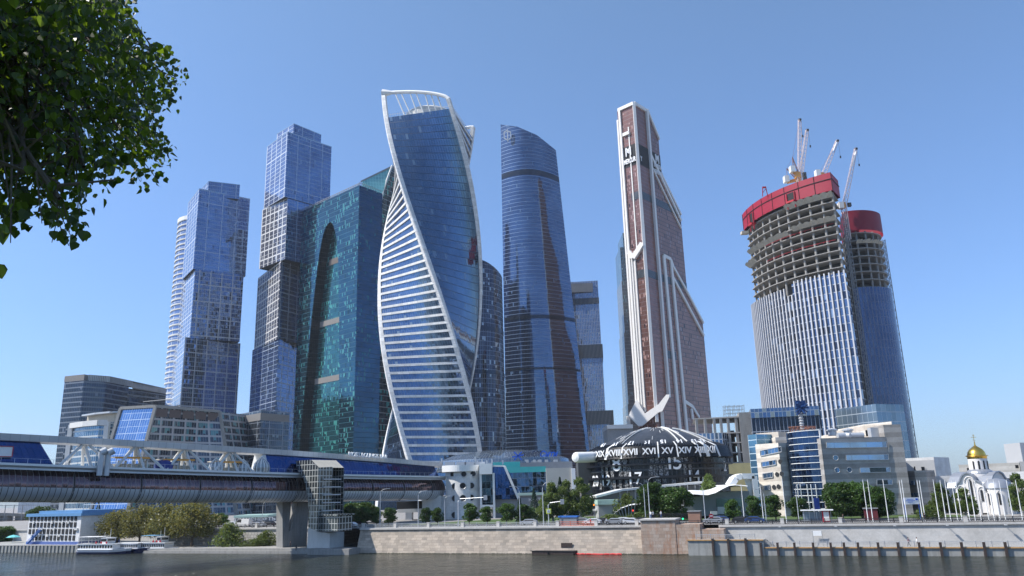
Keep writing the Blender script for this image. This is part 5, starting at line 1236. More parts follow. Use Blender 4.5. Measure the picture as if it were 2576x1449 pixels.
for x, y in ((1812, 330), (2130, 318), (2195, 340), (2240, 350), (2290, 335), (2392, 345), (1990, 365), (2060, 372), (2150, 350)):
    b = MB(); p0 = at(*T8(x, y), YH+4); b.bar(p0, (p0.x+(.8 if x < 1900 else 0), p0.y, zA+2), .22); b.box((p0.x, p0.y, p0.z-.7), (.45, .4, 1.4)); b.build('roof_antenna', M['steel'], hd)
for x in (1890, 2000, 2080, 2180): b = MB(); p0 = at(*T8(x, 385), YH+4); b.box(p0, (3.2, 3, 1.3)); b.build('roof_box', M['steel'], hd)
b = MB(); fb(b, 998, 1062, 1262, YH+2, depth=8, vb=1281); b.build('dark_soffit', M['dark'], hd)
b = MB(); fb(b, 1000, 1066, 1281, YH+1.8, depth=9, vb=1290); fb(b, 1020, 1036, 1289, YH+2, depth=4); fb(b, 1053, 1072, 1289, YH+2, depth=4); fb(b, 1062, 1110, 1248, YH+1, depth=9); b.build('bridge_support', M['offwhite'], hd)
# ================================================================ LOW BUILDINGS BEHIND THE EMBANKMENT
T7 = lambda x, y: (1262.7+.2375*x, 1104.9+.2375*y)
T6 = lambda x, y: (1736.2+.2647*x, 1065.4+.2647*y)
T5 = lambda x, y: (2249.1+.2648*x, 1065.4+.2648*y)
T4 = lambda x, y: (1838.8+.3541*x, 670.8+.3541*y)
F_ = Vector((0, -1, 0))
def yp(Y): return Vector((0, Y, 0))
# ---- shopping mall
ml = root('shopping_mall', at(1310, 1300, 330)*1, 'low mall with a dark curved glass roof, a teal fascia and roof letters', 'building')
b = MB(); c0 = at(1300, 1150, 372); b.lathe((c0.x-6, 378, 0), [(32, at(1300, 1166, 345).z-2), (30.5, at(1300, 1150, 345).z), (24, at(1300, 1142, 345).z+1.2), (12, at(1300, 1136, 345).z+2), (0, at(1300, 1136, 345).z+2.4)], 40); b.build('glass_roof', curtain('dark_roof_glass', (.22, .28, .34), (.18, .23, .28), (.2, .23, .26), 1.5, 1.5, .1, .1, metal=.8), ml, smooth=True)
b = MB(); fb(b, 1240, 1440, 1166, 340, depth=50, vb=1185); b.build('upper_wall', [M['grey'], M['roof']], ml)
b = MB(); fb(b, 1255, 1373, 1176, 325, depth=3, vb=1190); fb(b, 1240, 1308, 1163, 329, depth=3, vb=1190); b.build('teal_fascia', plain('teal_fascia', (.05, .36, .36), .4, var=.1), ml)
b = MB(); fb(b, 1240, 1373, 1190, 326, depth=40); b.build('glazed_front', curtain('mall_glass', (.07, .13, .24), (.05, .1, .2), (.18, .22, .28), 1.6, 3.2, .1, .2, metal=.9, amt=.04, wav=.06), ml)
b = MB(); fb(b, 1373.5, 1437, 1178, 322, depth=40); b.build('beige_wall', [plain('beige_panel', (.42, .41, .37), .6, var=.05), M['roof']], ml)
b = MB(); fb(b, 1437, 1447, 1178, 321.5, depth=30); b.build('white_edge', M['white'], ml)
b = MB()
for u, w_ in ((1325, 10), (1345, 6), (1358, 9), (1375, 8), (1398, 10)): p0 = at(u, 1163, 350); b.box((p0.x, p0.y, p0.z), (w_*.17, 3, 2.2))
b.build('roof_plant', M['steel'], ml)
M['navy'] = plain('navy_letters', (.02, .03, .07), .4); M['bluel'] = plain('blue_letters', (.02, .12, .6), .4)
p0 = at(1336, 1153, 338); text_fit('roof_sign', 'АФИМОЛЛ', 2.2, 9.0, p0, (1, 0, 0), up, M['navy'], ml, .2)
p0 = at(1379, 1152, 338); text('roof_sign', 'Сити', 3.2, p0, (1, 0, 0), up, M['bluel'], ml, .2, .1, shear=.35)
b = MB(); c = at(1303, 1147, 337.5)
for dx, dz in ((1.6, 1.7), (1.6, -1.7), (2.4, .4)): b.bar(c-Vector((dx, 0, dz)), c+Vector((dx, 0, dz)), .5, .9, up=F_)
b.build('emblem', M['bluel'], ml)
# ---- small office with green canopy edge, two wings
for (u0, u1, v, Y, tx, lab) in ((1300, 1366, 1241, 300, 1330, 'low grey office with a pale green roof edge right of the blue wedge'), (590, 672, 1297, 300, 640, 'low grey office with a pale green roof edge seen under the footbridge')):
    r_ = root('low_office', at((u0+u1)/2, 1310, Y)*1, lab, 'building', 'low grey offices with pale green roof edges'); b = MB(); fb(b, u0, u1, v+5, Y, depth=14); b.build('walls', [M['grey'], M['roof']], r_)
    b = MB(); fb(b, u0-2, u1+2, v, Y-1, depth=16, vb=v+6); b.build('roof_edge', plain('pale_green_metal', (.42, .58, .5), .5), r_)
    p0 = at(tx, v+22 if u0 > 1000 else v+15, Y-.4); text('sign', 'ТРАНСНЕФТЬ', 1.5, p0, (1, 0, 0), up, M['signw'], r_, .05, .03, sx=1.05 if u0 > 1000 else 1.5)
# ---- round building covered in numerals
YC = 262.0; c0 = at(1655, 1150, YC); cx0 = c0.x
clk = root('round_building', (cx0, YC, SL), 'round black domed building covered in white Roman and Arabic numerals', 'building')
RC_ = 22.6
zt_ = at(1655, 1121, YC-RC_).z; zb_ = at(1655, 1151, YC-RC_).z; zd_ = at(1640, 1074, YC-4).z
b = MB(); b.lathe((cx0, YC, 0), [(RC_-.6, SL), (RC_-.6, zb_+.5)], 64); b.build('drum_wall', curtain('black_panel_wall', (.02, .024, .03), (.012, .015, .02), (.05, .055, .06), 1.4, 4.4, .12, .5, metal=.6, rough=.15, amt=.03), clk)
M['blackp'] = plain('black_fins', (.012, .013, .016), .35)
b = MB(); prof = [(RC_-1.2, zt_), (RC_-3.2, zt_+1.0)]
for i in range(13): f = i/12; prof.append(((RC_-3.4)*(1-f), zt_+1.0+(zd_-zt_-1.0)*(1-(1-f)**1.9)))
b.lathe((cx0, YC, 0), prof, 64); M['domep'] = curtain('dark_dome_panels', (.06, .065, .075), (.04, .045, .052), (.07, .075, .08), 2.2, 1.6, .07, .1, metal=.3, rough=.35, amt=.02); b.build('dome', M['domep'], clk, smooth=False)
def cyl(u, r=RC_):     # angle on the drum (0 = facing camera) where column u falls
    lo, hi = -math.pi/2, math.pi/2
    for _ in range(40):
        m_ = (lo+hi)/2; x, y = cx0+r*math.sin(m_), YC-r*math.cos(m_)
        if pix((x, y, 24))[0] < u: lo = m_
        else: hi = m_
    return lo
def onc(a, r, z): return Vector((cx0+r*math.sin(a), YC-r*math.cos(a), z))
wa = [(T7(x0, 0)[0], T7(x1, 0)[0]) for x0, x1 in ((885, 900), (1104, 1126), (1268, 1290), (1645, 1672), (1840, 1864), (2078, 2092))]+[(1772, 1779), (1801, 1806)]
bk_, wh = MB(), MB(); NFN = 190
for i in range(NFN):
    a = -math.pi*.62+math.pi*1.24*i/NFN; u = pix(onc(a, RC_, 24))[0]; tgt = wh if any(p <= u <= q for p, q in wa) else bk_
    A0, A1 = onc(a, RC_+.9, zb_), onc(a, RC_-.4, zt_); rad = Vector((math.sin(a), -math.cos(a), 0)); tgt.bar(A0, A1, .36 if tgt is wh else .3, .5, up=rad); tgt.bar(A1, onc(a, RC_-3.0, zt_+1.2), .34, .3, up=rad) if i % 2 == 0 or tgt is wh else 0
b = bk_; b.lathe((cx0, YC, 0), [(RC_+.3, zb_), (RC_-.8, zt_)], 64); b.build('black_fins', M['blackp'], clk); wh.build('white_fins', M['white'], clk)
for x, tx in ((945, 'XX'), (1047, 'XIX'), (1190, 'XVIII'), (1367, 'XVII'), (1562, 'XVI'), (1755, 'XV'), (1940, 'XIV'), (2098, 'XIII')):
    a = cyl(T7(x, 0)[0], RC_+1); text('roman_numeral', tx, 2.6, onc(a, RC_+1.25, zb_+.55), (math.cos(a), math.sin(a), 0), up, M['signw'], clk, .06, .05, sx=1.0)
a = cyl(1789, RC_+1); text('roman_numeral', 'XII', 2.9, onc(a, RC_+1.25, zb_+.55), (math.cos(a), math.sin(a), 0), up, M['signw'], clk, .06, .05)
for x, tx in ((1100, '19'), (1225, '18'), (1388, '17'), (1552, '16'), (1718, '15'), (1885, '14'), (2035, '13'), (2120, '12')):
    a = cyl(T7(x, 0)[0], RC_-1.5); rad = Vector((math.sin(a), -math.cos(a), 0)); text('numeral', tx, 2.1, onc(a, RC_-1.6, zt_+2.0), (-math.cos(a), -math.sin(a), 0), -up+rad*1.0, M['signw'], clk, .06, .05)
for x, y, tx, sz in ((1205, 385, '8', 7.0), (1768, 362, '1', 6.3), (1850, 362, '5', 6.3), (975, 530, '20', 4.6), (1080, 524, '19', 4.6), (1385, 512, '17', 5), (2010, 478, '14', 4.6), (2140, 540, '12', 4.6)):
    a = cyl(T7(x, 0)[0], RC_); zz = at(T7(x, y)[0], T7(x, y)[1], YC-RC_*math.cos(a)).z; text('numeral', tx, sz, onc(a, RC_-.1, zz), (math.cos(a), math.sin(a), 0), up, M['signw'], clk, .06, .03)
a = cyl(T6(322, 0)[0], RC_); text('numeral', '2', 4.2, onc(a, RC_-.1, at(*T6(322, 480), YC-8).z), (math.cos(a), math.sin(a), 0), up, M['signw'], clk, .06, .03)
# patterned strips
m, t, out = nodes('printed_strip'); g = NG(t); tc = g.n('ShaderNodeTexCoord'); n = g.noise(tc.outputs['Object'], 2.6, 3, .7); c = g.ramp(n.outputs[0], [(.49, (.02, .02, .02)), (.55, (.3, .3, .3))]); bb = g.bsdf(Color=c, Roughness=.5); g.lk(bb.outputs[0], out.inputs[0]); M['strip'] = m
b = MB()
for y0, y1, xs in ((275, 400, (1045, 1092, 1150, 1240, 1288, 1330, 1562, 1615, 1672, 1728, 1935, 1985)), (425, 530, (1020, 1130, 1165, 1228, 1295, 1345, 1500, 1640, 1700, 1800, 1930)), (170, 265, (1120, 1170, 1240, 1290, 1640, 1695, 1810, 1855)), (200, 245, (1055, 1210, 1255, 1300, 1580, 1695, 1900, 1950))):
    for x in xs:
        a = cyl(T7(x, 0)[0], RC_); Yq = YC-RC_*math.cos(a); z0, z1 = at(*T7(x, y1+(1500-x)*.02), Yq).z, at(*T7(x, y0+(1500-x)*.02), Yq).z; da = .6/RC_
        b = MB(); b.poly([onc(a-da, RC_-.35, z0), onc(a+da, RC_-.35, z0), onc(a+da, RC_-.35, z1), onc(a-da, RC_-.35, z1)]); b.build('printed_strip', M['strip'], clk)
b = MB(); zl_ = at(1655, 1166, YC-RC_).z; b.lathe((cx0, YC, 0), [(RC_-.5, zl_-.3), (RC_+.7, zl_-.3), (RC_+.7, zl_+.1), (RC_-.5, zl_+.1)], 64); b.build('ledge', M['blackp'], clk); b = MB(); z2_ = at(1655, 1199, YC-RC_).z; b.lathe((cx0, YC, 0), [(RC_-.5, z2_-.4), (RC_+.5, z2_-.4), (RC_+.5, z2_+.3), (RC_-.5, z2_+.3)], 64); b.build('ledge', M['blackp'], clk)
b = MB(); random.seed(8)
def mer_strip(a0, f0, f1, w_, a1=None):
    a1 = a0 if a1 is None else a1; pts = []
    for i in range(13):
        f = f0+(f1-f0)*i/12; r_ = (RC_-3.35)*(1-f); z = zt_+1.1+(zd_-zt_-1.0)*(1-(1-f)**1.9); a = a0+(a1-a0)*i/12; pts.append(onc(a, r_+.06, z))
    for p, q in zip(pts, pts[1:]): b.bar(p, q, w_, .1, up=(p-Vector((cx0, YC, zt_-20))))
for a0, f0, f1, w_ in ((-.88, 0, .8, .5), (-.76, 0, .84, .5), (.18, 0, .92, .6), (.32, 0, .8, .6), (.75, 0, .5, .4), (.95, 0, .7, .4)): mer_strip(a0, f0, f1, w_)
for i in range(26): a0 = random.uniform(-1.2, 1.3); f0 = random.uniform(.02, .7); mer_strip(a0, f0, f0+.12, .12)
b.build('white_stripes', M['white'], clk)
p0, p1 = at(1446, 1151, 246), at(1484, 1150, 252); b = MB(); dd = (p1-p0).normalized(); b.tube([p0, p0+dd*.25, p0+dd*.8, p1+dd*3], [.6, 1.35, 1.62, 1.62], 20); o_ = b.build('side_cylinder', M['white'], clk, smooth=True)
b = MB(); fb(b, 1454, 1490, 1163, 262, depth=10); b.build('side_block', [M['dgrey'], M['roof']], clk)

# ---- elevated walkway and pavilions
M['lgrey'] = plain('light_grey_panel', (.42, .43, .44), .5, var=.06)
wk = root('raised_walkway', at(1620, 1260, 232)*1, 'long white rising walkway in front of the round numeral building', 'walkway')
b = MB(); p0, p1, p2 = at(1494, 1250, 226), at(1560, 1233, 228), at(1768, 1213, 232); back = Vector((0, 5, 0))
for a, c in ((p0, p1), (p1, p2)): b.bar(a+Vector((0, 2, 0)), c+Vector((0, 2, 0)), 5, .55, up=up)
b.build('roof_slab', M['offwhite'], wk)
b = MB(); b.bar(p0+Vector((1, 3.5, -2.2)), p1+Vector((0, 3.5, -2.2)), .3, 3.4, up=up); b.bar(p1+Vector((0, 3.5, -2.2)), p2+Vector((0, 3.5, -2.2)), .3, 3.2, up=up); b.build('back_wall', M['grey'], wk)
b = MB()
for i in range(12): q = p1.lerp(p2, i/11)+Vector((0, 1, 0)); b.bar(q, (q.x, q.y, SL), .25)
b.bar(p0+Vector((0, 2, -3.6)), p2+Vector((0, 2, -3.4)), 5, .4, up=up); b.build('columns', M['lgrey'], wk)
pv = root('station_kiosk', at(1528, 1300, 222)*1, 'small grey kiosk with a pale green roof edge left of the shell canopy', 'kiosk')
b = MB(); fb(b, 1505, 1552, 1270, 222, depth=9); b.build('walls', [M['lgrey'], M['roof']], pv); b = MB(); fb(b, 1503, 1554, 1258, 221, depth=11, vb=1270); b.build('roof_edge', bpy.data.materials['pale_green_metal'], pv)
sh = root('shell_canopy', at(1570, 1300, 218)*1, 'low white ribbed shell canopy over a station entrance', 'canopy')
b = MB(); prf = [(1172, 800), (1190, 765), (1250, 720), (1330, 690), (1400, 678), (1460, 676)]; P3 = [onp(*T7(x, y), yp(216), F_) for x, y in prf]; 
for i in range(5):
    for k in range(6):
        f0, f1 = k/6, (k+1)/6; a, c = P3[i], P3[i+1]; w0 = lambda p, f: Vector((p.x+f*3, p.y+f*9-2, p.z-(f*2-.6)**2*.8)); b.poly([w0(a, f0), w0(c, f0), w0(c, f1), w0(a, f1)])
b.build('shell', M['white'], sh); b = MB()
for i in range(9): f = i/8; q = P3[0].lerp(P3[3], f); q2 = Vector((q.x+1.5, 215.5, SL)); b.bar(P3[min(5, int(f*4))].lerp(P3[min(5, int(f*4)+1)], f*4 % 1)+Vector((0, -2, 0)), (q.x+1, 215, SL), .25, .12)
b.build('ribs', M['lgrey'], sh); b = MB(); fb(b, 1590, 1625, 1272, 220, depth=6); b.build('entrance', [M['dgrey'], M['roof']], sh)
# wave roof pavilion
wv_ = root('wave_roof_pavilion', at(1820, 1300, 215)*1, 'grey pavilion with a white wave shaped roof and tall white arch beside the stone office', 'pavilion')
b = MB(); plate(b, [(-60, 700), (100, 690), (260, 650), (560, 640), (560, 880), (-60, 880)], yp(216), F_, 16, T=T6); b.build('walls', M['grey'], wv_)
b = MB(); tp = [(-60, 690), (-30, 662), (20, 640), (80, 634), (150, 640), (220, 625), (290, 600), (360, 582), (420, 580), (545, 590)]; bt = [(-60, 690), (-20, 680), (40, 672), (100, 678), (170, 680), (240, 660), (310, 620), (370, 592), (430, 586), (545, 597)]
qa = [onp(*T6(*k), yp(212), F_) for k in tp]; qb = [onp(*T6(*k), yp(211), F_) for k in bt]; dv = Vector((2, 20, 0))
for i in range(len(qa)-1): b.poly([qb[i], qb[i+1], qa[i+1], qa[i]]); b.poly([qa[i], qa[i+1], qa[i+1]+dv, qa[i]+dv]); b.poly([qb[i+1], qb[i], qb[i]+dv, qb[i+1]+dv])
b.build('wave_roof', M['white'], wv_, smooth=True)
b = MB(); pts = [onp(*T6(*k), yp(219), F_) for k in ((375, 590), (420, 520), (470, 502), (585, 500), (610, 700))]; b.poly([onp(*T6(*k), yp(218.5), F_) for k in ((508, 510), (585, 500), (612, 700), (570, 690), (535, 600))])
for p, q in zip(pts, pts[1:]): b.bar(p, q, 1.4, 5, up=F_)
b.build('arch', M['white'], wv_)
b = MB(); plate(b, [(250, 712), (500, 712), (500, 790), (250, 790)], yp(215.7), F_, .3, T=T6); b.build('green_glass', plain('grey_green_glass', (.2, .3, .28), .15, .5), wv_)
b = MB(); plate(b, [(262, 792), (345, 790), (345, 860), (262, 860)], yp(215.3), F_, .3, T=T6); plate(b, [(195, 835), (258, 833), (258, 866), (195, 866)], yp(210), F_, .3, T=T6); b.build('notice_boards', M['offwhite'], wv_)

# ---- concrete frame building and long glass block behind
cf = root('concrete_frame_building', at(1830, 1150, 330)*1, 'unfinished concrete frame building with open floors left of the stone office', 'building')
ZF = at(1738, 1052, 330).z; xa, xb, xc, xd = [at(u, 1100, 330).x for u in (1738, 1811, 1858, 1888)]
b = MB(); z = ZF
for k in range(9): b.prism([(xa+2, 331), (xc, 327), (xc+8, 355), (xa+8, 360)], z-.5, z, 0, 0, bottom=True); z -= 4.0 if k else 6.3
b.build('floor_slabs', M['slab'], cf); b = MB()
for f in (0, .22, .45, .62, .8, 1): b.box((xa+3+(xc-xa-4)*f, 331-3*f, (ZF+SL)/2), (1, 1, ZF-SL-.6))
b.box(((xb+xc)/2+3, 338, (ZF+SL)/2-2), (xc-xb-5, 1, ZF-SL-6)); b.build('columns', M['slab'], cf)
b = MB(); b.prism([(xc, 326.5), (xd, 326), (xd+5, 350), (xc+5, 350)], SL, ZF+1.5, 0, 0); b.build('concrete_core', M['concrete'], cf)
b = MB(); b.prism([(xa-4, 328.5), (xb, 326), (xb+3, 329), (xa-4, 331)], SL, ZF-6.6, 0, 0); b.build('glazing', curtain('grey_blue_grid', (.16, .24, .36), (.1, .15, .24), (.5, .52, .54), 1.6, 3.6, .5, .3, metal=.8, amt=.04), cf)
b = MB(); rf = Vector((xa+18, 340, ZF)); 
for k in range(5):
    for j in range(3): b.bar((rf.x+k*2, rf.y+j*2, ZF), (rf.x+k*2, rf.y+j*2, ZF+6), .15)
for j in range(4): b.bar((rf.x, rf.y, ZF+1.5*j+1), (rf.x+8, rf.y, ZF+1.5*j+1), .15); b.bar((rf.x, rf.y+4, ZF+1.5*j+1), (rf.x+8, rf.y+4, ZF+1.5*j+1), .15)
b.build('scaffold', M['concrete'], cf)
b = MB(); fb(b, 1826, 1888, 1166, 312, depth=12); b.build('yellow_hoarding', [plain('yellow_insulation', (.5, .42, .2), .8), M['roof']], cf)
lg = root('long_glass_block', at(1980, 1150, 318)*1, 'long low block with dark slatted glass and patchy unfinished parapet behind the stone office', 'building')
b = MB(); fb(b, 1887, 2062, 1030, 318, 312, depth=25, vt1=None); b.build('glazed_wall', [curtain('dark_slat_glass', (.035, .045, .07), (.02, .03, .05), (.3, .33, .38), 1.5, 8.6, .2, .35, metal=.8, amt=.02), M['roof']], lg)
b = MB(); fb(b, 1887, 2061, 1029, 317, 311, depth=.8, vb=1052); b.build('upper_glass', [curtain('blue_upper_glass', (.12, .19, .32), (.1, .15, .26), (.3, .36, .42), 1.5, 6, .15, .2, metal=.85, dark=(.3, .29, .27), dthr=.28), M['roof']], lg)
gw = root('pale_glass_block', at(2240, 1150, 290)*1, 'pale blue grey glass block at the foot of the unfinished tower', 'building')
b = MB(); fb(b, 2202, 2272, 1016, 300, 306, depth=20); b.build('walls', [curtain('pale_clad', (.22, .3, .38), (.16, .23, .3), (.4, .45, .5), 2.5, 3.6, .1, .25, metal=.6, rough=.2), M['roof']], gw)

# ---- stone office with round glass tower
so_ = root('stone_office', at(2070, 1280, 225)*1, 'pale striped stone office building with a curved dark blue glass stair tower', 'building')
M['stripe'] = masonry('striped_stone', (.74, .68, .59), 1.3, .62, .02, .06, tint=(.68, .62, .54), bands=(2.5, (.55, .49, .42)), jc=.8, bump=.1)
M['stripe2'] = masonry('striped_stone_shaded', (.40, .385, .37), 1.3, .62, .02, .05, tint=(.37, .355, .34), bands=(2.5, (.29, .275, .26)), jc=.8, bump=.1)  # darker grey copy of the striped stone, shade put into the colour
# left block: front corner at u 1980, running back to u 1904
Mc = gz(*T6(915, 800), SL); Mc = Vector((at(1985, 1112, 212).x, 212, SL)); zL = at(1980, 1112, 212).z
dLft = Vector((-.60, .80, 0)).normalized(); nLf = Vector((-.80, -.60, 0))
def oL(x, y): return onp(*T6(x, y), Mc, nLf)
def wallblk(mb, p_lo, p_hi, n, z0, z1, depth): 
    mb.prism([XY(p_lo), XY(p_hi), XY(p_hi-n*depth), XY(p_lo-n*depth)], z0, z1, 0, 1)
pl_ = oL(648, 500); pr_ = oL(870, 500); b = MB(); wallblk(b, pl_, pr_, nLf, SL, zL, 14); 
pe = Vector((at(1981, 1150, pr_.y+1).x, pr_.y+1.2, 0)); b.prism([XY(pr_), XY(pe), XY(pe+Vector((3, 12, 0))), XY(pr_+Vector((3, 12, 0)))], SL, zL, 0, 1); b.build('left_wing', [M['stripe'], M['roof']], so_)
M['winb'] = curtain('office_window_glass', (.13, .24, .4), (.08, .16, .28), (.35, .36, .36), 1.1, 3, .08, .1, metal=.85, amt=.05, wav=.05)
def panel(name, pts, on, n, mat, off=.12, fr=True, par=None):
    q = [on(*k)+n*off for k in pts]; b = MB(); b.poly(q, 0); o_ = b.build(name, mat, par or so_)
    if fr:
        f = MB()
        for i in range(len(q)): f.bar(q[i]+n*.06, q[(i+1) % len(q)]+n*.06, .16)
        f.build('frame', M['lgrey'], o_)
    return o_
for p in ([(668, 258), (868, 218), (872, 268), (672, 308)], [(678, 368), (815, 345), (820, 390), (683, 414)], [(692, 476), (786, 462), (790, 510), (697, 524)], [(704, 590), (760, 582), (764, 628), (709, 634)], [(715, 700), (740, 697), (744, 745), (720, 748)]):
    panel('window', p, oL, nLf, M['winb'])
for x, y in ((857, 362), (827, 483), (871, 478), (799, 605), (842, 600)):
    c = oL(x, y); b = MB(); e = dLft; b.poly([c+nLf*.12+(e*math.cos(2*math.pi*k/14)*.62+up*math.sin(2*math.pi*k/14)*.62) for k in range(14)]); b.build('porthole', M['dark'], so_)
b = MB(); fb(b, 1880.5, 1902, 1094.5, 232, 229, depth=8); b.build('blue_glass_strip', [curtain('ribbed_blue_glass', (.12, .26, .4), (.1, .22, .34), (.5, .6, .65), 3.3, 1.9, .1, .2, metal=.7, rough=.12), M['roof']], so_)
b = MB(); fb(b, 1901, 1958, 1091, 236, 230, depth=12); fb(b, 1950, 1984, 1100, 228, depth=8); b.build('rear_storey', [M['stripe'], M['roof']], so_)
b = MB(); p0 = onp(*T6(806, 168), yp(231.5), F_); b.box(p0, (1.6, .2, 1.3)); b.build('window', M['winb'], so_)
# glass stair tower: arc
u0, u1 = 1976, 2054; Yg = 206; xg0, xg1 = at(u0, 1087, Yg+9).x, at(u1, 1083, Yg).x; zg = at(2040, 1083, Yg).z
AR, _, _ = arc3(Vector((xg0, Yg+9, 0)), Vector((xg0*.62+xg1*.38, Yg+1.0, 0)), Vector((xg1, Yg-1.5, 0)), 18)
b = MB(); b.prism([XY(p) for p in AR]+[(xg1+3, Yg+12), (xg0+4, Yg+16)], SL, zg, 0, 1); b.build('glass_stair_tower', [curtain('stair_tower_glass', (.035, .075, .17), (.025, .055, .13), (.05, .09, .15), 1.6, 2.0, .06, .08, metal=.9, amt=.02, wav=.03), M['roof']], so_, smooth=True)
b = MB(); k = 0; z = zg
while z > SL+1: b.loft([[p+Vector((0, -.35*s_, zz)) for p in AR] for s_, zz in ((0, z-.07), (1, z-.07), (1, z+.07), (0, z+.07))], closed=False); z -= 1.62
b.bar(AR[-1]+Vector((.1, -.3, SL)), AR[-1]+Vector((.1, -.3, zg)), .35)
for x in (1015, 1045, 1108, 1145, 1190): 
    a = onp(*T6(x, 575), yp(Yg-.8), F_); b.bar(a, (a.x, a.y, SL), .16)
b.build('white_fins', M['white'], so_)
# right block
Yr = 203; n2 = Vector((.06, -1, 0)).normalized(); pR = Vector((at(2072, 1102, Yr).x, Yr, 0)); zR = at(2072, 1102.5, Yr).z
def oR(x, y): return onp(*T6(x, y), pR, n2)
e0, e1 = oR(1278, 500), oR(1905, 500); b = MB(); wallblk(b, e0, e1, n2, SL, zR, 16); b.build('main_block', [M['stripe2'], M['roof']], so_)
b = MB(); fb(b, 2052, 2070, 1106, 210, 207, depth=12); 
pa_ = Vector((at(2068, 1150, 205).x, 206, 0)); b.prism([XY(pa_), XY(e0+Vector((0, -.2, 0))), XY(e0+Vector((1, 3, 0))), XY(pa_+Vector((1, 3, 0)))], SL, zR+.1, 0, 1); b.build('link_block', [M['stripe'], M['roof']], so_)
for p in ([(1292, 180), (1865, 172), (1866, 226), (1294, 234)], [(1478, 300), (1880, 292), (1884, 345), (1482, 350)], [(1610, 420), (1897, 414), (1901, 462), (1614, 468)], [(1770, 535), (1918, 533), (1920, 580), (1772, 584)]):
    panel('window', p, oR, n2, curtain('mirror_window', (.3, .42, .62), (.25, .36, .55), (.2, .22, .24), 4.2, 9, .06, 0, metal=.9, amt=.03, wav=.06, dark=(.05, .07, .09), dthr=.12) if 'mirror_window' not in bpy.data.materials else bpy.data.materials['mirror_window'])
for x, y in ((1381, 326), (1396, 444), (1512, 442)):
    c = oR(x, y)+n2*.1; o_ = MB().poly([c+(Vector((1, 0, 0))*math.cos(2*math.pi*k/16)+up*math.sin(2*math.pi*k/16))*.62 for k in range(16)]).build('porthole', M['winb'], so_)
    MB().tube([c+n2*.05+(Vector((1, 0, 0))*math.cos(2*math.pi*k/16)+up*math.sin(2*math.pi*k/16))*.66 for k in range(17)], .09, 5, cap=False).build('rim', M['lgrey'], o_)
# right hand tall piece and side wall
Yk = 214; b = MB(); zk = at(2236, 1066, Yk).z; x0, x1 = at(2172, 1066, Yk).x, at(2234, 1066, Yk-6).x; b.prism([(x0, Yk), (x1, Yk-8), (x1+6, Yk+22), (x0, Yk+22)], SL, zk, 0, 1)
b.prism([(at(2100, 1082, Yk+4).x, Yk+4), (x0, Yk+1), (x0, Yk+18), (at(2100, 1082, Yk+4).x, Yk+18)], SL, at(2110, 1090, Yk+4).z, 0, 1); b.build('tall_rear_block', [M['stripe'], M['roof']], so_)
b = MB(); b.prism([XY(e1+Vector((0, .1, 0))), (x1+1, e1.y-.5), (x1+7, Yk+20), XY(e1+Vector((0, 14, 0)))], SL, zR+3, 0, 1, zt=None); b.build('side_block', [M['stripe2'], M['roof']], so_)
b = MB(); p0 = at(*T6(1697, 92), Yk-1.4); b.box(p0, (1.5, .3, 1.6)); b.build('window', M['dark'], so_)
b = MB(); c = at(*T6(1445, 115), 206); b.tube([c+Vector((-1.2, 0, 0)), c+Vector((1.0, 0, 0))], .75, 14); b.tube([c+Vector((1.0, 0, 0)), c+Vector((1.7, -1.0, 0))], [.8, .55], 14)
c = at(*T6(1740, 90), 208); b.box(c, (2.0, 2, 2.6)); c = at(*T6(1580, 112), 208); b.tube([c-Vector((1.8, 0, 0)), c+Vector((1.8, 0, 0))], .7, 12)
for x in (1350, 1500): c = at(*T6(x, 80), 214); b.lathe(c, [(1.1, -1), (1.1, .3), (1.5, .3), (1.5, .6), (0, 1.1)], 12)
b.build('roof_plant', M['steel'], so_)
# roof truss and star sculpture
tr = root('star_sculpture', at(2015, 1080, 212)*1, 'dark blue star burst sculpture on a grey spiral post above a rusty truss ring', 'sculpture')
c = at(2015, 1027, 212); b = MB(); random.seed(3)
for i in range(26):
    v = Vector((random.gauss(0, 1), random.gauss(0, .6), random.gauss(0, 1.2))).normalized(); b.bar(c+v*.3, c+v*random.uniform(1.5, 2.2), .5, .34)
for s_ in (-1, 1):
    for k in range(3): b.bar(c+Vector((s_*(.3+.4*k), 0, .8*k-1.6)), c+Vector((s_*(.3+.4*k), 0, .8*k+1.9-k*.7)), .4)
b.build('star', plain('navy_enamel', (.015, .05, .16), .3), tr)
p0 = at(2018.5, 1082, 212); b = MB(); b.tube([(p0.x, 212, p0.z-1), (p0.x, 212, c.z-1.2)], [.55, .38], 10)
for k in range(7): zz = p0.z+(c.z-p0.z)*k/8; b.lathe((p0.x, 212, 0), [(.5, zz), (.72, zz+.2), (.5, zz+.4)], 10)
b.build('post', M['lgrey'], tr); b = MB(); zt0 = zg+.1
for k in range(18):
    a0, a1 = 2*math.pi*k/18, 2*math.pi*(k+1)/18
    for r_, z_ in ((3.2, zt0), (3.5, zt0+1.3)): b.bar((p0.x+r_*math.cos(a0), 212+r_*.7*math.sin(a0), z_), (p0.x+r_*math.cos(a1), 212+r_*.7*math.sin(a1), z_), .14)
    b.bar((p0.x+3.2*math.cos(a0), 212+2.3*math.sin(a0), zt0), (p0.x+3.5*math.cos(a1), 212+2.5*math.sin(a1), zt0+1.3), .12)
    b.bar((p0.x, 212, zt0+.3), (p0.x+3.5*math.cos(a0), 212+2.5*math.sin(a0), zt0+1.3), .1)
b.build('truss_ring', plain('rusty_truss', (.28, .12, .08), .8), tr)

# ---- church
ch = root('church', at(2470, 1290, 205)*1, 'small white stone church with one golden dome and grey rounded gables', 'church')
M['wst'] = plain('white_limestone', (.72, .69, .66), .7, var=.06, weather=.15); M['lead'] = plain('lead_roof', (.3, .32, .36), .4, .4, var=.1)
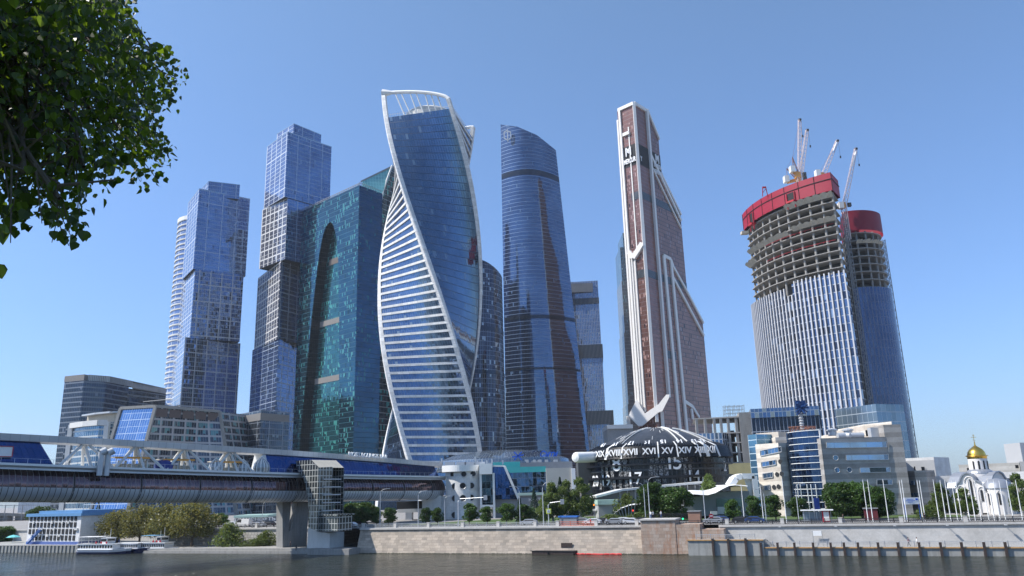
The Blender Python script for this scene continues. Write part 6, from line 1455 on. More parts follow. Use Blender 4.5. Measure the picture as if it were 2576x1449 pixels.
# left facade on a plane facing left-front
nC = Vector((-.62, -.785, 0)).normalized(); dC = Vector((.785, -.62, 0)); E5 = at(*T5(905, 850), 193)
def oC(x, y): return onp(*T5(x, y), E5, nC)
out_l = [(590, 850), (585, 610), (600, 575), (625, 552), (628, 530), (645, 495), (668, 478), (690, 472), (715, 478), (745, 500), (765, 540), (800, 552), (835, 580), (862, 612), (870, 640), (905, 850)]
q = [oC(*k) for k in out_l]; dep = -nC*11
b = MB(); b.poly(q, 0); b.poly([k+dep for k in q][::-1], 0); b.poly([q[0]+dep, q[0], q[1], q[1]+dep], 0); b.poly([q[-1], q[-1]+dep, q[-2]+dep, q[-2]], 0); b.build('nave_wall', M['wst'], ch)
b = MB()
for i in range(1, len(q)-2): b.poly([q[i]+nC*.35+up*.12, q[i]+dep+up*.12, q[i+1]+dep+up*.12, q[i+1]+nC*.35+up*.12]); b.bar(q[i]+nC*.25+up*.08, q[i+1]+nC*.25+up*.08, .3, .3)
b.build('curved_roof', M['lead'], ch)
for x, y0, y1, w_ in ((722, 545, 740, .55), (832, 640, 740, .4), (648, 640, 720, .35)):
    a, c = oC(x, y0)+nC*.1, oC(x+12, y1)+nC*.1; c = Vector((a.x, a.y, c.z)); b = MB(); b.poly([c-dC*w_/2, c+dC*w_/2, a+dC*w_/2, a+up*w_*.5, a-dC*w_/2]); o_ = b.build('window', M['dark'], ch)
    f = MB(); f.tube([c-dC*w_, a-dC*w_, a-dC*w_*.7+up*w_*.6, a+up*w_, a+dC*w_*.7+up*w_*.6, a+dC*w_, c+dC*w_], .1, 5); f.build('arch_moulding', M['wst'], o_)
b = MB()
for x in (605, 668, 765, 800, 885): a = oC(x, 600 if x in (668, 765) else 660)+nC*.12; c = oC(x, 850); b.bar((a.x, a.y, a.z), (a.x, a.y, SL), .28, .28)
for x0_, x1_, yt, yb in ((668, 765, 505, 560), (605, 668, 590, 640), (800, 870, 600, 650)):
    pts = []; a, c = oC(x0_, yb)+nC*.12, oC(x1_, yb)+nC*.12; top_ = oC((x0_+x1_)/2, yt)+nC*.12; h = top_.z-a.z
    for k in range(9): an = math.pi*k/8; m_ = a.lerp(c, .5-.5*math.cos(an)); pts.append(Vector((m_.x, m_.y, a.z+h*math.sin(an))))
    b.tube(pts, .13, 5)
b.build('pilasters', M['wst'], ch)
# right block with apse
nD = Vector((.55, -.83, 0)).normalized(); E6 = E5
def oD(x, y): return onp(*T5(x, y), E6, nD)
out_r = [(905, 850), (900, 610), (905, 560), (925, 500), (950, 465), (985, 455), (1020, 475), (1050, 520), (1080, 545), (1110, 600), (1170, 610), (1170, 850)]
q2 = [oD(*k) for k in out_r]; b = MB(); b.poly(q2, 0); dp = -nD*5; b.poly([q2[-1], q2[-1]+dp, q2[-2]+dp, q2[-2]]); b.build('east_wall', M['wst'], ch)
b = MB()
for i in range(1, len(q2)-2): b.poly([q2[i]+nD*.3+up*.1, q2[i]+dp*2+up*.1, q2[i+1]+dp*2+up*.1, q2[i+1]+nD*.3+up*.1]); b.bar(q2[i]+nD*.25, q2[i+1]+nD*.25, .35, .35)
b.build('east_roof', M['lead'], ch)
ac = at(*T5(1035, 850), 193); rA = 3.1; zA_ = at(*T5(1035, 612), 190).z
b = MB(); b.lathe((ac.x, ac.y+.5, 0), [(rA, SL), (rA, zA_)], 28); b.build('apse', M['wst'], ch, smooth=True)
b = MB(); b.lathe((ac.x, ac.y+.5, 0), [(rA+.25, zA_-.05), (rA+.2, zA_+.15), (rA*.9, zA_+1.1), (rA*.6, zA_+1.9), (0, zA_+2.3)], 28); b.build('apse_roof', M['lead'], ch, smooth=True)
for x in (955, 1015, 1125):
    a = at(*T5(x, 670), 190); dx = a.x-ac.x; yy = ac.y+.5-math.sqrt(max(.1, rA*rA-dx*dx)); nn = Vector((dx, yy-ac.y-.5, 0)).normalized(); tt = Vector((-nn.y, nn.x, 0)); c = Vector((a.x, yy, 0))+nn*.06
    z1, z0 = zA_-1.3, zA_-3.8; b = MB(); b.poly([c-tt*.2+up*z0, c+tt*.2+up*z0, c+tt*.2+up*z1, c+up*(z1+.25), c-tt*.2+up*z1]); b.build('window', M['dark'], ch)
    f = MB(); f.tube([c-tt*.55+up*SL, c-tt*.55+up*z1, c+up*(z1+.7), c+tt*.55+up*z1, c+tt*.55+up*SL], .09, 5); f.build('arch_moulding', M['wst'], ch)
# drum and dome
dc = at(*T5(808, 440), 200); Yd = 200; rD_ = 2.15; zd0 = dc.z-3; zd1 = at(*T5(800, 315), Yd).z
b = MB(); b.lathe((dc.x, Yd, 0), [(rD_+.9, zd0-3), (rD_+.9, zd0+2.2), (rD_, zd0+2.8), (rD_*.98, zd1)], 28); b.build('drum', M['wst'], ch, smooth=True)
b = MB(); b.lathe((dc.x, Yd, 0), [(rD_+1.0, zd0+2.2), (rD_+.8, zd0+2.6), (rD_+.05, zd0+3.1)], 28); b.build('drum_skirt', M['lead'], ch)
for a in (-1.1, -.55, 0.0, .55, 1.1):
    nn = Vector((math.sin(a+.1), -math.cos(a+.1), 0)); tt = Vector((-nn.y, nn.x, 0)); c = Vector((dc.x, Yd, 0))+nn*(rD_+.03); b = MB(); b.poly([c-tt*.2+up*(zd1-3.1), c+tt*.2+up*(zd1-3.1), c+tt*.2+up*(zd1-1.2), c+up*(zd1-.95), c-tt*.2+up*(zd1-1.2)]); b.build('window', M['dark'], ch)
b = MB(); b.lathe((dc.x, Yd, 0), [(rD_, zd1-.5), (rD_+.05, zd1), (rD_+.35, zd1+.1), (rD_+.3, zd1+.25), (rD_*.97, zd1+.4), (rD_*.9, zd1+1.1), (rD_*.68, zd1+1.8), (rD_*.36, zd1+2.3), (.22, zd1+2.7), (.1, zd1+3.4), (0, zd1+3.5)], 28); dm = b.build('dome', M['gold'], ch, smooth=True)
b = MB(); zc0 = zd1+3.4; b.tube([(dc.x, Yd, zc0), (dc.x, Yd, zc0+2.1)], .06, 5); b.bar((dc.x-.62, Yd, zc0+1.35), (dc.x+.62, Yd, zc0+1.35), .1); b.bar((dc.x-.3, Yd, zc0+1.75), (dc.x+.3, Yd, zc0+1.75), .08); b.bar((dc.x-.3, Yd, zc0+.75), (dc.x+.3, Yd, zc0+.55), .08); b.lathe((dc.x, Yd, zc0), [(0, -.1), (.2, .1), (0, .3)], 8); b.build('cross', M['gold'], dm)
# ---- buildings around the church
def simple_building(name, label, boxes, wins, T, cat='building'):
    r_ = None
    for (x0, x1, yt, Y0, Y1, dep, mat) in boxes:
        (u0, v0), (u1, _) = T(x0, yt), T(x1, yt)
        if r_ is None: r_ = root(name, Vector((at((u0+u1)/2, v0, Y0).x, Y0+dep/2, SL)), label, cat)
        b = MB(); fb(b, u0, u1, v0, Y0, Y1, depth=dep); b.build('walls', [M[mat], M['roof']], r_)
    for (x0, x1, y0, y1, Y) in wins:
        a, c = at(*T(x0, y0), Y), at(*T(x1, y1), Y); b = MB(); b.box(((a.x+c.x)/2, Y, (a.z+c.z)/2), (c.x-a.x, .15, a.z-c.z)); o_ = b.build('window', M['dark'], r_)
    return r_
M['wclad'] = masonry('white_cladding_boards', (.62, .63, .64), 2.4, .8, .04, .04, jc=.8, bump=.05)
M['pclad'] = masonry('pale_banded_cladding', (.5, .49, .46), 3, 1.0, .03, .04, bands=(2.2, (.42, .41, .38)), jc=.8, bump=.05)
simple_building('white_building', 'plain white clad block with two small dark windows left of the church', [(85, 378, 332, 232, 226, 12, 'wclad'), (378, 500, 345, 226, 240, 14, 'lgrey')], [(188, 236, 408, 445, 229.2), (258, 294, 412, 450, 227.4)], T5)
simple_building('white_annex', 'low white annex with one window directly behind the birch left of the church', [(378, 600, 500, 215, 213, 10, 'wclad')], [(530, 566, 548, 590, 213.2)], T5)
simple_building('long_pale_building', 'long pale banded building behind the church reaching the right edge', [(612, 1190, 392, 250, 240, 20, 'pclad'), (1190, 1500, 362, 239, 232, 20, 'grey'), (1010, 1500, 462, 228, 220, 10, 'wclad')], [(692, 734, 422, 452, 247.5), (1150, 1185, 395, 425, 239.6), (1075, 1135, 520, 560, 226.2), (1150, 1172, 530, 560, 225.5)], T5)
r_ = root('curved_office', at(2300, 1290, 214)*1, 'curved grey striped office wing between the stone office and the white block', 'building')
b = MB(); pts = [at(2272, 1182, 212), at(2300, 1184, 206), at(2330, 1188, 205), at(2352, 1193, 209)]; zz = pts[1].z; b.prism([XY(p) for p in pts]+[(pts[-1].x+3, 228), (pts[0].x, 228)], SL, zz, 0, 1); b.build('walls', [M['stripe2'], M['roof']], r_)
for x0_, x1_, y in ((125, 200, 545), (145, 235, 660)):
    a, c = at(*T5(x0_, y), 208.0), at(*T5(x1_, y+38), 205.2); b = MB(); b.bar((a.x, 207.3, (a.z+c.z)/2), (c.x, 205.4, (a.z+c.z)/2), .2, a.z-c.z); b.build('window', M['winb'], r_)
b = MB(); p0 = at(3264*.7892-12, 1132, 245); b.box((p0.x+4, 245, p0.z/2+2), (12, 8, p0.z)); tag(b.build('chimney_block', [M['lgrey']]), 'tall pale block at the far right edge behind the long banded building', 'building')

# ---- blocks far behind: right of the slim tower, under the bridge at left
r_ = root('hall_building', at(1556, 1150, 600)*1, 'grey hall with a flat roof edge between the slim tower and the copper tower', 'building')
b = MB(); fb(b, 1528, 1590, 1078, 600, depth=30); b.build('walls', [M['grey'], M['roof']], r_); b = MB(); fb(b, 1528, 1592, 1069, 598, depth=36, vb=1079); b.build('roof_edge', M['steel'], r_)
r_ = root('distant_tower', at(75, 1290, 900)*1, 'pair of hazy grey distant blocks seen under the footbridge at left', 'building')
b = MB(); fb(b, 48, 97, 1255, 900, depth=40); fb(b, 99, 136, 1254, 880, depth=40); b.build('walls', [curtain('hazy_block', (.33, .38, .46), (.3, .35, .42), (.4, .44, .5), 2, 4, .3, .3, metal=.2), M['roof']], r_)
# ---- white riverside office with blue roof
wo = root('riverside_office', W(-160, 14, 2.4), 'white four storey riverside office with blue roof edge at the left', 'building')
Tc = lambda x, y: (.3735*x, 907.6+.3735*y)
zq = 2.3; F0, F1 = gz(*Tc(175, 1232), zq), gz(*Tc(530, 1235), zq)
F0.z = F1.z = 0; dW = (F1-F0); LW = dW.length; dW.normalize(); nW = Vector((dW.y, -dW.x, 0)); nW = -nW if nW.y > 0 else nW; zw = onp(*Tc(190, 1070), F0, nW).z; zw2 = onp(*Tc(535, 1045), F0, nW).z
def oW(x, y): return onp(*Tc(x, y), F0, nW)
M['wplas'] = masonry('white_clapboard', (.74, .74, .74), 2.2, .45, .02, .03, jc=.85, bump=.05)
b = MB(); bkW = -nW*14; zz = max(zw, zw2); b.prism([XY(F0), XY(F1), XY(F1+bkW), XY(F0+bkW)], zq-.3, zz, 0, 1); b.build('walls', [M['wplas'], M['roof']], wo)
b = MB(); c0_ = F0.lerp(F1, .5); b.prism([XY(F0+nW*.6-dW*.6), XY(F1+nW*.6+dW*.6), XY(F1+bkW+dW*.6), XY(F0+bkW-dW*.6)], zz, zz+.9, 0, 0, bottom=True); b.prism([XY(F0.lerp(F1, .2)+nW*.2), XY(F1), XY(F1+bkW), XY(F0.lerp(F1, .2)+bkW)], zz+.9, zz+1.7, 0, 0); b.build('blue_roof', plain('blue_metal_roof', (.12, .28, .5), .5), wo)
b = MB(); b.prism([XY(F0+nW*.08), XY(F1+nW*.08+dW*.05), XY(F1+bkW), XY(F0+bkW)], zq-.3, zq+.7, 0, 0); b.build('blue_plinth', plain('blue_plinth', (.08, .13, .35), .6), wo)
rows = [.86, .62, .38, .15]; HW = zz-zq
wnp = None
for r_i, f in enumerate(rows):
    for k in range(13):
        if r_i == 3 and k < 1: continue
        s = .04+.92*(k+.15)/13; p = F0+dW*(LW*s)+nW*.06; b = MB(); z = zq+HW*f-.2
        if wnp is None:
            b.box((0, 0, .75), (1.15, .14, 1.5), rz=math.atan2(dW.y, dW.x)); wnp = b.build('window', M['dark'], wo, loc=None); wnp.location = p-wo.location+up*z; fr_ = MB()
            for sgn in (-1, 1): fr_.box((sgn*.6*dW.x, sgn*.6*dW.y, .75), (.08, .2, 1.6), rz=math.atan2(dW.y, dW.x))
            base_ = wnp
            me_ = wnp.data
            for v_ in me_.vertices: v_.co = v_.co+wo.location
        else: o_ = bpy.data.objects.new('window', wnp.data); S.collection.objects.link(o_); o_.parent = wo; o_.location = p-wo.location+up*z
random.seed(12); acp = None
for k in range(14):
    s = random.uniform(.05, .95); p = F0+dW*(LW*s)+nW*.25+up*(zq+HW*random.choice((.3, .53, .77))); 
    if acp is None:
        b = MB(); b.box((0, 0, 0), (.8, .4, .6), rz=math.atan2(dW.y, dW.x)); acp = b.build('air_conditioner', M['offwhite'], wo)
        for v_ in acp.data.vertices: v_.co = v_.co+wo.location
        acp.location = p-wo.location
    else: o_ = acp.copy(); S.collection.objects.link(o_); o_.location = p-wo.location
b = MB(); q0 = F0+nW*.8+dW*2+up*zq; 
for k in range(3): b.bar(q0+dW*(k*2)+up*(k*1.4), q0+dW*(k*2+2)+up*(k*1.4+1.4), .8, .12); b.bar(q0+dW*(k*2)+up*(k*1.4+.9), q0+dW*(k*2+2)+up*(k*1.4+2.3), .1)
b.build('outdoor_stair', M['blue'], wo)
b = MB()
for k in range(6): a = F0.lerp(F1, .55+.07*k)+bkW*.6+up*(zz+1.7); b.tube([a, a+up*1.6], .12, 5)
b.bar(F0.lerp(F1, .55)+bkW*.6+up*(zz+3.3), F0.lerp(F1, .95)+bkW*.6+up*(zz+3.3), .2); b.build('roof_rail', M['steel'], wo)
# low long building and tent roof behind it
lb = root('shed', gz(330, 1366, 2.3)*1, 'low white shed beside the white riverside office', 'shed')
p0, p1 = gz(*Tc(600, 1205), 2.3), gz(*Tc(715, 1205), 2.3); b = MB(); b.prism([XY(p0), XY(p1), XY(p1+Vector((3, 7, 0))), XY(p0+Vector((3, 7, 0)))], 1.5, 5.4, 0, 1); b.build('walls', [M['white'], M['lgrey']], lb)
rb = root('railway_bridge', at(30, 1330, 430)*1, 'dark steel arch railway bridge at the far left', 'bridge')
b = MB(); L0, L1 = at(-200, 1316, 420), at(74, 1312, 450)
b.bar(L0, L1, 6, 1.3); b.bar(L0-up*7, L1-up*7, 3, .8)
for k in range(24): a, c = L0.lerp(L1, k/24), L0.lerp(L1, (k+1)/24); b.bar(a, c-up*7 if k % 2 == 0 else c, .4) if k % 2 == 0 else b.bar(a-up*7, c, .4); b.bar(a-up*7, a, .3)
b.build('truss', plain('brown_steel_truss', (.1, .085, .075), .7), rb); b = MB(); b.bar(L0+up*1.8, L1+up*1.8, .2); 
for k in range(12): a = L0.lerp(L1, k/12); b.bar(a, a+up*9, .3); b.bar(a+up*8.5, a+up*8.5+Vector((8, 0, 0)), .2)
b.build('railing', M['grey'], rb)
b = MB(); b.bar(at(-120, 1290, 440), at(74, 1296, 460), 8, 1.6)
for k in range(5): a = at(-120, 1290, 440).lerp(at(74, 1296, 460), (k+.5)/5); b.box((a.x, a.y, a.z/2), (4, 6, a.z))
b.build('upper_roadway', M['concrete'], rb)
# ================================================================ STREET, TREES, BOATS, PEOPLE
def us(u, t, v=1315): return emq(u, v, t)[0]
RZ = math.atan2(-.371, .928)
# ---- railings
M['castl'] = plain('pale_cast_iron', (.42, .43, .42), .5); M['castb'] = plain('black_cast_iron', (.03, .03, .032), .5); M['casto'] = plain('orange_plastic_net', (.6, .13, .06), .6)
def railing(s0, s1, t, z, mat, label, step=10.0, pil=True, h=1.05, lat=True):
    r_ = root('railing', W((s0+s1)/2, t, z), label, 'railing'); b = MB(); L_ = s1-s0
    for zz, w_ in ((h, .1), (h*.72, .05), (.12, .07)): b.bar(W(s0, t, z+zz), W(s1, t, z+zz), w_)
    b.build('rails', mat, r_); b = MB(); n = int(L_/.42)
    if lat:
        for k in range(n):
            a = s0+L_*k/n; c = s0+L_*(k+1)/n; b.bar(W(a, t, z+.12), W(c, t, z+h*.72), .05); b.bar(W(c, t, z+.12), W(a, t, z+h*.72), .05)
    else:
        for k in range(n): b.bar(W(s0+L_*k/n, t, z), W(s0+L_*k/n, t, z+h), .035)
    b.build('lattice' if lat else 'balusters', mat, r_); b = MB(); n = max(1, int(L_/2.6))
    b.bar(W(s0, t, z), W(s0, t, z+h+.18), .13); q0_ = b.build('post', mat, r_)
    for k in range(1, n+1): c = q0_.copy(); S.collection.objects.link(c); c.parent = r_; c.location = EM*(L_*k/n)
    if pil:
        b = MB(); b.box(W(s0, t, z+.62), (.75, .6, 1.25), ax=AXE); b.box(W(s0, t, z+1.28), (.85, .7, .1), ax=AXE); p0 = b.build('pillar', M['stone_trim'], r_)
        n = int(L_/step)
        for k in range(1, n+1): c = p0.copy(); S.collection.objects.link(c); c.parent = r_; c.location = EM*(step*k)
    return r_
zt_w = 5.95
s_a, s_b, s_c, s_d = us(836, 3.2), us(1403, 3.2), us(1500, 3.2), us(1632, 3.2)
railing(s_a, s_b, 3.2, zt_w, M['castl'], 'pale lattice railing on the beige river wall between stone pillars', 9.6)
railing(s_b, s_c, 3.2, zt_w, M['casto'], 'orange netted stretch of railing on the beige river wall', 9.6)
railing(s_c, s_d, 3.2, zt_w, M['castb'], 'short black lattice railing between the orange net and the pink buttress', 9.6)
railing(us(1697, 4.4), 150, 4.4, 5.8, M['castb'], 'long black lattice railing with stone pillars above the pale wall', 11.6)
railing(us(1912, -1.9, 1376), 150, -1.9, 1.6, M['lgrey'], 'thin grey baluster railing along the low quay walkway', pil=False, lat=False)
railing(us(1752, -2.2, 1355), us(1900, -2.2, 1355), -2.2, 3.15, M['lgrey'], 'thin grey baluster railing on the raised quay', pil=False, lat=False)
railing(-124, -58, 13.5, 6.0, M['castb'], 'black railing on the rusticated wall left of the bridge pier', pil=True, step=12)
# ---- lamps on the pale wall
lp = root('wall_lamp', (0, 0, 0), '', 'wall lamp', 'lamps on the pale river wall'); b = MB(); b.bar((0, .6, 0), (0, -1.15, .25), .08); b.build('bracket', M['castb'], lp)
b = MB(); b.box((0, -1.45, .25), (.45, .75, .16)); b.build('lamp_head', M['lgrey'], lp)
for i, u in enumerate((1964, 2104, 2252, 2384, 2530)):
    s = us(u, 3.4, 1330); place(lp, i > 0, W(s, 3.45, 5.2), RZ, 1, '%s lamp from the left bracketed out from the pale wall' % nms[i])
b = MB(); s = us(2058, 2.5, 1350); b.bar(W(s-.9, 2.3, 1.6), W(s-.9, 2.4, 4.6), .07); b.bar(W(s+.9, 2.3, 1.6), W(s+.9, 2.4, 4.6), .07)
r_ = root('notice_frame', W(s, 2.3, 1.6), 'thin metal frame with a small white notice before the pale wall', 'notice'); b.build('posts', M['grey'], r_); MB().box(W(s, 2.3, 4.1), (1.7, .06, 1.0), ax=AXE).build('notice', M['white'], r_)
# ---- trees
m, t, out = nodes('leaves_dark'); 
def leafmat(name, c1, c2, tr=.35, spec=.3):
    m, t, out = nodes(name); g = NG(t); tc = g.n('ShaderNodeTexCoord'); oi = g.n('ShaderNodeObjectInfo'); n = g.noise(tc.outputs['Object'], .75, 3, .6); geo = g.n('ShaderNodeNewGeometry')
    f = g.math('ADD', g.math('MULTIPLY', n.outputs[0], .7), g.math('MULTIPLY', oi.outputs['Random'], .3)); c = g.ramp(f, [(.4, [x*.7 for x in c1]), (.62, [x*1.15 for x in c2])])  # noise puts light and dark clump shading into the leaf colour
    c = g.mix(g.math('MULTIPLY', geo.outputs['Random Per Island'], .5), c, [min(1, x*1.7) for x in c2])
    d = g.bsdf(Color=c, Roughness=.45); d.inputs['Specular IOR Level'].default_value = spec; tn = g.n('ShaderNodeBsdfTranslucent'); g.lk(g.mix(.5, c, (c2[0]*3.2, c2[1]*2.6, c2[2])), tn.inputs[0])
    ms = g.n('ShaderNodeMixShader'); ms.inputs[0].default_value = tr; g.lk(d.outputs[0], ms.inputs[1]); g.lk(tn.outputs[0], ms.inputs[2]); g.lk(ms.outputs[0], out.inputs[0]); return m
M['leaf'] = leafmat('maple_leaves', (.025, .055, .014), (.05, .1, .022), .25); M['leafb'] = leafmat('birch_leaves', (.06, .10, .03), (.11, .16, .05)); M['leafw'] = leafmat('willow_leaves', (.075, .085, .028), (.13, .135, .05)); M['leafs'] = leafmat('bush_leaves', (.05, .085, .025), (.10, .14, .045))
M['bark'] = plain('bark', (.09, .07, .055), .9, var=.3, scale=3, bump=.4); M['barkb'] = plain('pale_bark', (.4, .38, .35), .8, var=.3, scale=3)
def leaf_quad(b, p, s, rnd, droop=0):
    d = Vector((rnd.gauss(0, 1), rnd.gauss(0, 1), rnd.gauss(0, .7)-droop)).normalized(); e = Vector((rnd.gauss(0, 1), rnd.gauss(0, 1), rnd.gauss(0, 1))); e = (e-d*e.dot(d)).normalized()
    i = len(b.v); b.v += [p-e*s*.5, p+d*s*.5, p+e*s*.5, p-d*s*.62+e*s*.1]; b.f.append((i, i+1, i+2, i+3)); b.m.append(0); b.uv += [(0, 0), (1, 0), (1, 1), (0, 1)]
def tree_proto(name, label, cat, group, mat, bark, seed, H=10, wid=6, nb=26, nl=2600, ls=.42, z0=.22, shape=1.0, droop=0, bsz=.3):
    rnd = random.Random(seed); r_ = root(name, (0, 0, 0), label, cat, group); blobs = []
    for k in range(nb):
        f = rnd.random(); ang = rnd.uniform(0, 6.283); z = z0+(1-z0)*(.08+.86*f); prof = math.sin(math.pi*min(1, (.12+.88*(f**shape))))**.6 if f < .98 else .2
        rad = wid/2*prof*rnd.uniform(.35, .86); blobs.append((Vector((rad*math.cos(ang), rad*math.sin(ang), z*H)), wid*bsz*rnd.uniform(.55, 1.0)*(.6+.4*prof)))
    b = MB(); tr = .028*H; b.tube([(0, 0, -.2), (.03*H*rnd.uniform(-1, 1), 0, H*.3), (.03*H*rnd.uniform(-1, 1), .02*H, H*.62), (0, 0, H*.85)], [tr, tr*.75, tr*.45, tr*.12], 7)
    for c, r in blobs[:int(nb*.6)]: zb = max(H*.18, c.z*.55); b.tube([(0, 0, zb), c*.5+Vector((0, 0, zb*.55)), c], [tr*.35, tr*.22, tr*.07], 5, cap=False)
    b.build('trunk', bark, r_); b = MB()
    for k in range(nl):
        c, r = blobs[rnd.randrange(nb)]; d = Vector((rnd.gauss(0, 1), rnd.gauss(0, 1), rnd.gauss(0, .8))).normalized(); rr = r*rnd.uniform(.45, 1.05)**.6; p = c+d*rr
        if droop and rnd.random() < .5: p.z -= rnd.random()*droop*H
        if p.z < z0*H*.8: continue
        leaf_quad(b, p, ls*rnd.uniform(.6, 1.25), rnd, droop*8)
    b.build('crown', mat, r_); return r_
PT = {}
def put_tree(kind, u, vt, wpx, t, z=SL, label=None, dz=0, i=[0]):
    key = kind; H0, W0 = PT[key][1], PT[key][2]; p = onp(u, 1300, W(0, t, 0), NM); base = Vector((p.x, p.y, z))
    h = zrow((p.x, p.y), vt)-z; wd = wpx*((p-O).length)/FOC; proto = PT[key][0]; used = PT[key][3]; PT[key][3] = True; i[0] += 1
    return place(proto, used, base, (i[0]*2.4) % 6.28, (wd/W0, wd/W0, h/H0), label)
PT['maple'] = [tree_proto('street_tree', '', 'tree', 'small round trees along the embankment road', M['leaf'], M['bark'], 5, 8, 6, 30, 4200, .38, .2, bsz=.24), 8, 6, False]
PT['maple2'] = [tree_proto('broadleaf_tree', '', 'tree', 'large dense trees behind the embankment road', M['leaf'], M['bark'], 9, 10, 9, 52, 9000, .42, .1, bsz=.21), 10, 9, False]
PT['birch'] = [tree_proto('birch_tree', '', 'tree', 'tall loose birches', M['leafb'], M['barkb'], 14, 12, 6, 40, 9000, .34, .1, .8, .06, .27), 12, 6, False]
PT['willow'] = [tree_proto('willow_tree', '', 'tree', 'olive green willows on the river terrace', M['leafw'], M['bark'], 21, 9, 9, 40, 5600, .34, .24, .8, .05, .26), 9, 9, False]
PT['bush'] = [tree_proto('bush', '', 'bush', 'bushes by the river wall', M['leafs'], M['bark'], 31, 4, 6, 24, 2600, .34, .02, .6, 0, .34), 4, 6, False]
tl = [(853, 1275, 40, 9, 'dark round tree first right of the stair tower'), (880, 1272, 44, 10, 'dark round tree second right of the stair tower'), (914, 1274, 46, 10, 'round tree in the middle of the group right of the stair tower'), (948, 1281, 34, 10, 'small tree left of the pair under the bridge head'), (978, 1277, 42, 10, 'round tree just left of the white bridge support'),
      (1073, 1277, 34, 11, 'round tree left half of the pair under the porthole building'), (1101, 1277, 34, 11, 'round tree right half of the pair under the porthole building'), (1181, 1266, 48, 11, 'round tree in front of the porthole building and its lift shaft'), (1225, 1274, 40, 11, 'round tree just right of the lift shaft'), (1274, 1266, 50, 11, 'round tree under the blue glass wedge'), (1318, 1269, 52, 12, 'round tree before the low grey office'),
      (1846, 1256, 44, 10, 'small round tree before the grey wave pavilion'), (1895, 1247, 50, 11, 'small round tree under the ribbed blue glass strip'), (1951, 1245, 50, 11, 'small round tree before the stone office left wing'), (2008, 1251, 56, 12, 'small round tree at the foot of the glass stair tower')]
for u, vt, w_, t, lab in tl: put_tree('maple', u, vt, w_, t+6, label=lab)
for u, vt, w_, t, lab in ((1648, 1211, 96, 24, 'large dense dark tree left half of the pair before the numeral building'), (1705, 1222, 92, 24, 'large dense dark tree right half of the pair before the numeral building'), (2115, 1210, 96, 22, 'large dense tree left of the trio before the stone office'), (2170, 1209, 96, 23, 'large dense tree middle of the trio before the stone office'), (2212, 1222, 88, 22, 'large dense tree right of the trio before the stone office'),
      (900, 1262, 110, 40, 'broad tree mass far behind the small trees by the stair tower'), (105, 1272, 62, 60, 'dark tree behind the white riverside office roof'), (268, 1281, 50, 26, 'dark tree between the white office and the willows'), (552, 1290, 50, 26, 'dark green tree right of the willows'), (14, 1322, 60, 20, 'green tree at the far left edge on the bank')):
    put_tree('maple2', u, vt, w_, t, label=lab, z=1.5 if u == 14 else SL)
for u, vt, w_, t, lab in ((1392, 1212, 56, 26, 'tall birch leftmost of the birch group'), (1425, 1208, 54, 27, 'tall birch second from left of the birch group'), (1462, 1201, 58, 27, 'tallest birch at the right of the birch group'), (1372, 1245, 40, 22, 'short birch at the left foot of the birch group'), (1788, 1193, 52, 44, 'drooping birch beside the white arch and the numeral building'), (2375, 1215, 46, 24, 'thin birch left of the pair before the church'), (2430, 1228, 52, 24, 'thin birch right of the pair before the church'), (2574, 1190, 44, 30, 'thin birch at the right edge beside the church')):
    put_tree('birch', u, vt, w_, t, label=lab)
for u, vt, w_, t, lab in ((300, 1284, 86, 9, 'willow nearest the white office'), (356, 1270, 92, 9, 'second willow from the left'), (420, 1268, 96, 8, 'third willow from the left'), (487, 1262, 108, 7, 'largest willow at the right end of the row')):
    put_tree('willow', u, vt, w_, t, z=1.3, label='olive green '+lab)
for u, vt, w_, t, z, lab in ((579, 1322, 70, 7, 1.3, 'big grey green bush between the willows and the bridge pier'), (672, 1340, 54, 9, 1.3, 'low bush just left of the bridge pier'), (640, 1358, 60, 8, 1.3, 'very low bush left of the pier bush'), (1580, 1250, 60, 34, SL, 'clipped bushy tree over the shell canopy'), (1605, 1292, 90, 22, SL, 'low clipped hedge before the shell canopy'), (1535, 1296, 70, 24, SL, 'low hedge before the station kiosk'), (2338, 1275, 60, 20, SL, 'low shrub beside the curved office'), (1335, 1290, 60, 20, SL, 'shrub under the birch group'), (250, 1330, 50, 14, 1.3, 'dark shrub beside the white riverside office')):
    put_tree('bush', u, vt, w_, t, z=z, label=lab)
# spruces
def spruce(u, vt, t, label, h0=None):
    p = onp(u, 1300, W(0, t, 0), NM); h = zrow((p.x, p.y), vt)-SL; r_ = root('spruce', Vector((p.x, p.y, SL)), label, 'tree'); rnd = random.Random(u); b = MB(); b.tube([(p.x, p.y, SL), (p.x, p.y, SL+h*.95)], [.2, .03], 6); b.build('trunk', M['bark'], r_); b = MB()
    for k in range(1300):
        f = rnd.random()**.8; a = rnd.uniform(0, 6.28); rr = (1-f)*h*.24*rnd.uniform(.5, 1)+.1; q = Vector((p.x+rr*math.cos(a), p.y+rr*math.sin(a), SL+h*(.06+.94*f)-rr*.3)); leaf_quad(b, q, .35, rnd)
    b.build('crown', leafmat('spruce_needles', (.02, .045, .03), (.045, .08, .06), .1), r_)
spruce(1308, 1252, 24, 'small bluish spruce beside the low grey office'); spruce(1412, 1200, 34, 'dark spruce tip behind the birch group'); spruce(245, 1262, 60, 'dark spruce rising behind the white riverside office'); spruce(1345, 1228, 60, 'dark spruce in front of the mall glass')
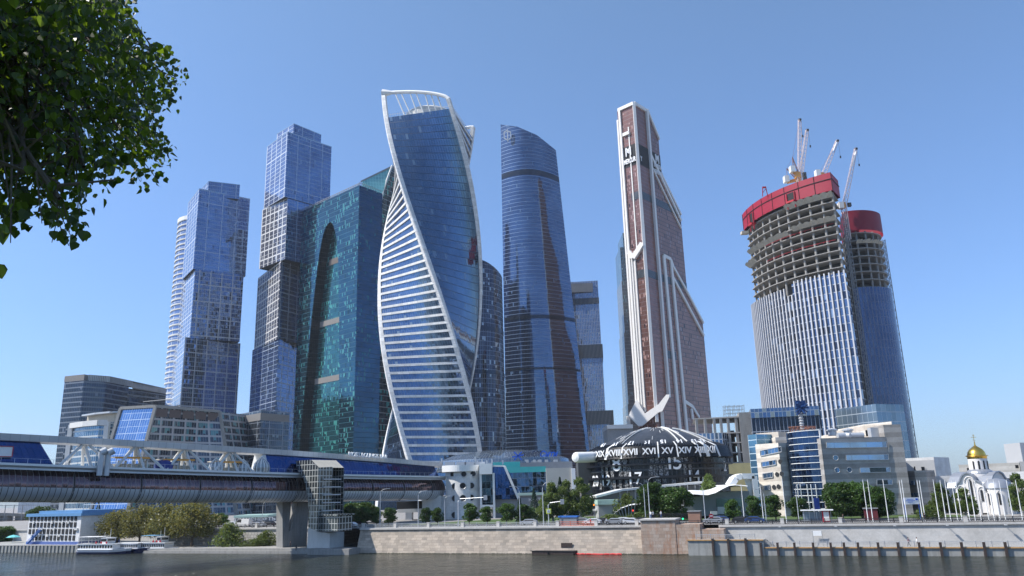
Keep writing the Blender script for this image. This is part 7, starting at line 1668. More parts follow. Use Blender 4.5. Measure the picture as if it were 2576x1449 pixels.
# ---- street lamps, flagpoles
sl_ = root('street_lamp', (0, 0, 0), '', 'street lamp', 'street lamps along the embankment road'); b = MB(); b.tube([(0, 0, 0), (0, 0, 8.6), (.25, 0, 9.5), (.9, 0, 10)], [.13, .09, .07, .06], 6); b.build('pole', M['steel'], sl_); b = MB(); b.tube([(.8, 0, 9.95), (2.1, 0, 10.15)], .05, 5); b.build('arm', M['steel'], sl_); b = MB(); b.box((2.3, 0, 10.12), (.8, .3, .16)); b.build('lamp_head', M['lgrey'], sl_)
for i, (u, vt, t, fl, lab) in enumerate(((956, 1229, 10, 1, 'street lamp before the bridge end, above the round trees'), (1052, 1234, 8, 1, 'street lamp left of the porthole building'), (1119, 1247, 8, 1, 'short street lamp before the porthole drum'), (1308, 1222, 16, -1, 'street lamp with arm to the left by the blue wedge'), (1367, 1212, 9, 1, 'tall street lamp at the left of the birch group'), (1624, 1213, 18, -1, 'street lamp with arm to the left by the raised walkway'), (1635, 1199, 8, 1, 'tallest street lamp before the big dense trees'), (1774, 1217, 9, -1, 'street lamp before the wave pavilion'), (1927, 1230, 9, -1, 'street lamp before the stone office left wing'), (2009, 1216, 8, 1, 'street lamp at the foot of the glass stair tower'), (780, 1255, 16, 1, 'street lamp behind the bridge pier'), (660, 1262, 18, 1, 'street lamp left of the bridge pier'))):
    p = onp(u, 1300, W(0, t, 0), NM); h = zrow((p.x, p.y), vt)-SL; place(sl_, i > 0, (p.x, p.y, SL), 0 if fl > 0 else math.pi, (h/10.2,)*3, lab)
pr = root('flagpole', (0, 0, 0), '', 'flagpole', 'bare white flagpoles'); MB().tube([(0, 0, 0), (0, 0, 9.9)], [.1, .06], 8).build('pole', M['white'], pr); MB().lathe((0, 0, 9.9), [(0, -.05), (.1, .05), (0, .2)], 8).build('finial', M['steel'], pr)
fpl = [(1867, 1218, 'wave pavilion'), (1915, 1222, 'wave pavilion'), (1972, 1205, 'stair tower'), (2176, 1207, 'big trees'), (2188, 1207, 'big trees'), (2227, 1206, 'big trees'), (2268, 1208, 'sign')]+[(x, 1203+(i % 3), 'church') for i, x in enumerate((2270+4, 2313, 2319, 2354, 2371, 2383, 2400, 2411, 2430, 2444, 2459, 2478, 2492, 2506, 2520, 2539, 2562))]
for i, (u, vt, w_) in enumerate(fpl):
    p = onp(u, 1250, W(0, 8.5 if i < 7 else 10, 0), NM); h = zrow((p.x, p.y), vt+(4 if i >= 7 else 0))-SL
    place(pr, i > 0, (p.x, p.y, SL), 0, (1, 1, h/10), ('bare white flagpole, %s from the left along the embankment' % (nms+['nineteenth', 'twentieth', 'twenty first', 'twenty second', 'twenty third', 'twenty fourth'])[i]))
# gantries and signs
def gantry(u0, u1, v, t, label):
    p = onp(u0, 1300, W(0, t, 0), NM); q = onp(u1, v, W(0, t, 0), NM); z = zrow((p.x, p.y), v+4)
    r_ = root('traffic_gantry', Vector((p.x, p.y, SL)), label, 'traffic pole'); MB().tube([(p.x, p.y, SL), (p.x, p.y, z-.6), (p.x+.5, p.y, z), (q.x, q.y, q.z)], [.14, .12, .1, .07], 6).build('pole', M['steel'], r_); MB().box((q.x, q.y-.1, q.z-.1), (.95, .15, 1.2)).build('sign_box', M['lgrey'], r_)
gantry(1153, 1221, 1251, 8, 'curved traffic pole reaching right past the lift shaft'); gantry(1380, 1414, 1261, 8, 'traffic pole with short arm and sign above the birch group lawn')
def sign(u, v, t, kind, label, size=.8):
    p = onp(u, v, W(0, t, 0), NM); r_ = root('road_sign', Vector((p.x, p.y, SL)), label, 'road sign'); MB().tube([(p.x, p.y+.1, SL), (p.x, p.y+.1, p.z)], .05, 6).build('post', M['grey'], r_); b = MB()
    if kind == 'noentry':
        b.poly([p+Vector((size/2*math.cos(6.283*k/16), -.05, size/2*math.sin(6.283*k/16))) for k in range(16)]); b.build('disc', M['red'], r_); MB().box(p+Vector((0, -.08, 0)), (size*.7, .03, size*.2)).build('bar', M['white'], r_)
    else:
        b.box(p, (size, .06, size)); b.build('plate', plain('yellow_sign', (.75, .8, .08), .5) if 'yellow_sign' not in bpy.data.materials else bpy.data.materials['yellow_sign'], r_); MB().box(p+Vector((0, -.05, 0)), (size*.66, .03, size*.66)).build('inner_plate', M['white'], r_); b = MB(); b.bar(p+Vector((-.22, -.08, -.28)), p+Vector((0, -.08, .22)), .1, .02); b.bar(p+Vector((.22, -.08, -.28)), p+Vector((0, -.08, .22)), .1, .02); b.build('pictogram', M['black'], r_)
sign(1789, 1298, 7, 'noentry', 'red no entry road sign behind the black railing by the wave pavilion', 1.0); sign(1380, 1286, 7, 'ped', 'yellow bordered crossing sign at the foot of the birch group', 1.2)
def tlight(u, v, t, col, label):
    p = onp(u, v, W(0, t, 0), NM); r_ = root('traffic_light', Vector((p.x, p.y, SL)), label, 'traffic light'); MB().tube([(p.x, p.y+.2, SL), (p.x, p.y+.2, p.z)], .06, 6).build('post', M['grey'], r_); MB().box(p, (.42, .25, 1.2)).build('housing', M['black'], r_)
    m, t_, out = nodes('signal_'+col); e = t_.nodes.new('ShaderNodeEmission'); e.inputs[0].default_value = {'green': (.05, 1, .45, 1), 'red': (1, .06, .03, 1), 'orange': (1, .3, .03, 1)}[col]; e.inputs[1].default_value = 1.6; t_.links.new(e.outputs[0], out.inputs[0])
    b = MB(); c = p+Vector((0, -.15, -.35 if col == 'green' else .35)); b.poly([c+Vector((.2*math.cos(6.283*k/12), 0, .2*math.sin(6.283*k/12))) for k in range(12)]); b.build('lens', m, r_)
tlight(1717, 1301, 8, 'green', 'traffic light showing green behind the pink buttress'); tlight(1494, 1274, 9, 'orange', 'traffic light on a post between the birches and the kiosk'); tlight(1592, 1288, 14, 'red', 'traffic light before the shell canopy entrance')
# bus shelter, banner, billboard, kiosk
bs = root('bus_shelter', W(us(2060, 7.5), 7.5, SL), 'long bus shelter with a flat pale roof and a red framed poster', 'bus shelter'); s0, s1 = us(2018, 7.5), us(2101, 7.5); zz = SL+2.6
MB().box(W((s0+s1)/2, 7.5, zz), (s1-s0, 2, .22), ax=AXE).build('roof', M['white'], bs); b = MB()
for k in range(6): b.bar(W(s0+.6+(s1-s0-1.2)*k/5, 8.2, SL), W(s0+.6+(s1-s0-1.2)*k/5, 8.2, zz), .1)
b.build('posts', M['lgrey'], bs); MB().box(W((s0+s1)/2-1, 8.3, SL+1.3), ((s1-s0)*.6, .05, 1.9), ax=AXE).build('glass_back', M['glassrail'], bs); MB().box(W(s1-1.6, 7.2, SL+1.25), (1.5, .2, 2.2), ax=AXE).build('poster_frame', M['red'], bs); MB().box(W(s1-1.5, 7.05, SL+1.3), (1.1, .06, 1.9), ax=AXE).build('poster', M['offwhite'], bs)
MB().box(W((s0+s1)/2-1.5, 7.9, SL+.45), (4, .4, .1), ax=AXE).build('bench', M['grey'], bs)
bn = root('banner', W(us(2054, 14), 14, SL), 'tall blue poster board between the white poles of the stair tower', 'banner'); a, c = at(2046, 1253, 190), at(2063, 1283, 190); MB().box(((a.x+c.x)/2, 190, (a.z+c.z)/2), (c.x-a.x, .15, a.z-c.z)).build('board', plain('blue_banner', (.02, .06, .3), .5, var=.3, scale=2), bn); b = MB(); b.bar((a.x, 190, SL), (a.x, 190, a.z), .1); b.bar((c.x, 190, SL), (c.x, 190, a.z), .1); b.build('posts', M['lgrey'], bn)
bl = root('billboard', at(2293, 1290, 180)*1, 'small white and blue information board on posts right of the stone office', 'billboard'); a, c = at(2273, 1252, 178), at(2313, 1268, 178); MB().box(((a.x+c.x)/2, 178, (a.z+c.z)/2), (c.x-a.x, .15, a.z-c.z)).build('board', M['white'], bl); b = MB()
for i, w_ in enumerate((1.4, 2.0, 1.1)): b.box(((a.x+c.x)/2-.3, 177.9, a.z-.35-.3*i), (w_, .03, .09))
b.box((c.x-.5, 177.9, a.z-.4), (.5, .03, .35)); b.build('printed_lines', M['bluel'], bl); b = MB(); b.bar((a.x+.1, 178.2, SL), (a.x+.1, 178.2, a.z), .12); b.bar((c.x-.1, 178.2, SL), (c.x-.1, 178.2, a.z), .12); b.build('posts', M['bluel'], bl)
kb_ = root('blue_kiosk', W(us(1432, 12), 12, SL), 'small blue flat roofed stall behind the orange net railing', 'stall'); MB().box(W(us(1432, 12), 12, SL+1.9), (5, 2, .35), ax=AXE).build('roof', M['blue'], kb_); MB().box(W(us(1432, 12), 12, SL+.9), (4.4, 1.6, 1.8), ax=AXE).build('body', M['grey'], kb_)
hd_ = root('iron_fence', W(us(1670, 20), 20, SL), 'dark iron fence behind the pink buttress and big trees', 'fence'); b = MB(); s0, s1 = us(1625, 20), us(1745, 20)
for k in range(60): s = s0+(s1-s0)*k/60; b.bar(W(s, 20, SL), W(s, 20, SL+2.1), .07)
b.bar(W(s0, 20, SL+1.9), W(s1, 20, SL+1.9), .08); b.bar(W(s0, 20, SL+.3), W(s1, 20, SL+.3), .08); b.build('bars', M['castb'], hd_)
for u0, u1, col, lab in ((1735, 1765, 'terra', 'brown site hut behind the black railing by the wave pavilion'), (2178, 2212, 'maroon', 'maroon shop panel under the trees at the stone office')):
    mt_ = plain(col+'_panel', (.3, .17, .12) if col == 'terra' else (.12, .02, .025), .7); s0, s1 = us(u0, 18), us(u1, 18); r_ = root('site_hut', W((s0+s1)/2, 18, SL), lab, 'hut'); MB().box(W((s0+s1)/2, 18, SL+1.2), (s1-s0, 2.4, 2.4), ax=AXE).build('body', mt_, r_); MB().box(W((s0+s1)/2, 18, SL+2.5), (s1-s0+.4, 2.8, .2), ax=AXE).build('roof', M['grey'], r_)
# flags behind the pier
for i, (u, v, mt_, lab) in enumerate(((741, 1268, 'red', 'red flag with white emblem between the bridge pier legs'), (752, 1264, 'blue', 'white blue and red flag beside the red flag'))):
    p = at(u, v, 238+i*2); r_ = root('flag', Vector((p.x+1.2, p.y, SL)), lab, 'flag'); MB().tube([(p.x+1.3, p.y, SL), (p.x+1.3, p.y, p.z+1.2)], .05, 6).build('pole', M['lgrey'], r_)
    for j, c_ in enumerate(('red',) if i == 0 else ('white', 'blue', 'red')):
        b = MB(); hh = 1.9/(1 if i == 0 else 3); n_ = 10
        for k in range(n_): x0_, x1_ = p.x+1.25-2.8*k/n_, p.x+1.25-2.8*(k+1)/n_; zt0_ = p.z+1.0-j*hh; b.poly([(x0_, p.y+.15*math.sin(k), zt0_-hh-.04*k), (x1_, p.y+.15*math.sin(k+1), zt0_-hh-.04*(k+1)), (x1_, p.y+.15*math.sin(k+1), zt0_-.04*(k+1)), (x0_, p.y+.15*math.sin(k), zt0_-.04*k)])
        cl = b.build('cloth', M[c_], r_)
        if i == 0: c = p+Vector((-.1, -.25, -.1)); k_ = MB(); k_.bar(c-Vector((.45, 0, .3)), c+Vector((.45, 0, .3)), .16, .03); k_.bar(c-Vector((-.45, 0, .3)), c+Vector((-.45, 0, .3)), .16, .03); k_.build('emblem', M['white'], cl)
# ---- cars
def car_proto(col, kind, seed):
    r_ = root('parked_car' if kind == 'car' else 'van', (0, 0, 0), '', 'car' if kind == 'car' else 'van', 'vehicles on the embankment road'); paint = plain('car_paint_'+col[0], col[1], .25, .2, var=.03)
    L_, Hh, Wd = (4.4, 1.45, 1.8) if kind == 'car' else (5.4, 2.4, 2.0)
    P_ = [(-L_/2, .35), (-L_/2, .85), (-L_/2+.15, .95), (-1.25, 1.0), (-.65, Hh-.03), (-.3, Hh), (1.0, Hh), (1.5, Hh-.12), (2.0, .98), (L_/2-.05, .9), (L_/2, .4)] if kind == 'car' else [(-L_/2, .4), (-L_/2, 1.1), (-L_/2+.6, 1.25), (-L_/2+1.3, Hh-.15), (-L_/2+1.7, Hh), (L_/2-.1, Hh), (L_/2, Hh-.2), (L_/2, .4)]
    b = MB(); n = len(P_); wf = lambda z: Wd/2*(1 if z < 1.05 else (1-.16*(z-1.05)/(Hh-1.0)))
    A = [Vector((x, -wf(z), z)) for x, z in P_]; B = [Vector((x, wf(z), z)) for x, z in P_]; b.poly(A); b.poly(B[::-1])
    for i in range(n): j = (i+1) % n; b.poly([A[j], A[i], B[i], B[j]])
    b.build('body', paint, r_); b = MB(); gx = ((-1.1, -.55, 1.35, 1.85) if kind == 'car' else (-L_/2+.75, -L_/2+1.4, -L_/2+2.6, -L_/2+2.6)); zt, zb = Hh-.14, 1.02 if kind == 'car' else 1.35
    for s_ in (-1, 1): q = [(gx[0], s_*(wf(zb)+.012), zb), (gx[3], s_*(wf(zb)+.012), zb), (gx[2], s_*(wf(zt)+.012), zt), (gx[1], s_*(wf(zt)+.012), zt)]; b.poly(q if s_ < 0 else q[::-1])
    b.build('windows', M['black'], r_); b = MB(); f = [(P_[3][0]+.04, 1.02), (P_[4][0]+.02, Hh-.06)] if kind == 'car' else [(P_[2][0]+.08, 1.32), (P_[3][0]-.02, Hh-.2)]
    b.poly([(f[0][0]-.04, -.75, f[0][1]), (f[0][0]-.04, .75, f[0][1]), (f[1][0]-.05, .66, f[1][1]), (f[1][0]-.05, -.66, f[1][1])]); b.build('windscreen', M['black'], r_)
    for x in (-L_*.31, L_*.31):
        for s_ in (-1, 1):
            b = MB(); b.tube([(x, s_*(Wd/2-.2), .33), (x, s_*(Wd/2+.02), .33)], .33, 14); wh_ = b.build('wheel', M['black'], r_); b = MB(); b.tube([(x, s_*(Wd/2+.0), .33), (x, s_*(Wd/2+.03), .33)], .19, 10); b.build('rim', M['steel'], wh_)
    for s_ in (-1, 1):
        MB().box((-L_/2-.01, s_*.65, .72), (.05, .3, .16)).build('headlight', M['white'], r_); MB().box((L_/2+.01, s_*.68, .75), (.05, .25, .18)).build('tail_light', M['red'], r_)
    return [r_, False]
CP = {'white': car_proto(('white', (.75, .75, .75)), 'car', 1), 'black': car_proto(('black', (.02, .02, .025)), 'car', 2), 'silver': car_proto(('silver', (.35, .37, .4)), 'car', 3), 'blue': car_proto(('blue', (.03, .07, .2)), 'car', 5), 'vanw': car_proto(('vwhite', (.72, .72, .72)), 'van', 4)}
for c, u, t, fl, lab in (('white', 878, 8, 0, 'white car near the stair tower, behind the pale railing'), ('black', 905, 16, 1, 'black car under the round trees right of the stair tower'), ('silver', 1330, 11, 0, 'silver car before the low grey office'), ('white', 1490, 9, 0, 'white car at the right end of the orange net'), ('black', 1515, 12, 1, 'black car between the orange net and the pink buttress'), ('silver', 1545, 9, 0, 'silver car behind the short black railing, left one'), ('white', 1565, 13, 0, 'white car behind the short black railing, middle one'), ('white', 1590, 9, 1, 'white car behind the short black railing, nearest the shell canopy'), ('black', 1612, 12, 0, 'black car behind the short black railing, nearest the buttress'), ('silver', 1795, 9, 0, 'silver estate car behind the black railing by the no entry sign'), ('blue', 1812, 13, 0, 'dark blue car just right of the silver estate car'), ('black', 1868, 9, 1, 'black car under the tree at the wave pavilion'), ('blue', 1900, 9, 1, 'dark blue car under the ribbed glass strip'), ('silver', 1460, 15, 0, 'silver car under the tallest birch'), ('vanw', 612, 20, 0, 'white van above the rusticated wall left of the pier'), ('white', 580, 24, 0, 'white car left of the white van'), ('silver', 650, 18, 1, 'silver car right of the white van'), ('black', 675, 22, 0, 'black car just left of the bridge pier')):
    pc = CP[c]; p = W(us(u, t, 1310), t, SL+.02); place(pc[0], pc[1], p, RZ+(math.pi if fl else 0), 1, lab); pc[1] = True
# ---- things in the water by the wall
b = MB(); s0, s1 = us(1341, -1.2, 1390), us(1445, -1.2, 1390); r_ = root('pontoon', W((s0+s1)/2, -1.2, 0), 'low rusty black pontoon lying against the beige wall', 'pontoon')
b = MB(); b.prism([XY(W(s0, -2, 0)), XY(W(s1, -2, 0)), XY(W(s1+.5, -.3, 0)), XY(W(s0+.4, -.3, 0))], -.4, .85, 0, 0); b.build('hull', M['rust'], r_); b = MB(); b.bar(W(s0-.4, -2.05, .85), W(s1+.3, -2.05, .75), .14); b.bar(W((s0+s1)/2-1, -2.2, .1), W((s0+s1)/2-1, -2.2, .6), .3); b.build('gunwale', M['castb'], r_)
s0, s1 = us(1430, -1.0, 1391), us(1566, -1.0, 1392); r_ = root('floating_boom', W((s0+s1)/2, -1.2, 0), 'string of red floating boom sections on the water', 'floating boom'); n = 9
for k in range(n):
    a, c = s0+(s1-s0)*k/n, s0+(s1-s0)*(k+.93)/n; MB().tube([W(a, -1.2+.15*math.sin(k*2), .05), W((a+c)/2, -1.2+.15*math.sin(k*2+.5), .1+.05*math.sin(k)), W(c, -1.2+.15*math.sin(k*2+1), .05)], .2, 8).build('float', M['redb'] if 'redb' in M else M.setdefault('redb', plain('red_float', (.6, .03, .03), .4)), r_)
s = us(1424, .2, 1380); MB().box(W(s, .75, 1.9), (2.7, .2, 1.0), ax=AXE).build('wall_grate', M['rust'])
tag(bpy.data.objects['wall_grate'], 'rusty grate box in the beige wall above the black pontoon', 'grate')
# ---- boats
M['hullw'] = plain('boat_white', (.74, .75, .76), .35, var=.04); M['hullb'] = plain('boat_navy', (.02, .03, .09), .35); M['awn'] = plain('blue_awning', (.15, .33, .5), .6)
def hullmesh(b, L_, Bm, z0, z1, m=0, bow=1.0, mt=0):
    n = 16; top, bot = [], []
    for i in range(n+1):
        f = i/n; wd = Bm/2*(min(1, (1-f)*3.2)**.6 if bow > 0 else 1)*(min(1, f*8+.75)); sh = .35*max(0, f-.7)/.3*bow
        top.append((f*L_-L_/2, wd, z1+sh)); bot.append((f*L_-L_/2-(.05+.08*f)*L_*.25*(f > .6), wd*.82, z0))
    for s_ in (-1, 1):
        for i in range(n):
            q = [(bot[i][0], s_*bot[i][1], bot[i][2]), (bot[i+1][0], s_*bot[i+1][1], bot[i+1][2]), (top[i+1][0], s_*top[i+1][1], top[i+1][2]), (top[i][0], s_*top[i][1], top[i][2])]; b.poly(q if s_ < 0 else q[::-1], m)
            if s_ < 0: b.poly([(top[i][0], -top[i][1], z1+.0), (top[i+1][0], -top[i+1][1], z1), (top[i+1][0], top[i+1][1], z1), (top[i][0], top[i][1], z1)], mt)
    b.poly([(bot[0][0], -bot[0][1], z0), (top[0][0], -top[0][1], z1), (top[0][0], top[0][1], z1), (bot[0][0], bot[0][1], z0)], m)
def boat(u, v, L_, label, kind):
    p = gz(u, v, 0); r_ = root('river_boat', Vector((0, 0, 0)), label, 'boat', 'river boats moored at the left')
    b = MB(); hullmesh(b, L_, 4.6, -.3, .55, 0); b.build('hull_bottom', M['hullb'], r_); b = MB(); hullmesh(b, L_*.995, 4.65, .5, 1.25, 0); b.build('hull', M['hullw'] if kind != 'navy' else M['hullb'], r_)
    a, c = -L_*.46, L_*.22; b = MB(); b.box(((a+c)/2, 0, 1.95), (c-a, 3.7, 1.5)); b.box(((a+c)/2, 0, 2.78), (c-a+.6, 4.2, .14)); cb = b.build('cabin', M['hullw'], r_); n = 13
    wn = None
    for k in range(n):
        for s_ in (-1, 1):
            if wn is None: b = MB(); b.box((0, 0, 0), (L_*.035, .06, .75)); wn = b.build('window', M['dark'], cb, loc=None); wo_ = wn
            else: wo_ = wn.copy(); S.collection.objects.link(wo_)
            wo_.location = (a+(c-a)*(k+.5)/n, s_*1.87, 2.05)
    if kind != 'navy':
        b = MB(); b.box((L_*.02, 0, 3.6), (L_*.12, 3, 1.5)); b.box((L_*.02, 0, 4.42), (L_*.15, 3.5, .12)); wh_ = b.build('wheelhouse', M['hullw'], r_); b = MB(); b.box((L_*.02, -1.52, 3.8), (L_*.1, .05, .6)); b.box((L_*.082, 0, 3.8), (.05, 2.6, .6)); b.build('window', M['dark'], wh_)
        b = MB(); b.box((-L_*.26, 0, 4.75), (L_*.42, 3.9, .1)); b.build('awning', M['awn'] if kind == 'pav' else M['white'], r_); b = MB()
        for k in range(7):
            for s_ in (-1, 1): b.bar((-L_*.46+L_*.4*k/6, s_*1.85, 2.8), (-L_*.46+L_*.4*k/6, s_*1.85, 4.75), .07)
        for zz in (3.3, 3.8): b.bar((-L_*.46, -1.9, zz), (-L_*.05, -1.9, zz), .05); b.bar((L_*.09, -1.7, zz), (L_*.22, -1.7, zz), .05)
        for zz in (1.7, 2.1): b.bar((L_*.22, -1.7, zz), (L_*.47, -.3, zz+.2), .05)
        b.build('railing', M['lgrey'], r_); b = MB(); b.tube([(L_*.06, 0, 4.4), (L_*.06, 0, 7.0)], .05, 5); b.tube([(-L_*.05, 0, 4.4), (-L_*.05, 0, 6)], .04, 5); b.build('mast', M['white'], r_)
        b = MB()
        for k in range(3): b.tube([(-L_*.1+k*L_*.1, -1.97, 3.2), (-L_*.1+k*L_*.1, -2.03, 3.2)], .33, 10)
        b.build('life_rings', M['red'], r_)
    r_.location = p; r_.rotation_euler = (0, 0, RZ+.03); return r_
boat(266, 1393, 19.5, 'white two deck river boat with white awning, nearest the white office', 'white')
o_ = boat(338, 1391, 13, 'low boat with a navy blue hull between the white boat and the floating pavilion', 'navy')
o_ = boat(405, 1390, 12.5, 'boxy floating pavilion boat with blue awning below the willows', 'pav')
# quayside clutter at left: parasol
r_ = root('parasol', gz(31, 1372, 1.3)*1, 'small turquoise and white parasol at the far left bank', 'parasol'); p = gz(31, 1372, 1.3); MB().tube([p, p+up*3], .06, 5).build('pole', M['white'], r_); MB().lathe(p, [(2.2, 2.6), (1.2, 3.1), (0, 3.4)], 8).build('canopy', plain('turquoise_cloth', (.15, .55, .55), .7), r_)
# ---- people
M['skin'] = plain('skin', (.5, .3, .22), .6, var=.03); M['hair'] = plain('hair', (.05, .03, .02), .7)
def person(pos, rz, label, top, bottom, pose='walk', seed=0, skin_legs=False):
    """one continuous skinned body, 1.72 m"""
    st = {'walk': .24, 'stand': .06, 'sit': 0}[pose]; V = []; E_ = []; Rr = []
    def a(x, y, z, r, par=None):
        V.append((x, y, z)); Rr.append(r); 
        if par is not None: E_.append((par, len(V)-1))
        return len(V)-1
    sit = pose == 'sit'; hz = .5 if sit else .92
    pel = a(0, 0, hz, .135); wa_ = a(.01, 0, hz+.2, .12, pel); chs = a(.02, 0, hz+.4, .145, wa_); nk0 = a(.01, 0, hz+.54, .07, chs); nk = a(.015, 0, hz+.6, .052, nk0); hd1 = a(.03, 0, hz+.68, .085, nk); hd2 = a(.025, 0, hz+.77, .085, hd1)
    for s_ in (-1, 1):
        hip = a(0, s_*.09, hz-.06, .095, pel)
        if sit: kn = a(.42, s_*.1, hz-.02, .062, hip); an = a(.44, s_*.1, .1, .042, kn)
        else: kn = a(s_*st*.55+.03, s_*.09, .5, .065, hip); an = a(s_*st-(.06 if s_ < 0 else 0), s_*.08, .09 if s_ > 0 or st < .1 else .16, .042, kn)
        ft = a(V[an][0]+.12, s_*.09, .04 if s_ > 0 or st < .1 else .08, .035, an)
        sh = a(0, s_*.17, hz+.48, .06, chs); el = a(-s_*st*.5, s_*.23, hz+.2, .042, sh); wr_ = a(-s_*st*.9+.08, s_*.21, hz-.03, .03, el); ha = a(-s_*st*.95+.11, s_*.2, hz-.12, .03, wr_)
    me = bpy.data.meshes.new('person'); me.from_pydata(V, E_, []); o = bpy.data.objects.new('person', me); S.collection.objects.link(o)
    md = o.modifiers.new('s', 'SKIN'); me.skin_vertices[0].data[0].use_root = True
    for i, r in enumerate(Rr): me.skin_vertices[0].data[i].radius = (r, r)
    sd = o.modifiers.new('u', 'SUBSURF'); sd.levels = 1; sd.render_levels = 1
    dg = bpy.context.evaluated_depsgraph_get(); m2 = bpy.data.meshes.new_from_object(o.evaluated_get(dg)); o.modifiers.clear(); o.data = m2; m2.materials.clear()
    for mt in (M['skin'], top, bottom, M['black']): m2.materials.append(mt)
    for f in m2.polygons:
        c = f.center; z = c.z
        f.material_index = 3 if z < .1 else (2 if z < hz+.02 and abs(c.y) < .19 and not (skin_legs and z < .6) else (0 if z < hz+.02 or z > hz+.55 or skin_legs and z < .6 else (1 if abs(c.y) < .2 or z > hz+.25 else 0))); f.use_smooth = True
    b = MB(); b.lathe((.015, 0, 0), [(.095, hz+.72), (.105, hz+.78), (.09, hz+.84), (.05, hz+.875), (0, hz+.885)], 12); h = b.build('hair', M['hair'], None, smooth=True, loc=(0, 0, 0)); h.parent = o
    o.location = pos; o.rotation_euler = (0, 0, rz); tag(o, label, 'person'); return o
cw, cb_, cbk = M['white'], plain('blue_jeans', (.06, .1, .2), .8), plain('dark_clothes', (.03, .03, .04), .8)
def gp(u, v, z): q = gz(u, v, z); return Vector((q.x, q.y, z))
person(W(us(2289, .2, 1375), .6, 1.57), RZ+math.pi*.5+1.6, 'person walking ahead on the quay in a dark top and dark trousers', plain('plum_top', (.2, .12, .14), .8), cbk, 'walk')
person(W(us(2310, .2, 1375), .4, 1.57), RZ, 'person striding on the quay in a white top, right of the other walker', cw, plain('beige_trousers', (.35, .3, .25), .8), 'walk')
person(W(us(1639, 1.5, 1305), 1.2, 7.5), 1.0, 'person in white on the buttress, left of the white pair', cw, cb_, 'stand'); person(W(us(1644, 1.5, 1305), 1.6, 7.5), 2.2, 'person in white on the buttress, right of the white pair', cw, cbk, 'stand'); person(W(us(1664, 2.2, 1305), 2.2, 7.5), -1.2, 'person in white standing alone on the buttress', cw, cb_, 'stand')
person(W(us(1526, 4.2, 1308), 4.2, 6.0), -1, 'person in a pale top behind the short black railing', cw, cbk, 'stand'); person(W(us(1485, 4.2, 1308), 4.4, 6.0), 0, 'person in red behind the orange net', M['red'], cbk, 'walk')
person(W(us(2327, 6, 1300), 5.6, 6.0), 2, 'person in dark clothes behind the black railing below the information board', cbk, cbk, 'stand')
person(W(us(2122, 6, 1300), 6.0, 6.0), 2, 'person in dark clothes beside the bus shelter', cbk, cb_, 'walk')
person(gp(730, 1378.5, 1.32), 1, 'person standing at the foot of the bridge pier', cbk, cbk, 'stand'); person(gp(745, 1385, .75), -1.4, 'person sitting on the terrace edge below the bridge pier', cbk, cbk, 'sit')
# ================================================================ OVERHANGING TREE
rnd = random.Random(77)
lt = root('linden_tree', (-9.2, 4.0, 12.7), 'large backlit linden tree hanging into the picture from the upper left', 'tree')
OUT = [(-160, -120), (330, -120), (318, 20), (350, 70), (372, 100), (425, 110), (455, 152), (450, 200), (438, 255), (395, 262), (385, 305), (440, 370), (432, 402), (405, 410), (392, 470), (350, 468), (296, 430), (262, 440), (250, 492), (216, 500), (220, 560), (203, 600), (140, 600), (115, 545), (84, 520), (40, 585), (6, 585), (-160, 620)]
HOLES = [(-10, 45, 292, 325), (60, 85, 305, 345)]
def inside(u, v):
    c = False; n = len(OUT)
    for i in range(n):
        (x0, y0), (x1, y1) = OUT[i], OUT[(i+1) % n]
        if (y0 > v) != (y1 > v) and u < (x1-x0)*(v-y0)/(y1-y0)+x0: c = not c
    return c and not any(a < u < b_ and c_ < v < d_ for a, b_, c_, d_ in HOLES)
def L3(u, v, d): q = ray(u, v).normalized(); return O+q*d
limbs = MB(); hub = Vector((-9.2, 4.0, 12.7))
mats_ = M['bark']
spine = [hub, Vector((-9.0, 4.4, 15.5)), Vector((-8.4, 5.2, 18.0)), Vector((-7.6, 6.4, 20.2)), Vector((-6.4, 8.2, 21.6))]
limbs.tube(spine, [.38, .32, .24, .16, .08], 10)
ends = [(60, 260, 9.5), (160, 180, 9.8), (260, 120, 10.5), (340, 190, 10.5), (280, 330, 9.5), (60, 430, 6.6), (150, 500, 6.4), (210, 420, 7.2), (20, 120, 8.5), (220, 40, 10), (100, 340, 7.2)]
tips = []
for k, (u, v, d) in enumerate(ends):
    e = L3(u, v, d); s_ = spine[3+k % 2]; mid = s_.lerp(e, .5)+Vector((0, 0, .7)); limbs.tube([s_, mid, e], [.1, .055, .018], 6, cap=False); tips.append((mid, e))
    for j in range(7):
        a = mid.lerp(e, rnd.uniform(.1, 1)); q = a+Vector((rnd.gauss(0, .25), rnd.gauss(0, .3), rnd.gauss(-.1, .25))); limbs.tube([a, q], [.016, .005], 4, cap=False)
limbs.build('trunk', M['bark'], lt)
lv = MB(); cl = []
while len(cl) < 540:
    u, v = rnd.uniform(-150, 460), rnd.uniform(-110, 610)
    if not inside(u, v): continue
    low = min(1, max(0, (v-330)/200)) * (1 if u < 260 else .3); d = rnd.uniform(8.2, 12.0)*(1-low)+rnd.uniform(6.0, 7.8)*low; 
    if v > 430 and (math.sin(u*.11+v*.05)+math.sin(v*.13)) > .35: continue
    if u < 250 and v < 360 and rnd.random() < .5: d = rnd.uniform(6.5, 8.5)
    cl.append((L3(u, v, d), u, v, d))
for _k in range(320):     # unseen leaf mass added to the crown towards the sun, shading the visible leaves
    u, v = rnd.uniform(-1500, -60), rnd.uniform(-700, 560)
    if rnd.random() < .35: u, v = rnd.uniform(-1200, -300), rnd.uniform(-500, 100)
    cl.append((L3(u, v, rnd.uniform(7, 12)), u, v, -1))
HEART = [(0, 0), (.42, .1), (.52, .45), (.3, .78), (0, 1.12), (-.3, .78), (-.52, .45), (-.42, .1)]
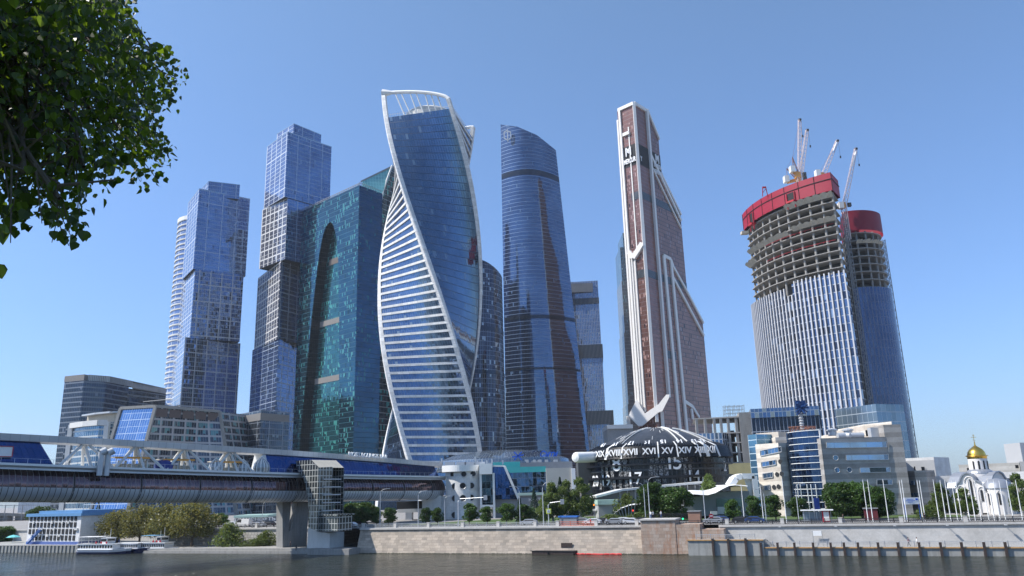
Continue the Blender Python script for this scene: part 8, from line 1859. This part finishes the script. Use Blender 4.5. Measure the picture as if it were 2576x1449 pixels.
def heart(c, s_):
    d = Vector((rnd.gauss(0, .55), rnd.gauss(0, .55), -1+rnd.gauss(0, .35))).normalized(); e = Vector((rnd.gauss(0, 1), rnd.gauss(0, 1), rnd.gauss(0, .35))); e = (e-d*e.dot(d)).normalized(); n = d.cross(e)
    i = len(lv.v); lv.v += [c+e*(x*s_)+d*(y*s_)+n*(abs(x)*.35*s_) for x, y in HEART]; lv.v.append(c+d*(.5*s_)); m_ = i+8
    lv.f.append((i, i+1, i+2, i+3, i+4, m_)); lv.f.append((i+4, i+5, i+6, i+7, i, m_)); lv.m += [0, 0]; lv.uv += [(0, 0)]*12
for c, u, v, d in cl:
    if d < 0:
        for k in range(14): heart(c+Vector((rnd.gauss(0, .35), rnd.gauss(0, .35), rnd.gauss(0, .35))), rnd.uniform(.14, .2))
        continue
    n = 23 if v < 380 else 15
    for k in range(n):
        sg = .26 if v < 330 and u < 260 else .2; q = c+Vector((rnd.gauss(0, sg), rnd.gauss(0, sg*1.3), rnd.gauss(0, sg))); pu, pv = pix(q)
        if not inside(pu, pv) and (rnd.random() < .6 or not inside(pu-22, pv-20)): continue
        heart(q, rnd.uniform(.035, .07) if v < 380 else rnd.uniform(.045, .08))
m, t, out = nodes('linden_leaves'); g = NG(t); tc = g.n('ShaderNodeTexCoord'); geo = g.n('ShaderNodeNewGeometry'); n = g.noise(tc.outputs['Object'], .7, 3); f = g.math('ADD', g.math('MULTIPLY', n.outputs[0], .5), g.math('MULTIPLY', geo.outputs['Random Per Island'], .5)); c = g.ramp(f, [(.25, (.007, .015, .005)), (.8, (.026, .045, .010))])
d_ = g.bsdf(Color=c, Roughness=.4); d_.inputs['Specular IOR Level'].default_value = .35; tn = g.n('ShaderNodeBsdfTranslucent'); g.lk(g.mix(1.0, c, (11, 9.5, 2.0), 'MULTIPLY'), tn.inputs[0]); ms = g.n('ShaderNodeMixShader'); ms.inputs[0].default_value = .38; g.lk(d_.outputs[0], ms.inputs[1]); g.lk(tn.outputs[0], ms.inputs[2]); g.lk(ms.outputs[0], out.inputs[0])
lv.build('crown', m, lt)
tw = MB()
for c, u, v, d in [q for q in cl if q[3] > 0][:520]:
    near = min(tips, key=lambda q: (q[1]-c).length); a = near[0].lerp(near[1], rnd.uniform(.3, 1)); 
    if (a-c).length < 2.2: tw.tube([a, a.lerp(c, .5)+Vector((0, 0, .12)), c+Vector((0, 0, -.1))], [.012, .008, .003], 4, cap=False)
tw.build('twigs', M['bark'], lt)
# ================================================================ AIR
m, t, out = nodes('air_haze'); pv_ = t.nodes.new('ShaderNodeVolumePrincipled'); pv_.inputs['Color'].default_value = (.85, .92, 1, 1); pv_.inputs['Density'].default_value = .00006; pv_.inputs['Anisotropy'].default_value = .2
t.links.new(pv_.outputs[0], out.inputs['Volume'])
x0, x1, y0, y1, z0, z1 = -3200, 3200, -120, 4800, -5, 400
tag(MB().box(((x0+x1)/2, (y0+y1)/2, (z0+z1)/2), (x1-x0, y1-y0, z1-z0)).build('haze', m), kind='stuff')
